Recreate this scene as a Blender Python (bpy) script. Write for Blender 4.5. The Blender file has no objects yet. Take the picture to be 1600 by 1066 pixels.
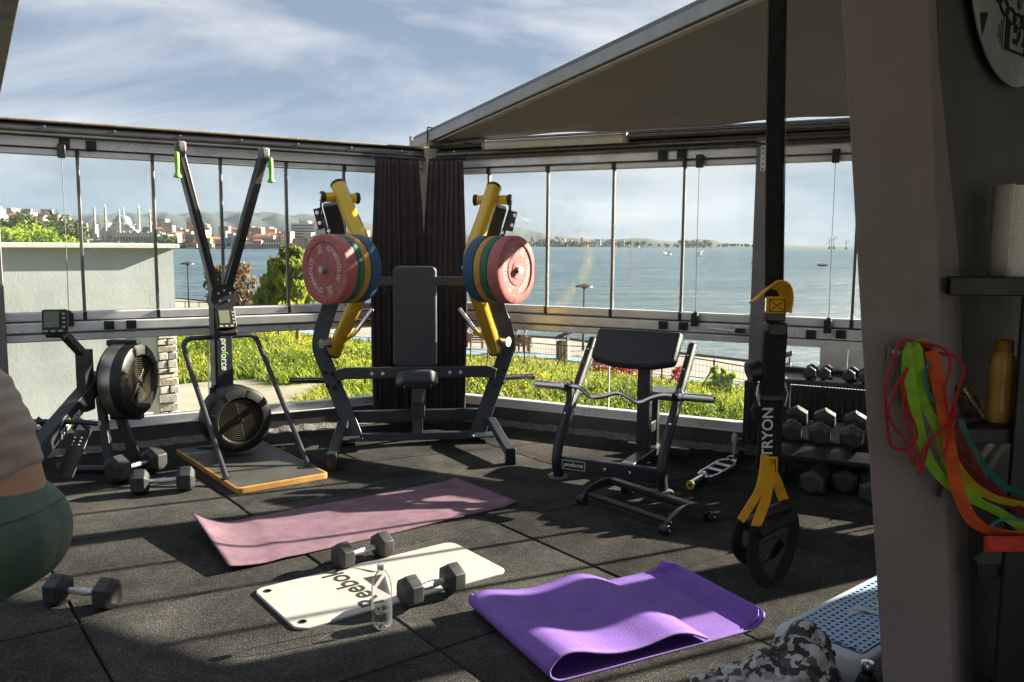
import bpy, bmesh, math, random
import numpy as np
from mathutils import Vector, Matrix, Quaternion
random.seed(7); RNG = np.random.default_rng(11)
R = math.radians
S = bpy.context.scene
COL = S.collection

# ---------------------------------------------------------------- camera
PITCH, ROLL, FOC, EYE = 0.1133, 0.0079, 1319.14, 1.46
fw = Vector((0, math.cos(PITCH), -math.sin(PITCH)))
up0 = Vector((0, math.sin(PITCH), math.cos(PITCH)))
rt0 = Vector((1, 0, 0))
rt = math.cos(ROLL) * rt0 + math.sin(ROLL) * up0
up = -math.sin(ROLL) * rt0 + math.cos(ROLL) * up0
cam = bpy.data.objects.new('camera', bpy.data.cameras.new('camera'))
COL.objects.link(cam)
cam.matrix_world = Matrix(((rt.x, up.x, -fw.x, 0), (rt.y, up.y, -fw.y, 0), (rt.z, up.z, -fw.z, EYE), (0, 0, 0, 1)))
cam.data.sensor_width = 36; cam.data.sensor_fit = 'HORIZONTAL'
cam.data.lens = FOC / 1600 * 36
cam.data.clip_start = 0.05; cam.data.clip_end = 40000
S.camera = cam

# ---------------------------------------------------------------- sky, sun, exposure
SUN_AZ, SUN_EL = 26.0, 22.0        # azimuth counter-clockwise from +x, elevation
w = bpy.data.worlds.new('World'); S.world = w; w.use_nodes = True
nt = w.node_tree; nt.nodes.clear()
wo = nt.nodes.new('ShaderNodeOutputWorld'); bg = nt.nodes.new('ShaderNodeBackground')
sky = nt.nodes.new('ShaderNodeTexSky'); sky.sky_type = 'NISHITA'; sky.sun_disc = False
sky.sun_elevation = R(SUN_EL); sky.sun_rotation = R(90 - SUN_AZ)
sky.air_density = 0.7; sky.dust_density = 0.2; sky.ozone_density = 3.0; sky.altitude = 10
tc = nt.nodes.new('ShaderNodeTexCoord'); mp = nt.nodes.new('ShaderNodeMapping')
mp.inputs['Scale'].default_value = (1.0, 1.6, 4.5); mp.inputs['Rotation'].default_value = (0.15, 0.25, 0.6)
n1 = nt.nodes.new('ShaderNodeTexNoise'); n1.inputs['Scale'].default_value = 1.5; n1.inputs['Detail'].default_value = 6; n1.inputs['Roughness'].default_value = 0.55; n1.inputs['Distortion'].default_value = 0.45
rp = nt.nodes.new('ShaderNodeValToRGB'); rp.color_ramp.elements[0].position = 0.42; rp.color_ramp.elements[1].position = 0.70
rp.color_ramp.elements[1].color = (0.85, 0.85, 0.85, 1)
mxc = nt.nodes.new('ShaderNodeMix'); mxc.data_type = 'RGBA'
mxc.inputs[7].default_value = (4.0, 3.95, 3.85, 1)
nt.links.new(tc.outputs['Generated'], mp.inputs[0]); nt.links.new(mp.outputs[0], n1.inputs['Vector'])
nt.links.new(n1.outputs['Fac'], rp.inputs[0]); nt.links.new(rp.outputs[0], mxc.inputs[0])
veil = nt.nodes.new('ShaderNodeMix'); veil.data_type = 'RGBA'; veil.inputs[0].default_value = 0.93; veil.inputs[7].default_value = (0.86, 1.12, 1.48, 1)      # thin high cirrus veil over the whole dome
nt.links.new(sky.outputs[0], veil.inputs[6]); nt.links.new(veil.outputs[2], mxc.inputs[6]); nt.links.new(mxc.outputs[2], bg.inputs[0])
bg.inputs[1].default_value = 0.050
nt.links.new(bg.outputs[0], wo.inputs[0])
sl = bpy.data.lights.new('sun', 'SUN'); sl.energy = 5.0; sl.angle = R(0.53); sl.color = (1.0, 0.885, 0.72)
so = bpy.data.objects.new('sun', sl); COL.objects.link(so)
so.rotation_euler = Vector((-math.cos(R(SUN_AZ)) * math.cos(R(SUN_EL)), -math.sin(R(SUN_AZ)) * math.cos(R(SUN_EL)), -math.sin(R(SUN_EL)))).to_track_quat('-Z', 'Y').to_euler()
S.view_settings.view_transform = 'Standard'; S.view_settings.look = 'None'
S.view_settings.exposure = 2.6; S.view_settings.gamma = 1.0; S.view_settings.use_curve_mapping = False
S.render.engine = 'CYCLES'
S.cycles.use_denoising = True
try: S.cycles.denoiser = 'OPENIMAGEDENOISE'
except Exception: pass
S.cycles.max_bounces = 10; S.cycles.transparent_max_bounces = 24; S.cycles.diffuse_bounces = 4
S.cycles.caustics_reflective = False; S.cycles.caustics_refractive = False
S.cycles.sample_clamp_indirect = 6.0

# ---------------------------------------------------------------- materials
MATS = {}
def mat(name, col, rough=0.5, metal=0.0, var=0.12, scale=18.0, bump=0.0, bscale=200.0, rvar=0.12, spec=0.5, coat=0.0, dark=None):
    """Procedural principled surface: colour drifts with two noises, roughness with a third, fine relief by bump."""
    if name in MATS: return MATS[name]
    m = bpy.data.materials.new(name); m.use_nodes = True; n = m.node_tree; b = n.nodes['Principled BSDF']
    co = n.nodes.new('ShaderNodeTexCoord')
    nz = n.nodes.new('ShaderNodeTexNoise'); nz.inputs['Scale'].default_value = scale; nz.inputs['Detail'].default_value = 5; nz.inputs['Roughness'].default_value = 0.65
    n.links.new(co.outputs['Object'], nz.inputs['Vector'])
    rm = n.nodes.new('ShaderNodeValToRGB')
    lo = dark if dark else tuple(c * (1 - var) for c in col); hi = tuple(min(1, c * (1 + var)) for c in col)
    rm.color_ramp.elements[0].position = 0.3; rm.color_ramp.elements[0].color = (*lo, 1)
    rm.color_ramp.elements[1].position = 0.7; rm.color_ramp.elements[1].color = (*hi, 1)
    n.links.new(nz.outputs['Fac'], rm.inputs[0]); n.links.new(rm.outputs[0], b.inputs['Base Color'])
    n2 = n.nodes.new('ShaderNodeTexNoise'); n2.inputs['Scale'].default_value = scale * 0.6; n2.inputs['Detail'].default_value = 6
    n.links.new(co.outputs['Object'], n2.inputs['Vector'])
    mr = n.nodes.new('ShaderNodeMapRange'); mr.inputs[1].default_value = 0.25; mr.inputs[2].default_value = 0.75
    mr.inputs[3].default_value = max(0.02, rough - rvar); mr.inputs[4].default_value = min(1, rough + rvar)
    n.links.new(n2.outputs['Fac'], mr.inputs[0]); n.links.new(mr.outputs[0], b.inputs['Roughness'])
    b.inputs['Metallic'].default_value = metal; b.inputs['Specular IOR Level'].default_value = spec
    if coat: b.inputs['Coat Weight'].default_value = coat; b.inputs['Coat Roughness'].default_value = 0.12
    if bump:
        n3 = n.nodes.new('ShaderNodeTexNoise'); n3.inputs['Scale'].default_value = bscale; n3.inputs['Detail'].default_value = 3
        n.links.new(co.outputs['Object'], n3.inputs['Vector'])
        bp = n.nodes.new('ShaderNodeBump'); bp.inputs['Strength'].default_value = bump; bp.inputs['Distance'].default_value = 0.01
        n.links.new(n3.outputs['Fac'], bp.inputs['Height']); n.links.new(bp.outputs[0], b.inputs['Normal'])
    MATS[name] = m
    return m

# ---------------------------------------------------------------- mesh builder
def rotz(a): return Matrix.Rotation(a, 4, 'Z')
class MB:
    def __init__(s): s.v = []; s.f = []
    def add(s, vs, fs, M=None):
        o = len(s.v)
        s.v += [tuple(M @ Vector(p)) if M is not None else tuple(p) for p in vs]
        s.f += [tuple(i + o for i in f) for f in fs]; return s
    def box(s, c, d, M=None):
        x, y, z = c; a, b, e = d[0] / 2, d[1] / 2, d[2] / 2
        vs = [(x - a, y - b, z - e), (x + a, y - b, z - e), (x + a, y + b, z - e), (x - a, y + b, z - e), (x - a, y - b, z + e), (x + a, y - b, z + e), (x + a, y + b, z + e), (x - a, y + b, z + e)]
        return s.add(vs, [(0, 3, 2, 1), (4, 5, 6, 7), (0, 1, 5, 4), (1, 2, 6, 5), (2, 3, 7, 6), (3, 0, 4, 7)], M)
    def span(s, lo, hi, M=None):
        return s.box([(a + b) / 2 for a, b in zip(lo, hi)], [abs(b - a) for a, b in zip(lo, hi)], M)
    def beam(s, p, q, w, h, side=(1, 0, 0)):
        """Box from p to q; w across (roughly along side), h in the third direction."""
        p, q = Vector(p), Vector(q); d = (q - p).normalized(); a = Vector(side); a = (a - d * a.dot(d)).normalized(); b = d.cross(a)
        vs = [tuple(e + a * (sx * w / 2) + b * (sy * h / 2)) for e in (p, q) for sx, sy in ((-1, -1), (1, -1), (1, 1), (-1, 1))]
        return s.add(vs, [(3, 2, 1, 0), (4, 5, 6, 7), (0, 1, 5, 4), (1, 2, 6, 5), (2, 3, 7, 6), (3, 0, 4, 7)])
    def tube(s, pts, r, n=12, caps=True, ry=None, side=None):
        """Round (or oval, ry) sweep along points; r may be a list."""
        P = [Vector(p) for p in pts]; k = len(P); rr = r if isinstance(r, (list, tuple)) else [r] * k
        T = [((P[min(i + 1, k - 1)] - P[max(i - 1, 0)])).normalized() for i in range(k)]
        a = Vector(side) if side else (Vector((0, 0, 1)) if abs(T[0].z) < 0.9 else Vector((1, 0, 0)))
        a = (a - T[0] * a.dot(T[0])).normalized(); vs = []
        for i in range(k):
            a = (a - T[i] * a.dot(T[i])); a = a.normalized() if a.length > 1e-6 else T[i].orthogonal().normalized()
            b = T[i].cross(a)
            for j in range(n):
                t = 2 * math.pi * j / n; vs.append(tuple(P[i] + a * (math.cos(t) * rr[i]) + b * (math.sin(t) * (rr[i] if ry is None else ry))))
        fs = [(i * n + j, i * n + (j + 1) % n, (i + 1) * n + (j + 1) % n, (i + 1) * n + j) for i in range(k - 1) for j in range(n)]
        if caps: fs += [tuple(range(n - 1, -1, -1)), tuple((k - 1) * n + j for j in range(n))]
        return s.add(vs, fs)
    def sweep(s, pts, w, h, side=(1, 0, 0)):
        """Rectangular section swept along points: w along side, h across."""
        P = [Vector(p) for p in pts]; k = len(P); vs = []
        for i in range(k):
            d = (P[min(i + 1, k - 1)] - P[max(i - 1, 0)]).normalized(); a = Vector(side); a = (a - d * a.dot(d)).normalized(); b = d.cross(a)
            for sx, sy in ((-1, -1), (1, -1), (1, 1), (-1, 1)): vs.append(tuple(P[i] + a * (sx * w / 2) + b * (sy * h / 2)))
        fs = [(i * 4 + j, i * 4 + (j + 1) % 4, (i + 1) * 4 + (j + 1) % 4, (i + 1) * 4 + j) for i in range(k - 1) for j in range(4)]
        fs += [(3, 2, 1, 0), tuple((k - 1) * 4 + j for j in range(4))]
        return s.add(vs, fs)
    def lathe(s, prof, n=24, M=None):
        """Profile of (radius, z) turned about z; M places it."""
        vs = []; k = len(prof)
        for r, z in prof:
            for j in range(n): t = 2 * math.pi * j / n; vs.append((r * math.cos(t), r * math.sin(t), z))
        fs = [(i * n + j, i * n + (j + 1) % n, (i + 1) * n + (j + 1) % n, (i + 1) * n + j) for i in range(k - 1) for j in range(n)]
        if prof[0][0] > 1e-5: fs.append(tuple(range(n - 1, -1, -1)))
        if prof[-1][0] > 1e-5: fs.append(tuple((k - 1) * n + j for j in range(n)))
        return s.add(vs, fs, M)
    def cyl(s, p, q, r, n=16, r2=None):
        p, q = Vector(p), Vector(q); d = q - p
        return s.lathe([(r, 0), (r if r2 is None else r2, d.length)], n, Matrix.Translation(p) @ d.to_track_quat('Z', 'Y').to_matrix().to_4x4())
    def prism(s, poly, z0, z1, M=None):
        n = len(poly); vs = [(x, y, z0) for x, y in poly] + [(x, y, z1) for x, y in poly]
        return s.add(vs, [tuple(range(n - 1, -1, -1)), tuple(range(n, 2 * n))] + [(i, (i + 1) % n, n + (i + 1) % n, n + i) for i in range(n)], M)
    def grid(s, fn, nu, nv, closed=False):
        vs = [tuple(fn(i / nu, j / nv)) for j in range(nv + 1) for i in range(nu + 1)]
        fs = [(j * (nu + 1) + i, j * (nu + 1) + i + 1, (j + 1) * (nu + 1) + i + 1, (j + 1) * (nu + 1) + i) for j in range(nv) for i in range(nu)]
        return s.add(vs, fs)
    def mesh(s, name):
        me = bpy.data.meshes.new(name); me.from_pydata(s.v, [], s.f); me.update(); return me
    def obj(s, name, m, parent=None, bevel=0.0, smooth=40, seg=2, solid=0.0, sub=0):
        me = s.mesh(name)
        return mkobj(name, me, m, parent, bevel, smooth, seg, solid, sub)
def fixnormals(me):
    bm = bmesh.new(); bm.from_mesh(me); bmesh.ops.recalc_face_normals(bm, faces=bm.faces); bm.to_mesh(me); bm.free()
def mkobj(name, me, m, parent=None, bevel=0.0, smooth=40, seg=2, solid=0.0, sub=0, fix=True):
    if fix and len(me.polygons) < 20000: fixnormals(me)
    if m is not None and not me.materials: me.materials.append(m)
    if smooth: me.shade_smooth(); me.set_sharp_from_angle(angle=R(smooth))
    o = bpy.data.objects.new(name, me); COL.objects.link(o)
    if parent is not None: o.parent = parent
    if solid: md = o.modifiers.new('solid', 'SOLIDIFY'); md.thickness = solid; md.offset = 0
    if sub: md = o.modifiers.new('sub', 'SUBSURF'); md.levels = sub; md.render_levels = sub
    if bevel: md = o.modifiers.new('bevel', 'BEVEL'); md.width = bevel; md.segments = seg; md.limit_method = 'ANGLE'; md.angle_limit = R(38); md.use_clamp_overlap = True
    return o
def tag(o, label=None, cat=None, group=None, kind=None):
    if label: o['label'] = label
    if cat: o['category'] = cat
    if group: o['group'] = group
    if kind: o['kind'] = kind
    return o
def thing(name, label, cat, loc=(0, 0, 0), rz=0.0, group=None):
    o = bpy.data.objects.new(name, None); o.empty_display_size = 0.1; COL.objects.link(o)
    o.location = loc; o.rotation_euler = (0, 0, rz); return tag(o, label, cat, group, 'thing')
def copy_tree(o, parent=None):
    c = o.copy(); COL.objects.link(c); c.parent = parent
    for ch in list(o.children): copy_tree(ch, c)
    return c
def rrect(w, h, r, n=6, cx=0, cy=0):
    out = []
    for sx, sy, a0 in ((1, 1, 0), (-1, 1, 90), (-1, -1, 180), (1, -1, 270)):
        for k in range(n + 1): t = R(a0 + 90 * k / n); out.append((cx + sx * (w / 2 - r) + r * math.cos(t), cy + sy * (h / 2 - r) + r * math.sin(t)))
    return out
def spline(pts, n=8):
    P = [Vector(p) for p in pts]; out = []
    for i in range(len(P) - 1):
        p0, p1, p2, p3 = P[max(i - 1, 0)], P[i], P[i + 1], P[min(i + 2, len(P) - 1)]
        for k in range(n):
            t = k / n; out.append(0.5 * ((2 * p1) + (p2 - p0) * t + (2 * p0 - 5 * p1 + 4 * p2 - p3) * t * t + (3 * p1 - p0 - 3 * p2 + p3) * t ** 3))
    out.append(P[-1]); return out
def text_mesh(txt, size, ext=0.0006, shear=0.0, bold=0.0, space=1.0, align='CENTER'):
    cu = bpy.data.curves.new('lettering', 'FONT'); cu.body = txt; cu.size = size; cu.extrude = ext; cu.shear = shear; cu.offset = bold
    cu.space_character = space; cu.align_x = align; cu.align_y = 'CENTER'; cu.resolution_u = 4
    o = bpy.data.objects.new('lettering', cu); COL.objects.link(o)
    bpy.context.view_layer.update()
    me = bpy.data.meshes.new_from_object(o.evaluated_get(bpy.context.evaluated_depsgraph_get()))
    bpy.data.objects.remove(o); bpy.data.curves.remove(cu); me.materials.clear(); return me
def text(txt, size, m, parent, M, name='lettering', **k):
    me = text_mesh(txt, size, **k); me.transform(M); return mkobj(name, me, m, parent, smooth=0, fix=False)
def frame(o, x, y):
    """Matrix placing text: origin o, reading direction x, up direction y."""
    x = Vector(x).normalized(); y = Vector(y); y = (y - x * y.dot(x)).normalized(); z = x.cross(y)
    return Matrix(((x.x, y.x, z.x, o[0]), (x.y, y.y, z.y, o[1]), (x.z, y.z, z.z, o[2]), (0, 0, 0, 1)))
def at(px, py, Y):
    """World point seen at photo position (px, py) at forward distance Y (for far things placed by bearing)."""
    d = fw + rt * ((px - 800) / FOC) + up * (-(py - 533) / FOC); return Vector((0, 0, EYE)) + d * (Y / d.y)
# ================================================================= shared materials
def rubber_mat():
    m = mat('rubber_granulate', (0.060, 0.0595, 0.059), rough=0.95, var=0.30, scale=2.6, rvar=0.04, spec=0.04)
    n = m.node_tree; b = n.nodes['Principled BSDF']; co = n.nodes.new('ShaderNodeTexCoord')
    vo = n.nodes.new('ShaderNodeTexVoronoi'); vo.inputs['Scale'].default_value = 270
    n.links.new(co.outputs['Object'], vo.inputs['Vector'])
    sp = n.nodes.new('ShaderNodeSeparateColor'); n.links.new(vo.outputs['Color'], sp.inputs[0])
    rp = n.nodes.new('ShaderNodeValToRGB'); e = rp.color_ramp.elements
    e[0].position = 0.0; e[0].color = (0.50, 0.50, 0.52, 1); e[1].position = 1.0; e[1].color = (1.9, 1.82, 1.7, 1)
    el = e.new(0.75); el.color = (0.9, 0.88, 0.85, 1)
    n.links.new(sp.outputs[0], rp.inputs[0])
    mx = n.nodes.new('ShaderNodeMix'); mx.data_type = 'RGBA'; mx.blend_type = 'MULTIPLY'; mx.inputs[0].default_value = 1.0
    src = b.inputs['Base Color'].links[0].from_socket
    # scuffed, dusty patches
    nz = n.nodes.new('ShaderNodeTexNoise'); nz.inputs['Scale'].default_value = 1.3; nz.inputs['Detail'].default_value = 8; nz.inputs['Roughness'].default_value = 0.72; nz.inputs['Distortion'].default_value = 0.6
    geo = n.nodes.new('ShaderNodeNewGeometry'); n.links.new(geo.outputs['Position'], nz.inputs['Vector'])
    dr = n.nodes.new('ShaderNodeValToRGB'); dr.color_ramp.elements[0].position = 0.35; dr.color_ramp.elements[0].color = (0.62, 0.62, 0.64, 1); dr.color_ramp.elements[1].position = 0.72; dr.color_ramp.elements[1].color = (1.7, 1.65, 1.55, 1)
    n.links.new(nz.outputs['Fac'], dr.inputs[0])
    mx2 = n.nodes.new('ShaderNodeMix'); mx2.data_type = 'RGBA'; mx2.blend_type = 'MULTIPLY'; mx2.inputs[0].default_value = 1.0
    oi = n.nodes.new('ShaderNodeObjectInfo'); om = n.nodes.new('ShaderNodeMapRange'); om.inputs[3].default_value = 0.80; om.inputs[4].default_value = 1.22; n.links.new(oi.outputs['Random'], om.inputs[0]); mx3 = n.nodes.new('ShaderNodeMix'); mx3.data_type = 'RGBA'; mx3.blend_type = 'MULTIPLY'; mx3.inputs[0].default_value = 1.0
    n.links.new(src, mx.inputs[6]); n.links.new(rp.outputs[0], mx.inputs[7])
    n.links.new(mx.outputs[2], mx2.inputs[6]); n.links.new(dr.outputs[0], mx2.inputs[7]); n.links.new(mx2.outputs[2], mx3.inputs[6]); n.links.new(om.outputs[0], mx3.inputs[7]); sn = n.nodes.new('ShaderNodeTexNoise'); sn.inputs['Scale'].default_value = 2.8; sn.inputs['Detail'].default_value = 12; sn.inputs['Roughness'].default_value = 0.7; sn.inputs['Distortion'].default_value = 1.5; n.links.new(geo.outputs['Position'], sn.inputs['Vector'])
    sr = n.nodes.new('ShaderNodeMapRange'); sr.inputs[1].default_value = 0.66; sr.inputs[2].default_value = 0.80; sr.inputs[3].default_value = 0.0; sr.inputs[4].default_value = 0.55; n.links.new(sn.outputs['Fac'], sr.inputs[0])
    sm_ = n.nodes.new('ShaderNodeMix'); sm_.data_type = 'RGBA'; sm_.inputs[7].default_value = (0.26, 0.25, 0.235, 1); n.links.new(sr.outputs[0], sm_.inputs[0]); n.links.new(mx3.outputs[2], sm_.inputs[6]); n.links.new(sm_.outputs[2], b.inputs['Base Color'])      # chalky scuffs
    bp = n.nodes.new('ShaderNodeBump'); bp.inputs['Strength'].default_value = 0.8; bp.inputs['Distance'].default_value = 0.004
    n.links.new(vo.outputs['Distance'], bp.inputs['Height']); n.links.new(bp.outputs[0], b.inputs['Normal'])
    return m
RUBBER = rubber_mat()
ALU = mat('brushed_aluminium', (0.72, 0.72, 0.73), rough=0.34, metal=0.30, var=0.10, scale=9)
ALU_D = mat('dark_anodised_aluminium', (0.17, 0.165, 0.16), rough=0.42, metal=0.6, var=0.15, scale=7)
GUTTER = mat('gutter_aluminium', (0.13, 0.125, 0.12), rough=0.3, metal=0.7, var=0.2, scale=5)
BLACK = mat('black_plastic', (0.012, 0.012, 0.013), rough=0.4, var=0.3, scale=30, bump=0.1, bscale=500)
STEEL_B = mat('black_powder_coat', (0.024, 0.026, 0.031), rough=0.36, var=0.25, scale=14, bump=0.12, bscale=900, spec=0.5)
CHROME = mat('chrome', (0.72, 0.72, 0.74), rough=0.16, metal=1.0, var=0.08, scale=40, rvar=0.08)
VINYL = mat('black_vinyl', (0.026, 0.029, 0.037), rough=0.42, var=0.25, scale=8, bump=0.25, bscale=420)
WHITE_P = mat('white_print', (0.72, 0.72, 0.72), rough=0.5, var=0.06)
GREEN_P = mat('green_print', (0.22, 0.62, 0.05), rough=0.5, var=0.06)
CONC = mat('rough_concrete', (0.20, 0.19, 0.18), rough=0.95, var=0.4, scale=35, bump=0.9, bscale=60)
def glass_mat(name, tint, refl=1.0):
    m = bpy.data.materials.new(name); m.use_nodes = True; n = m.node_tree; n.nodes.clear()
    o = n.nodes.new('ShaderNodeOutputMaterial'); t = n.nodes.new('ShaderNodeBsdfTransparent'); t.inputs[0].default_value = (*tint, 1)
    g = n.nodes.new('ShaderNodeBsdfGlossy'); g.inputs['Roughness'].default_value = 0.02
    fr = n.nodes.new('ShaderNodeFresnel'); fr.inputs[0].default_value = 1.45
    co = n.nodes.new('ShaderNodeTexCoord'); nz = n.nodes.new('ShaderNodeTexNoise'); nz.inputs['Scale'].default_value = 2.5; nz.inputs['Detail'].default_value = 6
    n.links.new(co.outputs['Object'], nz.inputs['Vector'])
    mu = n.nodes.new('ShaderNodeMath'); mu.operation = 'MULTIPLY'; mu.inputs[1].default_value = refl; n.links.new(fr.outputs[0], mu.inputs[0])
    mx = n.nodes.new('ShaderNodeMixShader'); n.links.new(mu.outputs[0], mx.inputs[0]); n.links.new(t.outputs[0], mx.inputs[1]); n.links.new(g.outputs[0], mx.inputs[2])
    # a film of dust on the pane
    d = n.nodes.new('ShaderNodeBsdfDiffuse'); d.inputs[0].default_value = (0.7, 0.68, 0.64, 1)
    mr = n.nodes.new('ShaderNodeMapRange'); mr.inputs[1].default_value = 0.35; mr.inputs[2].default_value = 0.75; mr.inputs[3].default_value = 0.006; mr.inputs[4].default_value = 0.05
    n.links.new(nz.outputs['Fac'], mr.inputs[0]); m2 = n.nodes.new('ShaderNodeMixShader'); n.links.new(mr.outputs[0], m2.inputs[0])
    n.links.new(mx.outputs[0], m2.inputs[1]); n.links.new(d.outputs[0], m2.inputs[2]); n.links.new(m2.outputs[0], o.inputs[0]); return m
GLASS = glass_mat('window_glass', (0.94, 0.96, 0.95), 0.9)

# ================================================================= terrace: floor of rubber tiles
CORNER = Vector((-0.694, 7.07, 0)); LA, RA = R(210.5), R(-27.0)      # the two glass walls leave the corner at these angles
def on_wall(a, d, inn=0.0):
    """Point d metres along a wall from the corner, inn metres towards the room."""
    u = Vector((math.cos(a), math.sin(a), 0)); n = Vector((math.cos(R(-59.5)), math.sin(R(-59.5)), 0)) if a == LA else Vector((math.cos(R(-117)), math.sin(R(-117)), 0))
    return CORNER + u * d + n * inn
room = [on_wall(LA, 7.6), on_wall(LA, 7.6) + Vector((3.6, -6.0, 0)), on_wall(RA, 7.8) + Vector((-2.6, -5.4, 0)), on_wall(RA, 7.8), CORNER]
room2 = [(p.x, p.y) for p in room]
def clip(poly, reg):
    c = Vector((sum(p[0] for p in reg) / len(reg), sum(p[1] for p in reg) / len(reg)))
    for i in range(len(reg)):
        a, b = Vector(reg[i]), Vector(reg[(i + 1) % len(reg)]); n = Vector((-(b - a).y, (b - a).x))
        if n.dot(c - a) < 0: n = -n
        out = []
        for j in range(len(poly)):
            p, q = Vector(poly[j]), Vector(poly[(j + 1) % len(poly)]); dp, dq = n.dot(p - a), n.dot(q - a)
            if dp >= 0: out.append(tuple(p))
            if (dp >= 0) != (dq >= 0): out.append(tuple(p + (q - p) * (dp / (dp - dq))))
        poly = out
        if len(poly) < 3: return []
    return poly
slab = MB(); slab.prism(room2, -0.30, -0.022)
floor = tag(slab.obj('floor', mat('screed', (0.03, 0.03, 0.03), rough=0.95), smooth=0), kind='structure', label='black rubber tiled terrace floor', cat=None)
YAW, TX, TY = 0.6498, -1.4649, 4.5097
def tile_pt(i, j): c, s = math.cos(YAW), math.sin(YAW); return (TX + i * c + j * s, TY + i * s - j * c)
for i in range(-6, 9):
    for j in range(-7, 9):
        g = 0.0035
        sq = clip([tile_pt(i + g, j + g), tile_pt(i + 1 - g, j + g), tile_pt(i + 1 - g, j + 1 - g), tile_pt(i + g, j + 1 - g)], room2)
        if len(sq) < 3: continue
        cx = sum(p[0] for p in sq) / len(sq); cy = sum(p[1] for p in sq) / len(sq)
        ar = 0.5 * abs(sum(sq[k][0] * sq[(k + 1) % len(sq)][1] - sq[(k + 1) % len(sq)][0] * sq[k][1] for k in range(len(sq))))
        if ar < 0.02 or cy < -2.5: continue
        n = len(sq); dz = random.uniform(-0.0012, 0.0012); tx, ty = random.uniform(-.002, .002), random.uniform(-.002, .002)
        f = lambda p, k, z: (p[0] + (cx - p[0]) * k - cx, p[1] + (cy - p[1]) * k - cy, z + dz + (p[0] - cx) * tx + (p[1] - cy) * ty)
        m = MB(); m.add([f(p, 0, -0.021) for p in sq] + [f(p, 0, -0.007) for p in sq] + [f(p, 0.011, 0.0) for p in sq],
              [tuple(range(2 * n, 3 * n))] + [(k + r * n, (k + 1) % n + r * n, (k + 1) % n + (r + 1) * n, k + (r + 1) * n) for r in (0, 1) for k in range(n)])
        t = m.obj('tile', RUBBER, floor, smooth=0); t.location = (cx, cy, 0)

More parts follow.
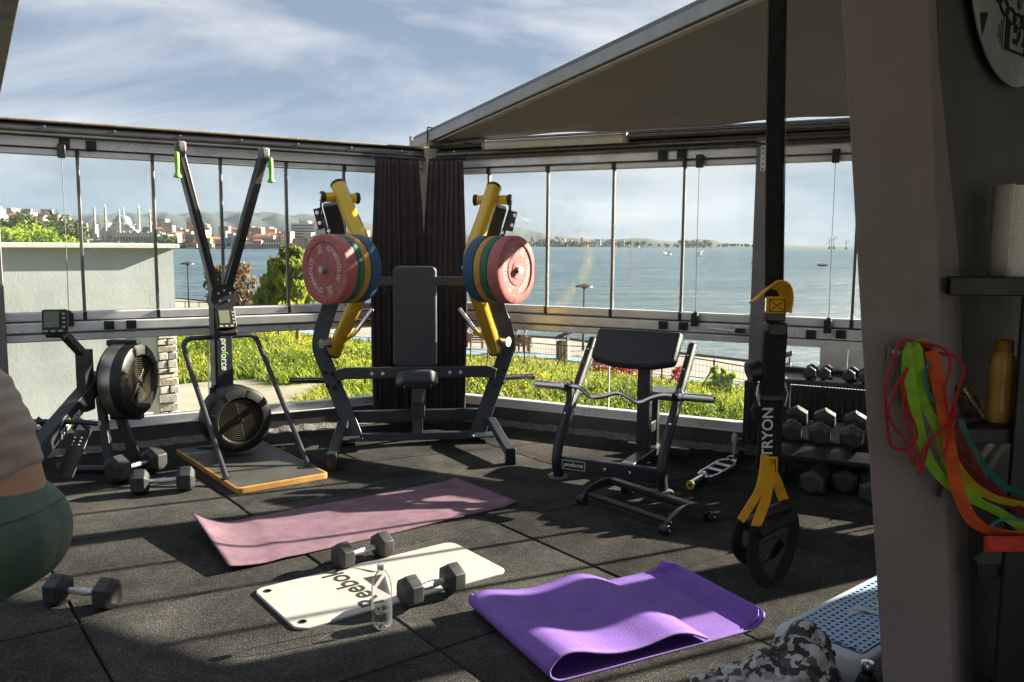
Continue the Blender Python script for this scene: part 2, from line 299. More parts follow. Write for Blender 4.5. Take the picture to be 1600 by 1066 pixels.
# ================================================================= glass walls
def glass_wall(name, label, ang, I, bays, mull, seams, latch, cords, D):
    t = thing(name, label, 'glass wall', CORNER, ang)
    X = lambda x0, x1, y0, y1, z0, z1: MB().span((x0, -I * y0, z0), (x1, -I * y1, z1))     # y measured outwards from the inner face
    X(0, D, 0.0, 0.14, 0.04, 0.150).obj('plinth', mat('plinth_metal', (0.11, 0.105, 0.10), rough=0.45, metal=0.4, var=0.25, scale=3), t, bevel=0.004)
    gs = MB(); gs.grid(lambda u, v: (u * D, -I * (-0.035 + 0.036 * v + 0.006 * math.sin(u * 190) * math.sin(u * 83)), 0.004 + 0.045 * v + 0.004 * math.sin(u * 310 + 1)), int(D * 40), 3)
    gs.obj('grout_strip', CONC, t)
    X(0, D, 0.02, 0.10, 0.152, 0.215).obj('lower_rail', ALU, t, bevel=0.004)
    X(0, D, -0.012, 0.018, 0.150, 0.160).obj('sill_lip', ALU, t, bevel=0.003)
    for (z0, z1, y0) in ((0.785, 0.838, 0.025), (0.846, 0.917, 0.005), (0.925, 0.985, 0.020)):
        X(0, D, y0, 0.10, z0, z1).obj('middle_rail', ALU, t, bevel=0.010, seg=3)
    X(0, D, 0.035, 0.09, 0.835, 0.93).obj('rail_groove', BLACK, t)
    X(0, D, 0.03, 0.08, 2.025, 2.070).obj('sash_rail', ALU, t, bevel=0.010, seg=3)
    X(0, D, 0.045, 0.09, 2.06, 2.085).obj('head_groove', BLACK, t)
    X(0, D, 0.015, 0.10, 2.078, 2.142).obj('header', ALU, t, bevel=0.004)
    gt = MB(); gt.tube([(0.0, -I * 0.03, 2.188), (D, -I * 0.03, 2.188)], 0.045, 16); gt.obj('gutter', GUTTER, t)
    b2 = MB(); b2.tube([(0.02, I * 0.03, 2.150), (D, I * 0.03, 2.150)], 0.014, 10); b2.obj('rod', GUTTER, t)
    X(-0.02, D, -0.02, 0.13, 2.232, 2.250).obj('gutter_lip', mat('brown_canopy_edge', (0.16, 0.125, 0.085), rough=0.8, var=0.3, scale=25, bump=0.4, bscale=120), t, bevel=0.006)
    sc = MB()
    for k in range(int(D / 0.42)):
        o = MB().cyl((0.25 + 0.42 * k, I * 0.012, 2.205), (0.25 + 0.42 * k, I * 0.022, 2.207), 0.007, 8).obj('screw', CHROME, t)
    s0 = [0.0] + seams + [D]
    for a, b in zip(s0[:-1], s0[1:]):
        X(a + 0.004, b - 0.004, 0.058, 0.064, 0.21, 0.79).obj('lower_pane', GLASS, t, smooth=0)
    for sx in seams: X(sx - 0.004, sx + 0.004, 0.054, 0.068, 0.21, 0.79).obj('pane_joint', mat('glass_edge', (0.55, 0.6, 0.58), rough=0.3, var=.05), t, smooth=0)
    mm = [0.0] + mull + [D]
    for a, b in zip(mm[:-1], mm[1:]):
        X(a + 0.008, b - 0.008, 0.046, 0.052, 0.98, 2.03).obj('upper_pane', GLASS, t, smooth=0)
    for x in mull:
        if any(abs(x - (q0 + q1) / 2) < 0.2 for q0, q1 in bays): continue
        o = X(x - 0.010, x + 0.010, 0.030, 0.062, 0.965, 2.045).obj('mullion', ALU_D, t, bevel=0.003)
        for z in (0.955, 2.048): X(x - 0.012, x + 0.012, 0.012, 0.05, z - 0.028, z + 0.028).obj('end_cap', BLACK, o, bevel=0.003)
    for q0, q1 in bays:
        po = X(q0, q1, -0.03, 0.12, 0.0, 2.20).obj('post', mat('post_metal', (0.20, 0.195, 0.19), rough=0.45, metal=0.5, var=0.15, scale=4), t, bevel=0.004)
    for x, z in latch:
        o = X(x - 0.032, x + 0.032, -0.018, 0.02, z - 0.029, z + 0.029).obj('latch', BLACK, t, bevel=0.004)
        MB().span((x - 0.018, I * 0.018, z - 0.014), (x + 0.018, I * 0.026, z + 0.016)).obj('catch', BLACK, o, bevel=0.002)
    for x in cords:
        MB().tube([(x + 0.006, I * 0.024, 0.94), (x, I * 0.020, 1.5), (x, I * 0.024, 2.05)], 0.0022, 6).obj('cord', mat('steel_cord', (0.25, 0.25, 0.25), rough=0.5, metal=.5), t)
        for z, h in ((0.935, 0.09), (2.055, 0.09)):
            MB().span((x - 0.024, -I * 0.01, z - h / 2), (x + 0.024, I * 0.034, z + h / 2)).obj('pulley_box', BLACK, t, bevel=0.005)
        MB().lathe([(0.016, 0), (0.016, 0.012), (0.006, 0.02)], 12, Matrix.Translation((x + .006, I * 0.024, 0.978))).obj('pulley_cap', BLACK, t)
    return t
lw = glass_wall('glass_wall', 'grey framed sliding glass wall on the left, facing the town and mosque', LA, 1, [(3.055, 3.14), (5.7, 5.79)],
    [0.25, 0.717, 1.174, 1.654, 2.115, 2.585, 3.098, 3.6, 4.1, 4.65, 5.2, 5.745, 6.2, 6.7], [1.78, 3.4, 5.0],
    [(2.50, 2.105), (2.66, 2.108), (2.44, 0.885), (2.30, 0.885)], [2.68, 4.4], 7.6)
rw = glass_wall('glass_wall', 'grey framed sliding glass wall on the right, facing the open sea', RA, -1, [(2.645, 2.745), (4.75, 5.13)],
    [0.04, 0.54, 1.06, 1.60, 2.135, 2.695, 3.30, 3.84, 4.38, 4.915, 5.5, 6.1, 6.8, 7.3], [1.585, 3.28, 4.6, 6.2],
    [(1.98, 2.105), (2.12, 2.108), (2.02, 0.885), (2.17, 0.885), (3.24, 0.885), (3.05, 0.875), (3.33, 2.105)], [2.255, 3.155], 7.8)
MB().span((5.66, 0.035, 0.16), (7.8, 0.075, 2.20)).obj('sun_block_panel', mat('sun_block_grey', (0.30, 0.29, 0.28), rough=.7), rw)      # unseen panel added outside the frame to keep the sun off the step
# crank handle on the right middle rail, hinge plate on the post head
X0 = MB(); X0.cyl((2.36, -0.02, 0.885), (2.58, -0.035, 0.872), 0.007, 10); h = X0.obj('crank_handle', CHROME, rw)
MB().span((2.55, -0.05, 0.862), (2.61, 0.0, 0.892)).obj('crank_grip', BLACK, h, bevel=0.004)
hp = MB().span((2.675, -0.005 - 0.034, 1.97), (2.71, -0.034, 2.17)).obj('hinge_plate', mat('zinc', (0.6, 0.6, 0.6), rough=.4, metal=.6), rw, bevel=0.002)
for k in range(6): MB().cyl((2.692, -0.040, 1.985 + .034 * k), (2.692, -0.044, 1.985 + .034 * k), 0.006, 8).obj('bolt', BLACK, hp)
cp = MB().span((-0.09, -0.09, 0.0), (0.05, 0.07, 2.24)).obj('corner_post', mat('corner_wood', (0.48, 0.42, 0.34), rough=.7, var=.1), lw, bevel=0.005)

# ================================================================= canopy with its sloping track
TD = Vector((math.cos(R(-59.5)), math.sin(R(-59.5)), 0))
def track_pt(d, z=0.0, off=0.0): return CORNER + TD * d + Vector((0, 0, 2.262 + 0.0885 * d + z)) + Vector((TD.y, -TD.x, 0)) * off
can = thing('canopy', 'dark brown fabric canopy rising from the right glass wall on a grey track', 'canopy', (0, 0, 0))
fabric = bpy.data.materials.new('canopy_fabric'); fabric.use_nodes = True
n = fabric.node_tree; b = n.nodes['Principled BSDF']; b.inputs['Roughness'].default_value = 0.75
co = n.nodes.new('ShaderNodeTexCoord'); wv = n.nodes.new('ShaderNodeTexNoise'); wv.inputs['Scale'].default_value = 320
wv2 = n.nodes.new('ShaderNodeTexNoise'); wv2.inputs['Scale'].default_value = 1.6; wv2.inputs['Detail'].default_value = 4
n.links.new(co.outputs['Object'], wv.inputs['Vector']); n.links.new(co.outputs['Object'], wv2.inputs['Vector'])
rp = n.nodes.new('ShaderNodeValToRGB'); rp.color_ramp.elements[0].color = (0.034, 0.032, 0.030, 1); rp.color_ramp.elements[1].color = (0.068, 0.064, 0.060, 1)
mxx = n.nodes.new('ShaderNodeMath'); mxx.operation = 'ADD'; ms = n.nodes.new('ShaderNodeMath'); ms.operation = 'MULTIPLY'; ms.inputs[1].default_value = 0.5
n.links.new(wv.outputs['Fac'], mxx.inputs[0]); n.links.new(wv2.outputs['Fac'], mxx.inputs[1]); n.links.new(mxx.outputs[0], ms.inputs[0]); n.links.new(ms.outputs[0], rp.inputs[0]); n.links.new(rp.outputs[0], b.inputs['Base Color'])
bp = n.nodes.new('ShaderNodeBump'); bp.inputs['Strength'].default_value = 0.5; bp.inputs['Distance'].default_value = 0.003; n.links.new(wv.outputs['Fac'], bp.inputs['Height']); n.links.new(bp.outputs[0], b.inputs['Normal'])
tl = n.nodes.new('ShaderNodeBsdfTranslucent'); tl.inputs[0].default_value = (0.16, 0.14, 0.11, 1); ad = n.nodes.new('ShaderNodeMixShader'); ad.inputs[0].default_value = 0.03
n.links.new(b.outputs[0], ad.inputs[1]); n.links.new(tl.outputs[0], ad.inputs[2]); n.links.new(ad.outputs[0], n.nodes['Material Output'].inputs[0])
def can_pt(u, v):
    a = track_pt(0.12 + 6.6 * u, 0.012, 0.03); w_ = on_wall(RA, 0.10 + 7.6 * u, 0.10) + Vector((0, 0, 2.30))
    p = a.lerp(w_, v); sag = math.sin(math.pi * v) * (0.02 + 0.05 * u)
    wr = (0.012 * math.sin(9 * v * (1 + u) + 14 * u) + 0.010 * math.sin(23 * u * (1.2 - v) + 5 * v) + 0.006 * math.sin(60 * u + 9 * v) * v) * v * v + 0.03 * math.exp(-((v - 0.88) / 0.07) ** 2)
    return (p.x, p.y, p.z - sag - wr)
fab = MB(); fab.grid(can_pt, 60, 34); fab.obj('fabric', fabric, can, smooth=80)
tr = MB(); tr.beam(track_pt(-0.28, 0.055), track_pt(7.0, 0.055), 0.07, 0.075, (TD.y, -TD.x, 0)); tr.obj('track', mat('track_metal', (0.30, 0.295, 0.285), rough=0.42, metal=0.45, var=0.12, scale=6), can, bevel=0.006)
tr = MB(); tr.beam(track_pt(-0.26, 0.108), track_pt(7.0, 0.108), 0.05, 0.030, (TD.y, -TD.x, 0)); tr.obj('track_cover', GUTTER, can, bevel=0.004)
tr = MB(); tr.beam(track_pt(0.12, 0.008), track_pt(7.0, 0.008), 0.045, 0.018, (TD.y, -TD.x, 0)); tr.obj('track_lip', mat('pale_lip', (0.42, 0.38, 0.34), rough=.6), can, bevel=0.003)
ec = MB(); ec.beam(track_pt(-0.31, 0.06), track_pt(-0.27, 0.06), 0.085, 0.15, (TD.y, -TD.x, 0)); ec.obj('end_cap', mat('pale_cap', (0.5, 0.48, 0.45), rough=.5), can, bevel=0.008)
tie = MB(); tie.tube([track_pt(0.06, 0.135, 0.04), track_pt(0.06, 0.135, -0.04), track_pt(0.06, -0.03, -0.045), track_pt(0.06, -0.03, 0.045), track_pt(0.06, 0.135, 0.04)], 0.006, 6); tie.obj('cable_tie', BLACK, can)
bb = MB(); bb.tube([on_wall(RA, 0.05, 0.06) + Vector((0, 0, 2.262)), on_wall(RA, 7.8, 0.06) + Vector((0, 0, 2.262))], 0.03, 12); bb.obj('edge_bar', GUTTER, can)
bb = MB(); bb.tube([on_wall(RA, 1.55, 0.13) + Vector((0, 0, 2.245)), on_wall(RA, 7.8, 0.13) + Vector((0, 0, 2.245))], 0.016, 10); bb.obj('fabric_rod', mat('rod_metal', (.22, .21, .2), rough=.35, metal=.7), can)
# neighbouring track far left over the terrace is out of view; the strip light hangs below the canopy edge
led = thing('strip_light', 'long white tube light fixed under the canopy edge', 'light', on_wall(RA, 0.62, 0.15) + Vector((0, 0, 2.225)), RA)
TUBE = mat('frosted_tube', (0.82, 0.80, 0.76), rough=0.45, var=0.04)
MB().tube([(0, 0, 0), (1.12, 0, 0)], 0.034, 16).obj('tube', TUBE, led)
for x in (-0.012, 1.132): MB().cyl((x - 0.014, 0, 0), (x + 0.014, 0, 0), 0.036, 16).obj('cap', mat('grey_cap', (.4, .4, .4)), led, bevel=.003)
MB().tube([(-0.02, 0, 0), (-0.10, 0.02, 0.01), (-0.2, 0.0, 0.03)], 0.006, 8).obj('cable', BLACK, led)

# ================================================================= slanted jambs and the building wall
JAMB = mat('grey_plaster', (0.27, 0.225, 0.215), rough=0.85, var=0.12, scale=3, bump=0.5, bscale=90)
pil = thing('pillar', 'slanted grey plastered pillar beside the shelves at the right', 'pillar', (1.02, 2.22, 0))
def jx(px, py, Y): return at(px, py, Y)
PY = 2.22
Lt, Lb = at(1315, 0, PY), at(1379, 1066, PY); Rt, Rb = at(1451, 0, PY), at(1489, 1066, PY)
def ext(a, b, z): t = (z - a.z) / (b.z - a.z); return a + (b - a) * t
pv = []
o0 = Vector((1.02, 2.22, 0))
for z in (0.0, 0.6, 1.2, 1.8, 2.4, 3.0):
    l, r = ext(Lt, Lb, z), ext(Rt, Rb, z)
    wob = 0.003 * math.sin(z * 5)
    for q in ((l.x + wob, l.y), (r.x, r.y), (r.x + 0.16, r.y + 0.20), (l.x + 0.14 + wob, l.y + 0.20)): pv.append((q[0] - o0.x, q[1] - o0.y, z))
m = MB(); m.add(pv, [(3, 2, 1, 0), tuple(range(20, 24))] + [(k * 4 + j, k * 4 + (j + 1) % 4, k * 4 + 4 + (j + 1) % 4, k * 4 + 4 + j) for k in range(5) for j in range(4)])
m.obj('shaft', JAMB, pil, bevel=0.004)
WA = R(40)      # interior wall runs away to the right at this angle
wx0 = ext(Rt, Rb, 1.2)
wl = thing('shelf_wall', 'dark grey interior wall behind the clock and shelves', 'wall', (wx0.x - 0.06, wx0.y + 0.035, 0), WA)
WALLM = mat('dark_grey_paint', (0.105, 0.10, 0.098), rough=0.55, var=0.25, scale=3, bump=0.15, bscale=60)
MB().prism([(0.17, 0.0), (1.35, 0.0), (1.35, 3.0), (-0.02, 3.0)], 0.0, 0.05, Matrix(((1, 0, 0, 0), (0, 0, 1, 0), (0, 1, 0, 0), (0, 0, 0, 1)))).obj('panel', WALLM, wl, bevel=0.002)
# second sloping track over the left end of the open bay, cut by the upper left corner of the picture
t2 = thing('canopy_track', 'dark sloping canopy track at the upper left corner', 'canopy track', on_wall(LA, 3.075)); T2 = Vector((math.cos(R(-56.3)), math.sin(R(-56.3)), 0)); N2 = (T2.y, -T2.x, 0)
MB().beam(T2 * -0.25 + Vector((0, 0, 2.27)), T2 * 6.6 + Vector((0, 0, 2.29 + .0885 * 6.6)), 0.07, 0.085, N2).obj('track', mat('dark_track', (0.11, 0.10, 0.095), rough=.5, metal=.3), t2, bevel=.006)
MB().beam(T2 * -0.25 + Vector((0, 0, 2.325)), T2 * 6.6 + Vector((0, 0, 2.345 + .0885 * 6.6)), 0.05, 0.03, N2).obj('track_cover', GUTTER, t2, bevel=.004)
# the room the photographer stands in: ceiling, back and side walls, all behind or beside the camera
RP_ = [(-3.6, -0.45), (2.2, 2.9), (4.4, -0.9), (-1.2, -4.3)]; ROOMM = mat('room_paint', (0.42, 0.40, 0.38), rough=.85, var=.1, scale=2)
rf_ = MB(); rf_.prism(RP_, 2.96, 3.2); tag(rf_.obj('ceiling', ROOMM, smooth=0), 'dark ceiling of the room behind the opening', None, None, 'structure')
for (a, b2, lb) in ((RP_[2], RP_[1], 'grey wall at the right side of the room behind the camera'), (RP_[3], RP_[0], 'grey wall at the left side of the room behind the camera')):
    a, b2 = Vector((*a, 0)), Vector((*b2, 0)); t = thing('room_wall', lb, 'wall', a, math.atan2((b2 - a).y, (b2 - a).x)); MB().span((0.0, -0.06, 0.0), ((b2 - a).length, 0.06, 2.95)).obj('panel', ROOMM, t)
fl_ = MB(); fl_.prism(RP_, -0.3, -0.024); tag(fl_.obj('room_floor', mat('room_floor', (.05, .05, .05), rough=.8), smooth=0), 'dark floor of the room behind the camera', None, None, 'structure')
# ================================================================= land, sea, far shore
SEA = -5.0
shore = [(-400, 330), (-160, 190), (-75, 125), (-33, 88), (-20, 76), (-9.6, 64), (-3.3, 57.5), (3.8, 54), (7.6, 49), (12.3, 44.5), (15.5, 40), (19, 34), (26, 27), (38, 18), (60, 5), (120, -40)]
def shore_y(x):
    for (a, b), (c, d) in zip(shore[:-1], shore[1:]):
        if a <= x <= c: return b + (d - b) * (x - a) / (c - a)
    return shore[0][1] if x < shore[0][0] else shore[-1][1]
def ground_z(x, y):
    s = shore_y(x) - y                                    # metres inland from the water's edge
    z = -4.45 + 2.95 * min(1, max(0, (s - 12) / 26)) ** 1.2
    if s < 1.2: z -= 1.6 * (1.2 - s) / 1.2 if s > 0 else 1.6 + 0.12 * min(20, -s)
    return z + 0.10 * math.sin(x * 0.4 + 1) * math.sin(y * 0.33) * (1 if s > 10 else 0)
def ground_mat():
    m = mat('earth_and_turf', (0.24, 0.21, 0.165), rough=0.95, var=0.25, scale=1.2, bump=0.5, bscale=8)
    n = m.node_tree; b = n.nodes['Principled BSDF']; src = b.inputs['Base Color'].links[0].from_socket
    at_ = n.nodes.new('ShaderNodeAttribute'); at_.attribute_name = 'turf'
    nz = n.nodes.new('ShaderNodeTexNoise'); nz.inputs['Scale'].default_value = 0.8; nz.inputs['Detail'].default_value = 8
    g = n.nodes.new('ShaderNodeValToRGB'); g.color_ramp.elements[0].position = 0.3; g.color_ramp.elements[0].color = (0.05, 0.075, 0.012, 1); g.color_ramp.elements[1].position = 0.72; g.color_ramp.elements[1].color = (0.17, 0.19, 0.02, 1)
    ge = n.nodes.new('ShaderNodeNewGeometry'); n.links.new(ge.outputs['Position'], nz.inputs['Vector']); n.links.new(nz.outputs['Fac'], g.inputs[0])
    mx = n.nodes.new('ShaderNodeMix'); mx.data_type = 'RGBA'; n.links.new(at_.outputs['Fac'], mx.inputs[0]); n.links.new(src, mx.inputs[6]); n.links.new(g.outputs[0], mx.inputs[7]); n.links.new(mx.outputs[2], b.inputs['Base Color'])
    return m
def turf(x, y):
    s = shore_y(x) - y
    if s < 12.5: return 0.0
    d = min(1, (s - 12.5) / 1.0)
    if x < -3.8 and 10.5 < y < 17.6 + 0.4 * math.sin(x * 3) and x > -9.5: d = 0.0        # bare earth by the neighbour's wall
    if x > 4.6 and y < 15.5 - 0.3 * x: d = 0.0                                             # paved strip at the right
    return d
xs = sorted(set([round(v, 2) for v in np.concatenate([np.linspace(-400, -40, 25), np.linspace(-40, 30, 120), np.linspace(30, 140, 20)])]))
ys = sorted(set([round(v, 2) for v in np.concatenate([np.linspace(-45, 6, 10), np.linspace(6, 95, 150), np.linspace(95, 340, 40)])]))
gv = [(x, y, ground_z(x, y)) for y in ys for x in xs]; nx = len(xs)
gf = [(j * nx + i, j * nx + i + 1, (j + 1) * nx + i + 1, (j + 1) * nx + i) for j in range(len(ys) - 1) for i in range(nx - 1)]
me = bpy.data.meshes.new('ground'); me.from_pydata(gv, [], gf); me.update()
av = me.attributes.new('turf', 'FLOAT', 'POINT'); av.data.foreach_set('value', [turf(v[0], v[1]) for v in gv])
tag(mkobj('ground', me, ground_mat(), smooth=80, fix=False), kind='structure', label='sloping ground between the terrace and the shore')
# sea
seam = bpy.data.materials.new('sea_water'); seam.use_nodes = True; n = seam.node_tree; b = n.nodes['Principled BSDF']
b.inputs['Base Color'].default_value = (0.030, 0.085, 0.105, 1); b.inputs['Roughness'].default_value = 0.22; b.inputs['IOR'].default_value = 1.33
ge = n.nodes.new('ShaderNodeNewGeometry'); mp = n.nodes.new('ShaderNodeMapping'); mp.inputs['Scale'].default_value = (0.35, 1.0, 1); mp.inputs['Rotation'].default_value = (0, 0, R(-12))
w1 = n.nodes.new('ShaderNodeTexNoise'); w1.inputs['Scale'].default_value = 0.55; w1.inputs['Detail'].default_value = 8; w1.inputs['Roughness'].default_value = 0.65
w2 = n.nodes.new('ShaderNodeTexNoise'); w2.inputs['Scale'].default_value = 0.02; w2.inputs['Detail'].default_value = 4
n.links.new(ge.outputs['Position'], mp.inputs[0]); n.links.new(mp.outputs[0], w1.inputs['Vector']); n.links.new(mp.outputs[0], w2.inputs['Vector'])
bp = n.nodes.new('ShaderNodeBump'); bp.inputs['Strength'].default_value = 1.0; bp.inputs['Distance'].default_value = 1.5
n.links.new(w1.outputs['Fac'], bp.inputs['Height']); n.links.new(bp.outputs[0], b.inputs['Normal'])
mp2 = n.nodes.new('ShaderNodeMapping'); mp2.inputs['Scale'].default_value = (0.045, 0.22, 1); mp2.inputs['Rotation'].default_value = (0, 0, R(-10)); n.links.new(ge.outputs['Position'], mp2.inputs[0])
w3 = n.nodes.new('ShaderNodeTexNoise'); w3.inputs['Scale'].default_value = 1.0; w3.inputs['Detail'].default_value = 9; w3.inputs['Roughness'].default_value = 0.78; n.links.new(mp2.outputs[0], w3.inputs['Vector'])
mul = n.nodes.new('ShaderNodeMath'); mul.operation = 'MULTIPLY_ADD'; mul.inputs[1].default_value = 0.35; n.links.new(w2.outputs['Fac'], mul.inputs[0]); n.links.new(w3.outputs['Fac'], mul.inputs[2])
rp = n.nodes.new('ShaderNodeValToRGB'); rp.color_ramp.elements[0].position = 0.52; rp.color_ramp.elements[0].color = (0.016, 0.058, 0.092, 1); rp.color_ramp.elements[1].position = 0.86; rp.color_ramp.elements[1].color = (0.150, 0.210, 0.250, 1)
n.links.new(mul.outputs[0], rp.inputs[0]); n.links.new(rp.outputs[0], b.inputs['Base Color'])
mrr = n.nodes.new('ShaderNodeMapRange'); mrr.inputs[1].default_value = 0.35; mrr.inputs[2].default_value = 0.65; mrr.inputs[3].default_value = 0.5; mrr.inputs[4].default_value = 0.18; n.links.new(w3.outputs['Fac'], mrr.inputs[0]); n.links.new(mrr.outputs[0], b.inputs['Roughness'])
sx = [-9000, -3000, -800, -200, 0, 200, 800, 3000, 9000]; sy = [20, 60, 120, 250, 500, 900, 1600, 3000, 6000, 9000]
me = bpy.data.meshes.new('sea'); me.from_pydata([(x, y, SEA) for y in sy for x in sx], [], [(j * 9 + i, j * 9 + i + 1, (j + 1) * 9 + i + 1, (j + 1) * 9 + i) for j in range(9) for i in range(8)]); me.update()
tag(mkobj('sea', me, seam, smooth=0, fix=False), kind='structure', label='rippled blue green bay water')
# far shore land and hills
def px_x(px, D): return (px - 800) / FOC * D
def hill_mesh(name, label, prof, D, depth, m, base=SEA - 1, rough=0.06, n=240, seed=1):
    """prof: (photo x, crest photo y) pairs at distance D; a solid ridge with rolling slopes in front and behind."""
    rg = np.random.default_rng(seed); ph = rg.uniform(0, 6.3, 8); vs = []; rows = 9
    a, b_ = prof[0][0], prof[-1][0]
    for r in range(rows):
        v = r / (rows - 1)
        for i in range(n + 1):
            px = a + (b_ - a) * i / n
            for (x0, y0), (x1, y1) in zip(prof[:-1], prof[1:]):
                if x0 <= px <= x1: t = (px - x0) / (x1 - x0); t = t * t * (3 - 2 * t); py = y0 + (y1 - y0) * t; break
            z = at(px, py, D).z; h = z - base
            h *= 1 + rough * sum(math.sin(px * f / 30 + p) / (k + 1.5) for k, (f, p) in enumerate(zip((1, 2.3, 4.1, 7.7, 13, 19, 31, 47), ph)))
            sl = math.sin(math.pi * min(1, v * 1.15 + 0.0)) ** 0.8 if v < 0.999 else 0
            sl *= 1 + 0.12 * math.sin(px * 0.11 + r * 1.7) * (1 if 0 < r < rows - 1 else 0)
            Y = D - depth * 0.43 + depth * v; vs.append((px_x(px, Y), Y, base + max(0, h * min(sl, 1.0))))
    fs = [(r * (n + 1) + i, r * (n + 1) + i + 1, (r + 1) * (n + 1) + i + 1, (r + 1) * (n + 1) + i) for r in range(rows - 1) for i in range(n)]
    me = bpy.data.meshes.new(name); me.from_pydata(vs, [], fs); me.update()
    return tag(mkobj(name, me, m, smooth=80, fix=False), label, None, None, 'structure')
HILLM = mat('far_woodland', (0.045, 0.060, 0.050), rough=1, var=0.35, scale=0.004, rvar=0)
TOWNM = mat('town_land', (0.16, 0.16, 0.10), rough=1, var=0.5, scale=0.02, rvar=0, dark=(0.06, 0.085, 0.04))
hill_mesh('hills', 'long blue wooded ridge behind the town', [(-300, 330), (0, 334), (80, 336), (120, 335), (250, 333), (340, 331), (400, 332), (470, 335), (530, 341), (600, 352), (680, 366), (760, 378), (840, 385)], 6500, 2200, HILLM, rough=0.012, seed=3)
hill_mesh('hills', 'rounded far hill above the bay behind the red plates', [(640, 386), (700, 372), (750, 362), (785, 356), (806, 355), (840, 362), (875, 370), (930, 373), (990, 376), (1060, 383), (1090, 386)], 5200, 1500, HILLM, rough=0.03, seed=5)
hill_mesh('hills', 'low dark headland along the right horizon', [(820, 384), (850, 373), (880, 371), (930, 374), (960, 373), (1010, 373), (1052, 378), (1085, 373), (1105, 374), (1130, 380), (1180, 383), (1230, 383.5), (1290, 384), (1330, 383), (1400, 384), (1500, 384.5), (1800, 385.5)], 3600, 500, HILLM, rough=0.05, seed=9)
hill_mesh('coast', 'built up far coast of the bay with the town on it', [(-420, 352), (-100, 350), (0, 349), (60, 352), (110, 364), (150, 374), (250, 375), (330, 377), (420, 380), (520, 381), (620, 384), (720, 386)], 1150, 620, TOWNM, rough=0.02, seed=2, base=SEA - 0.5)
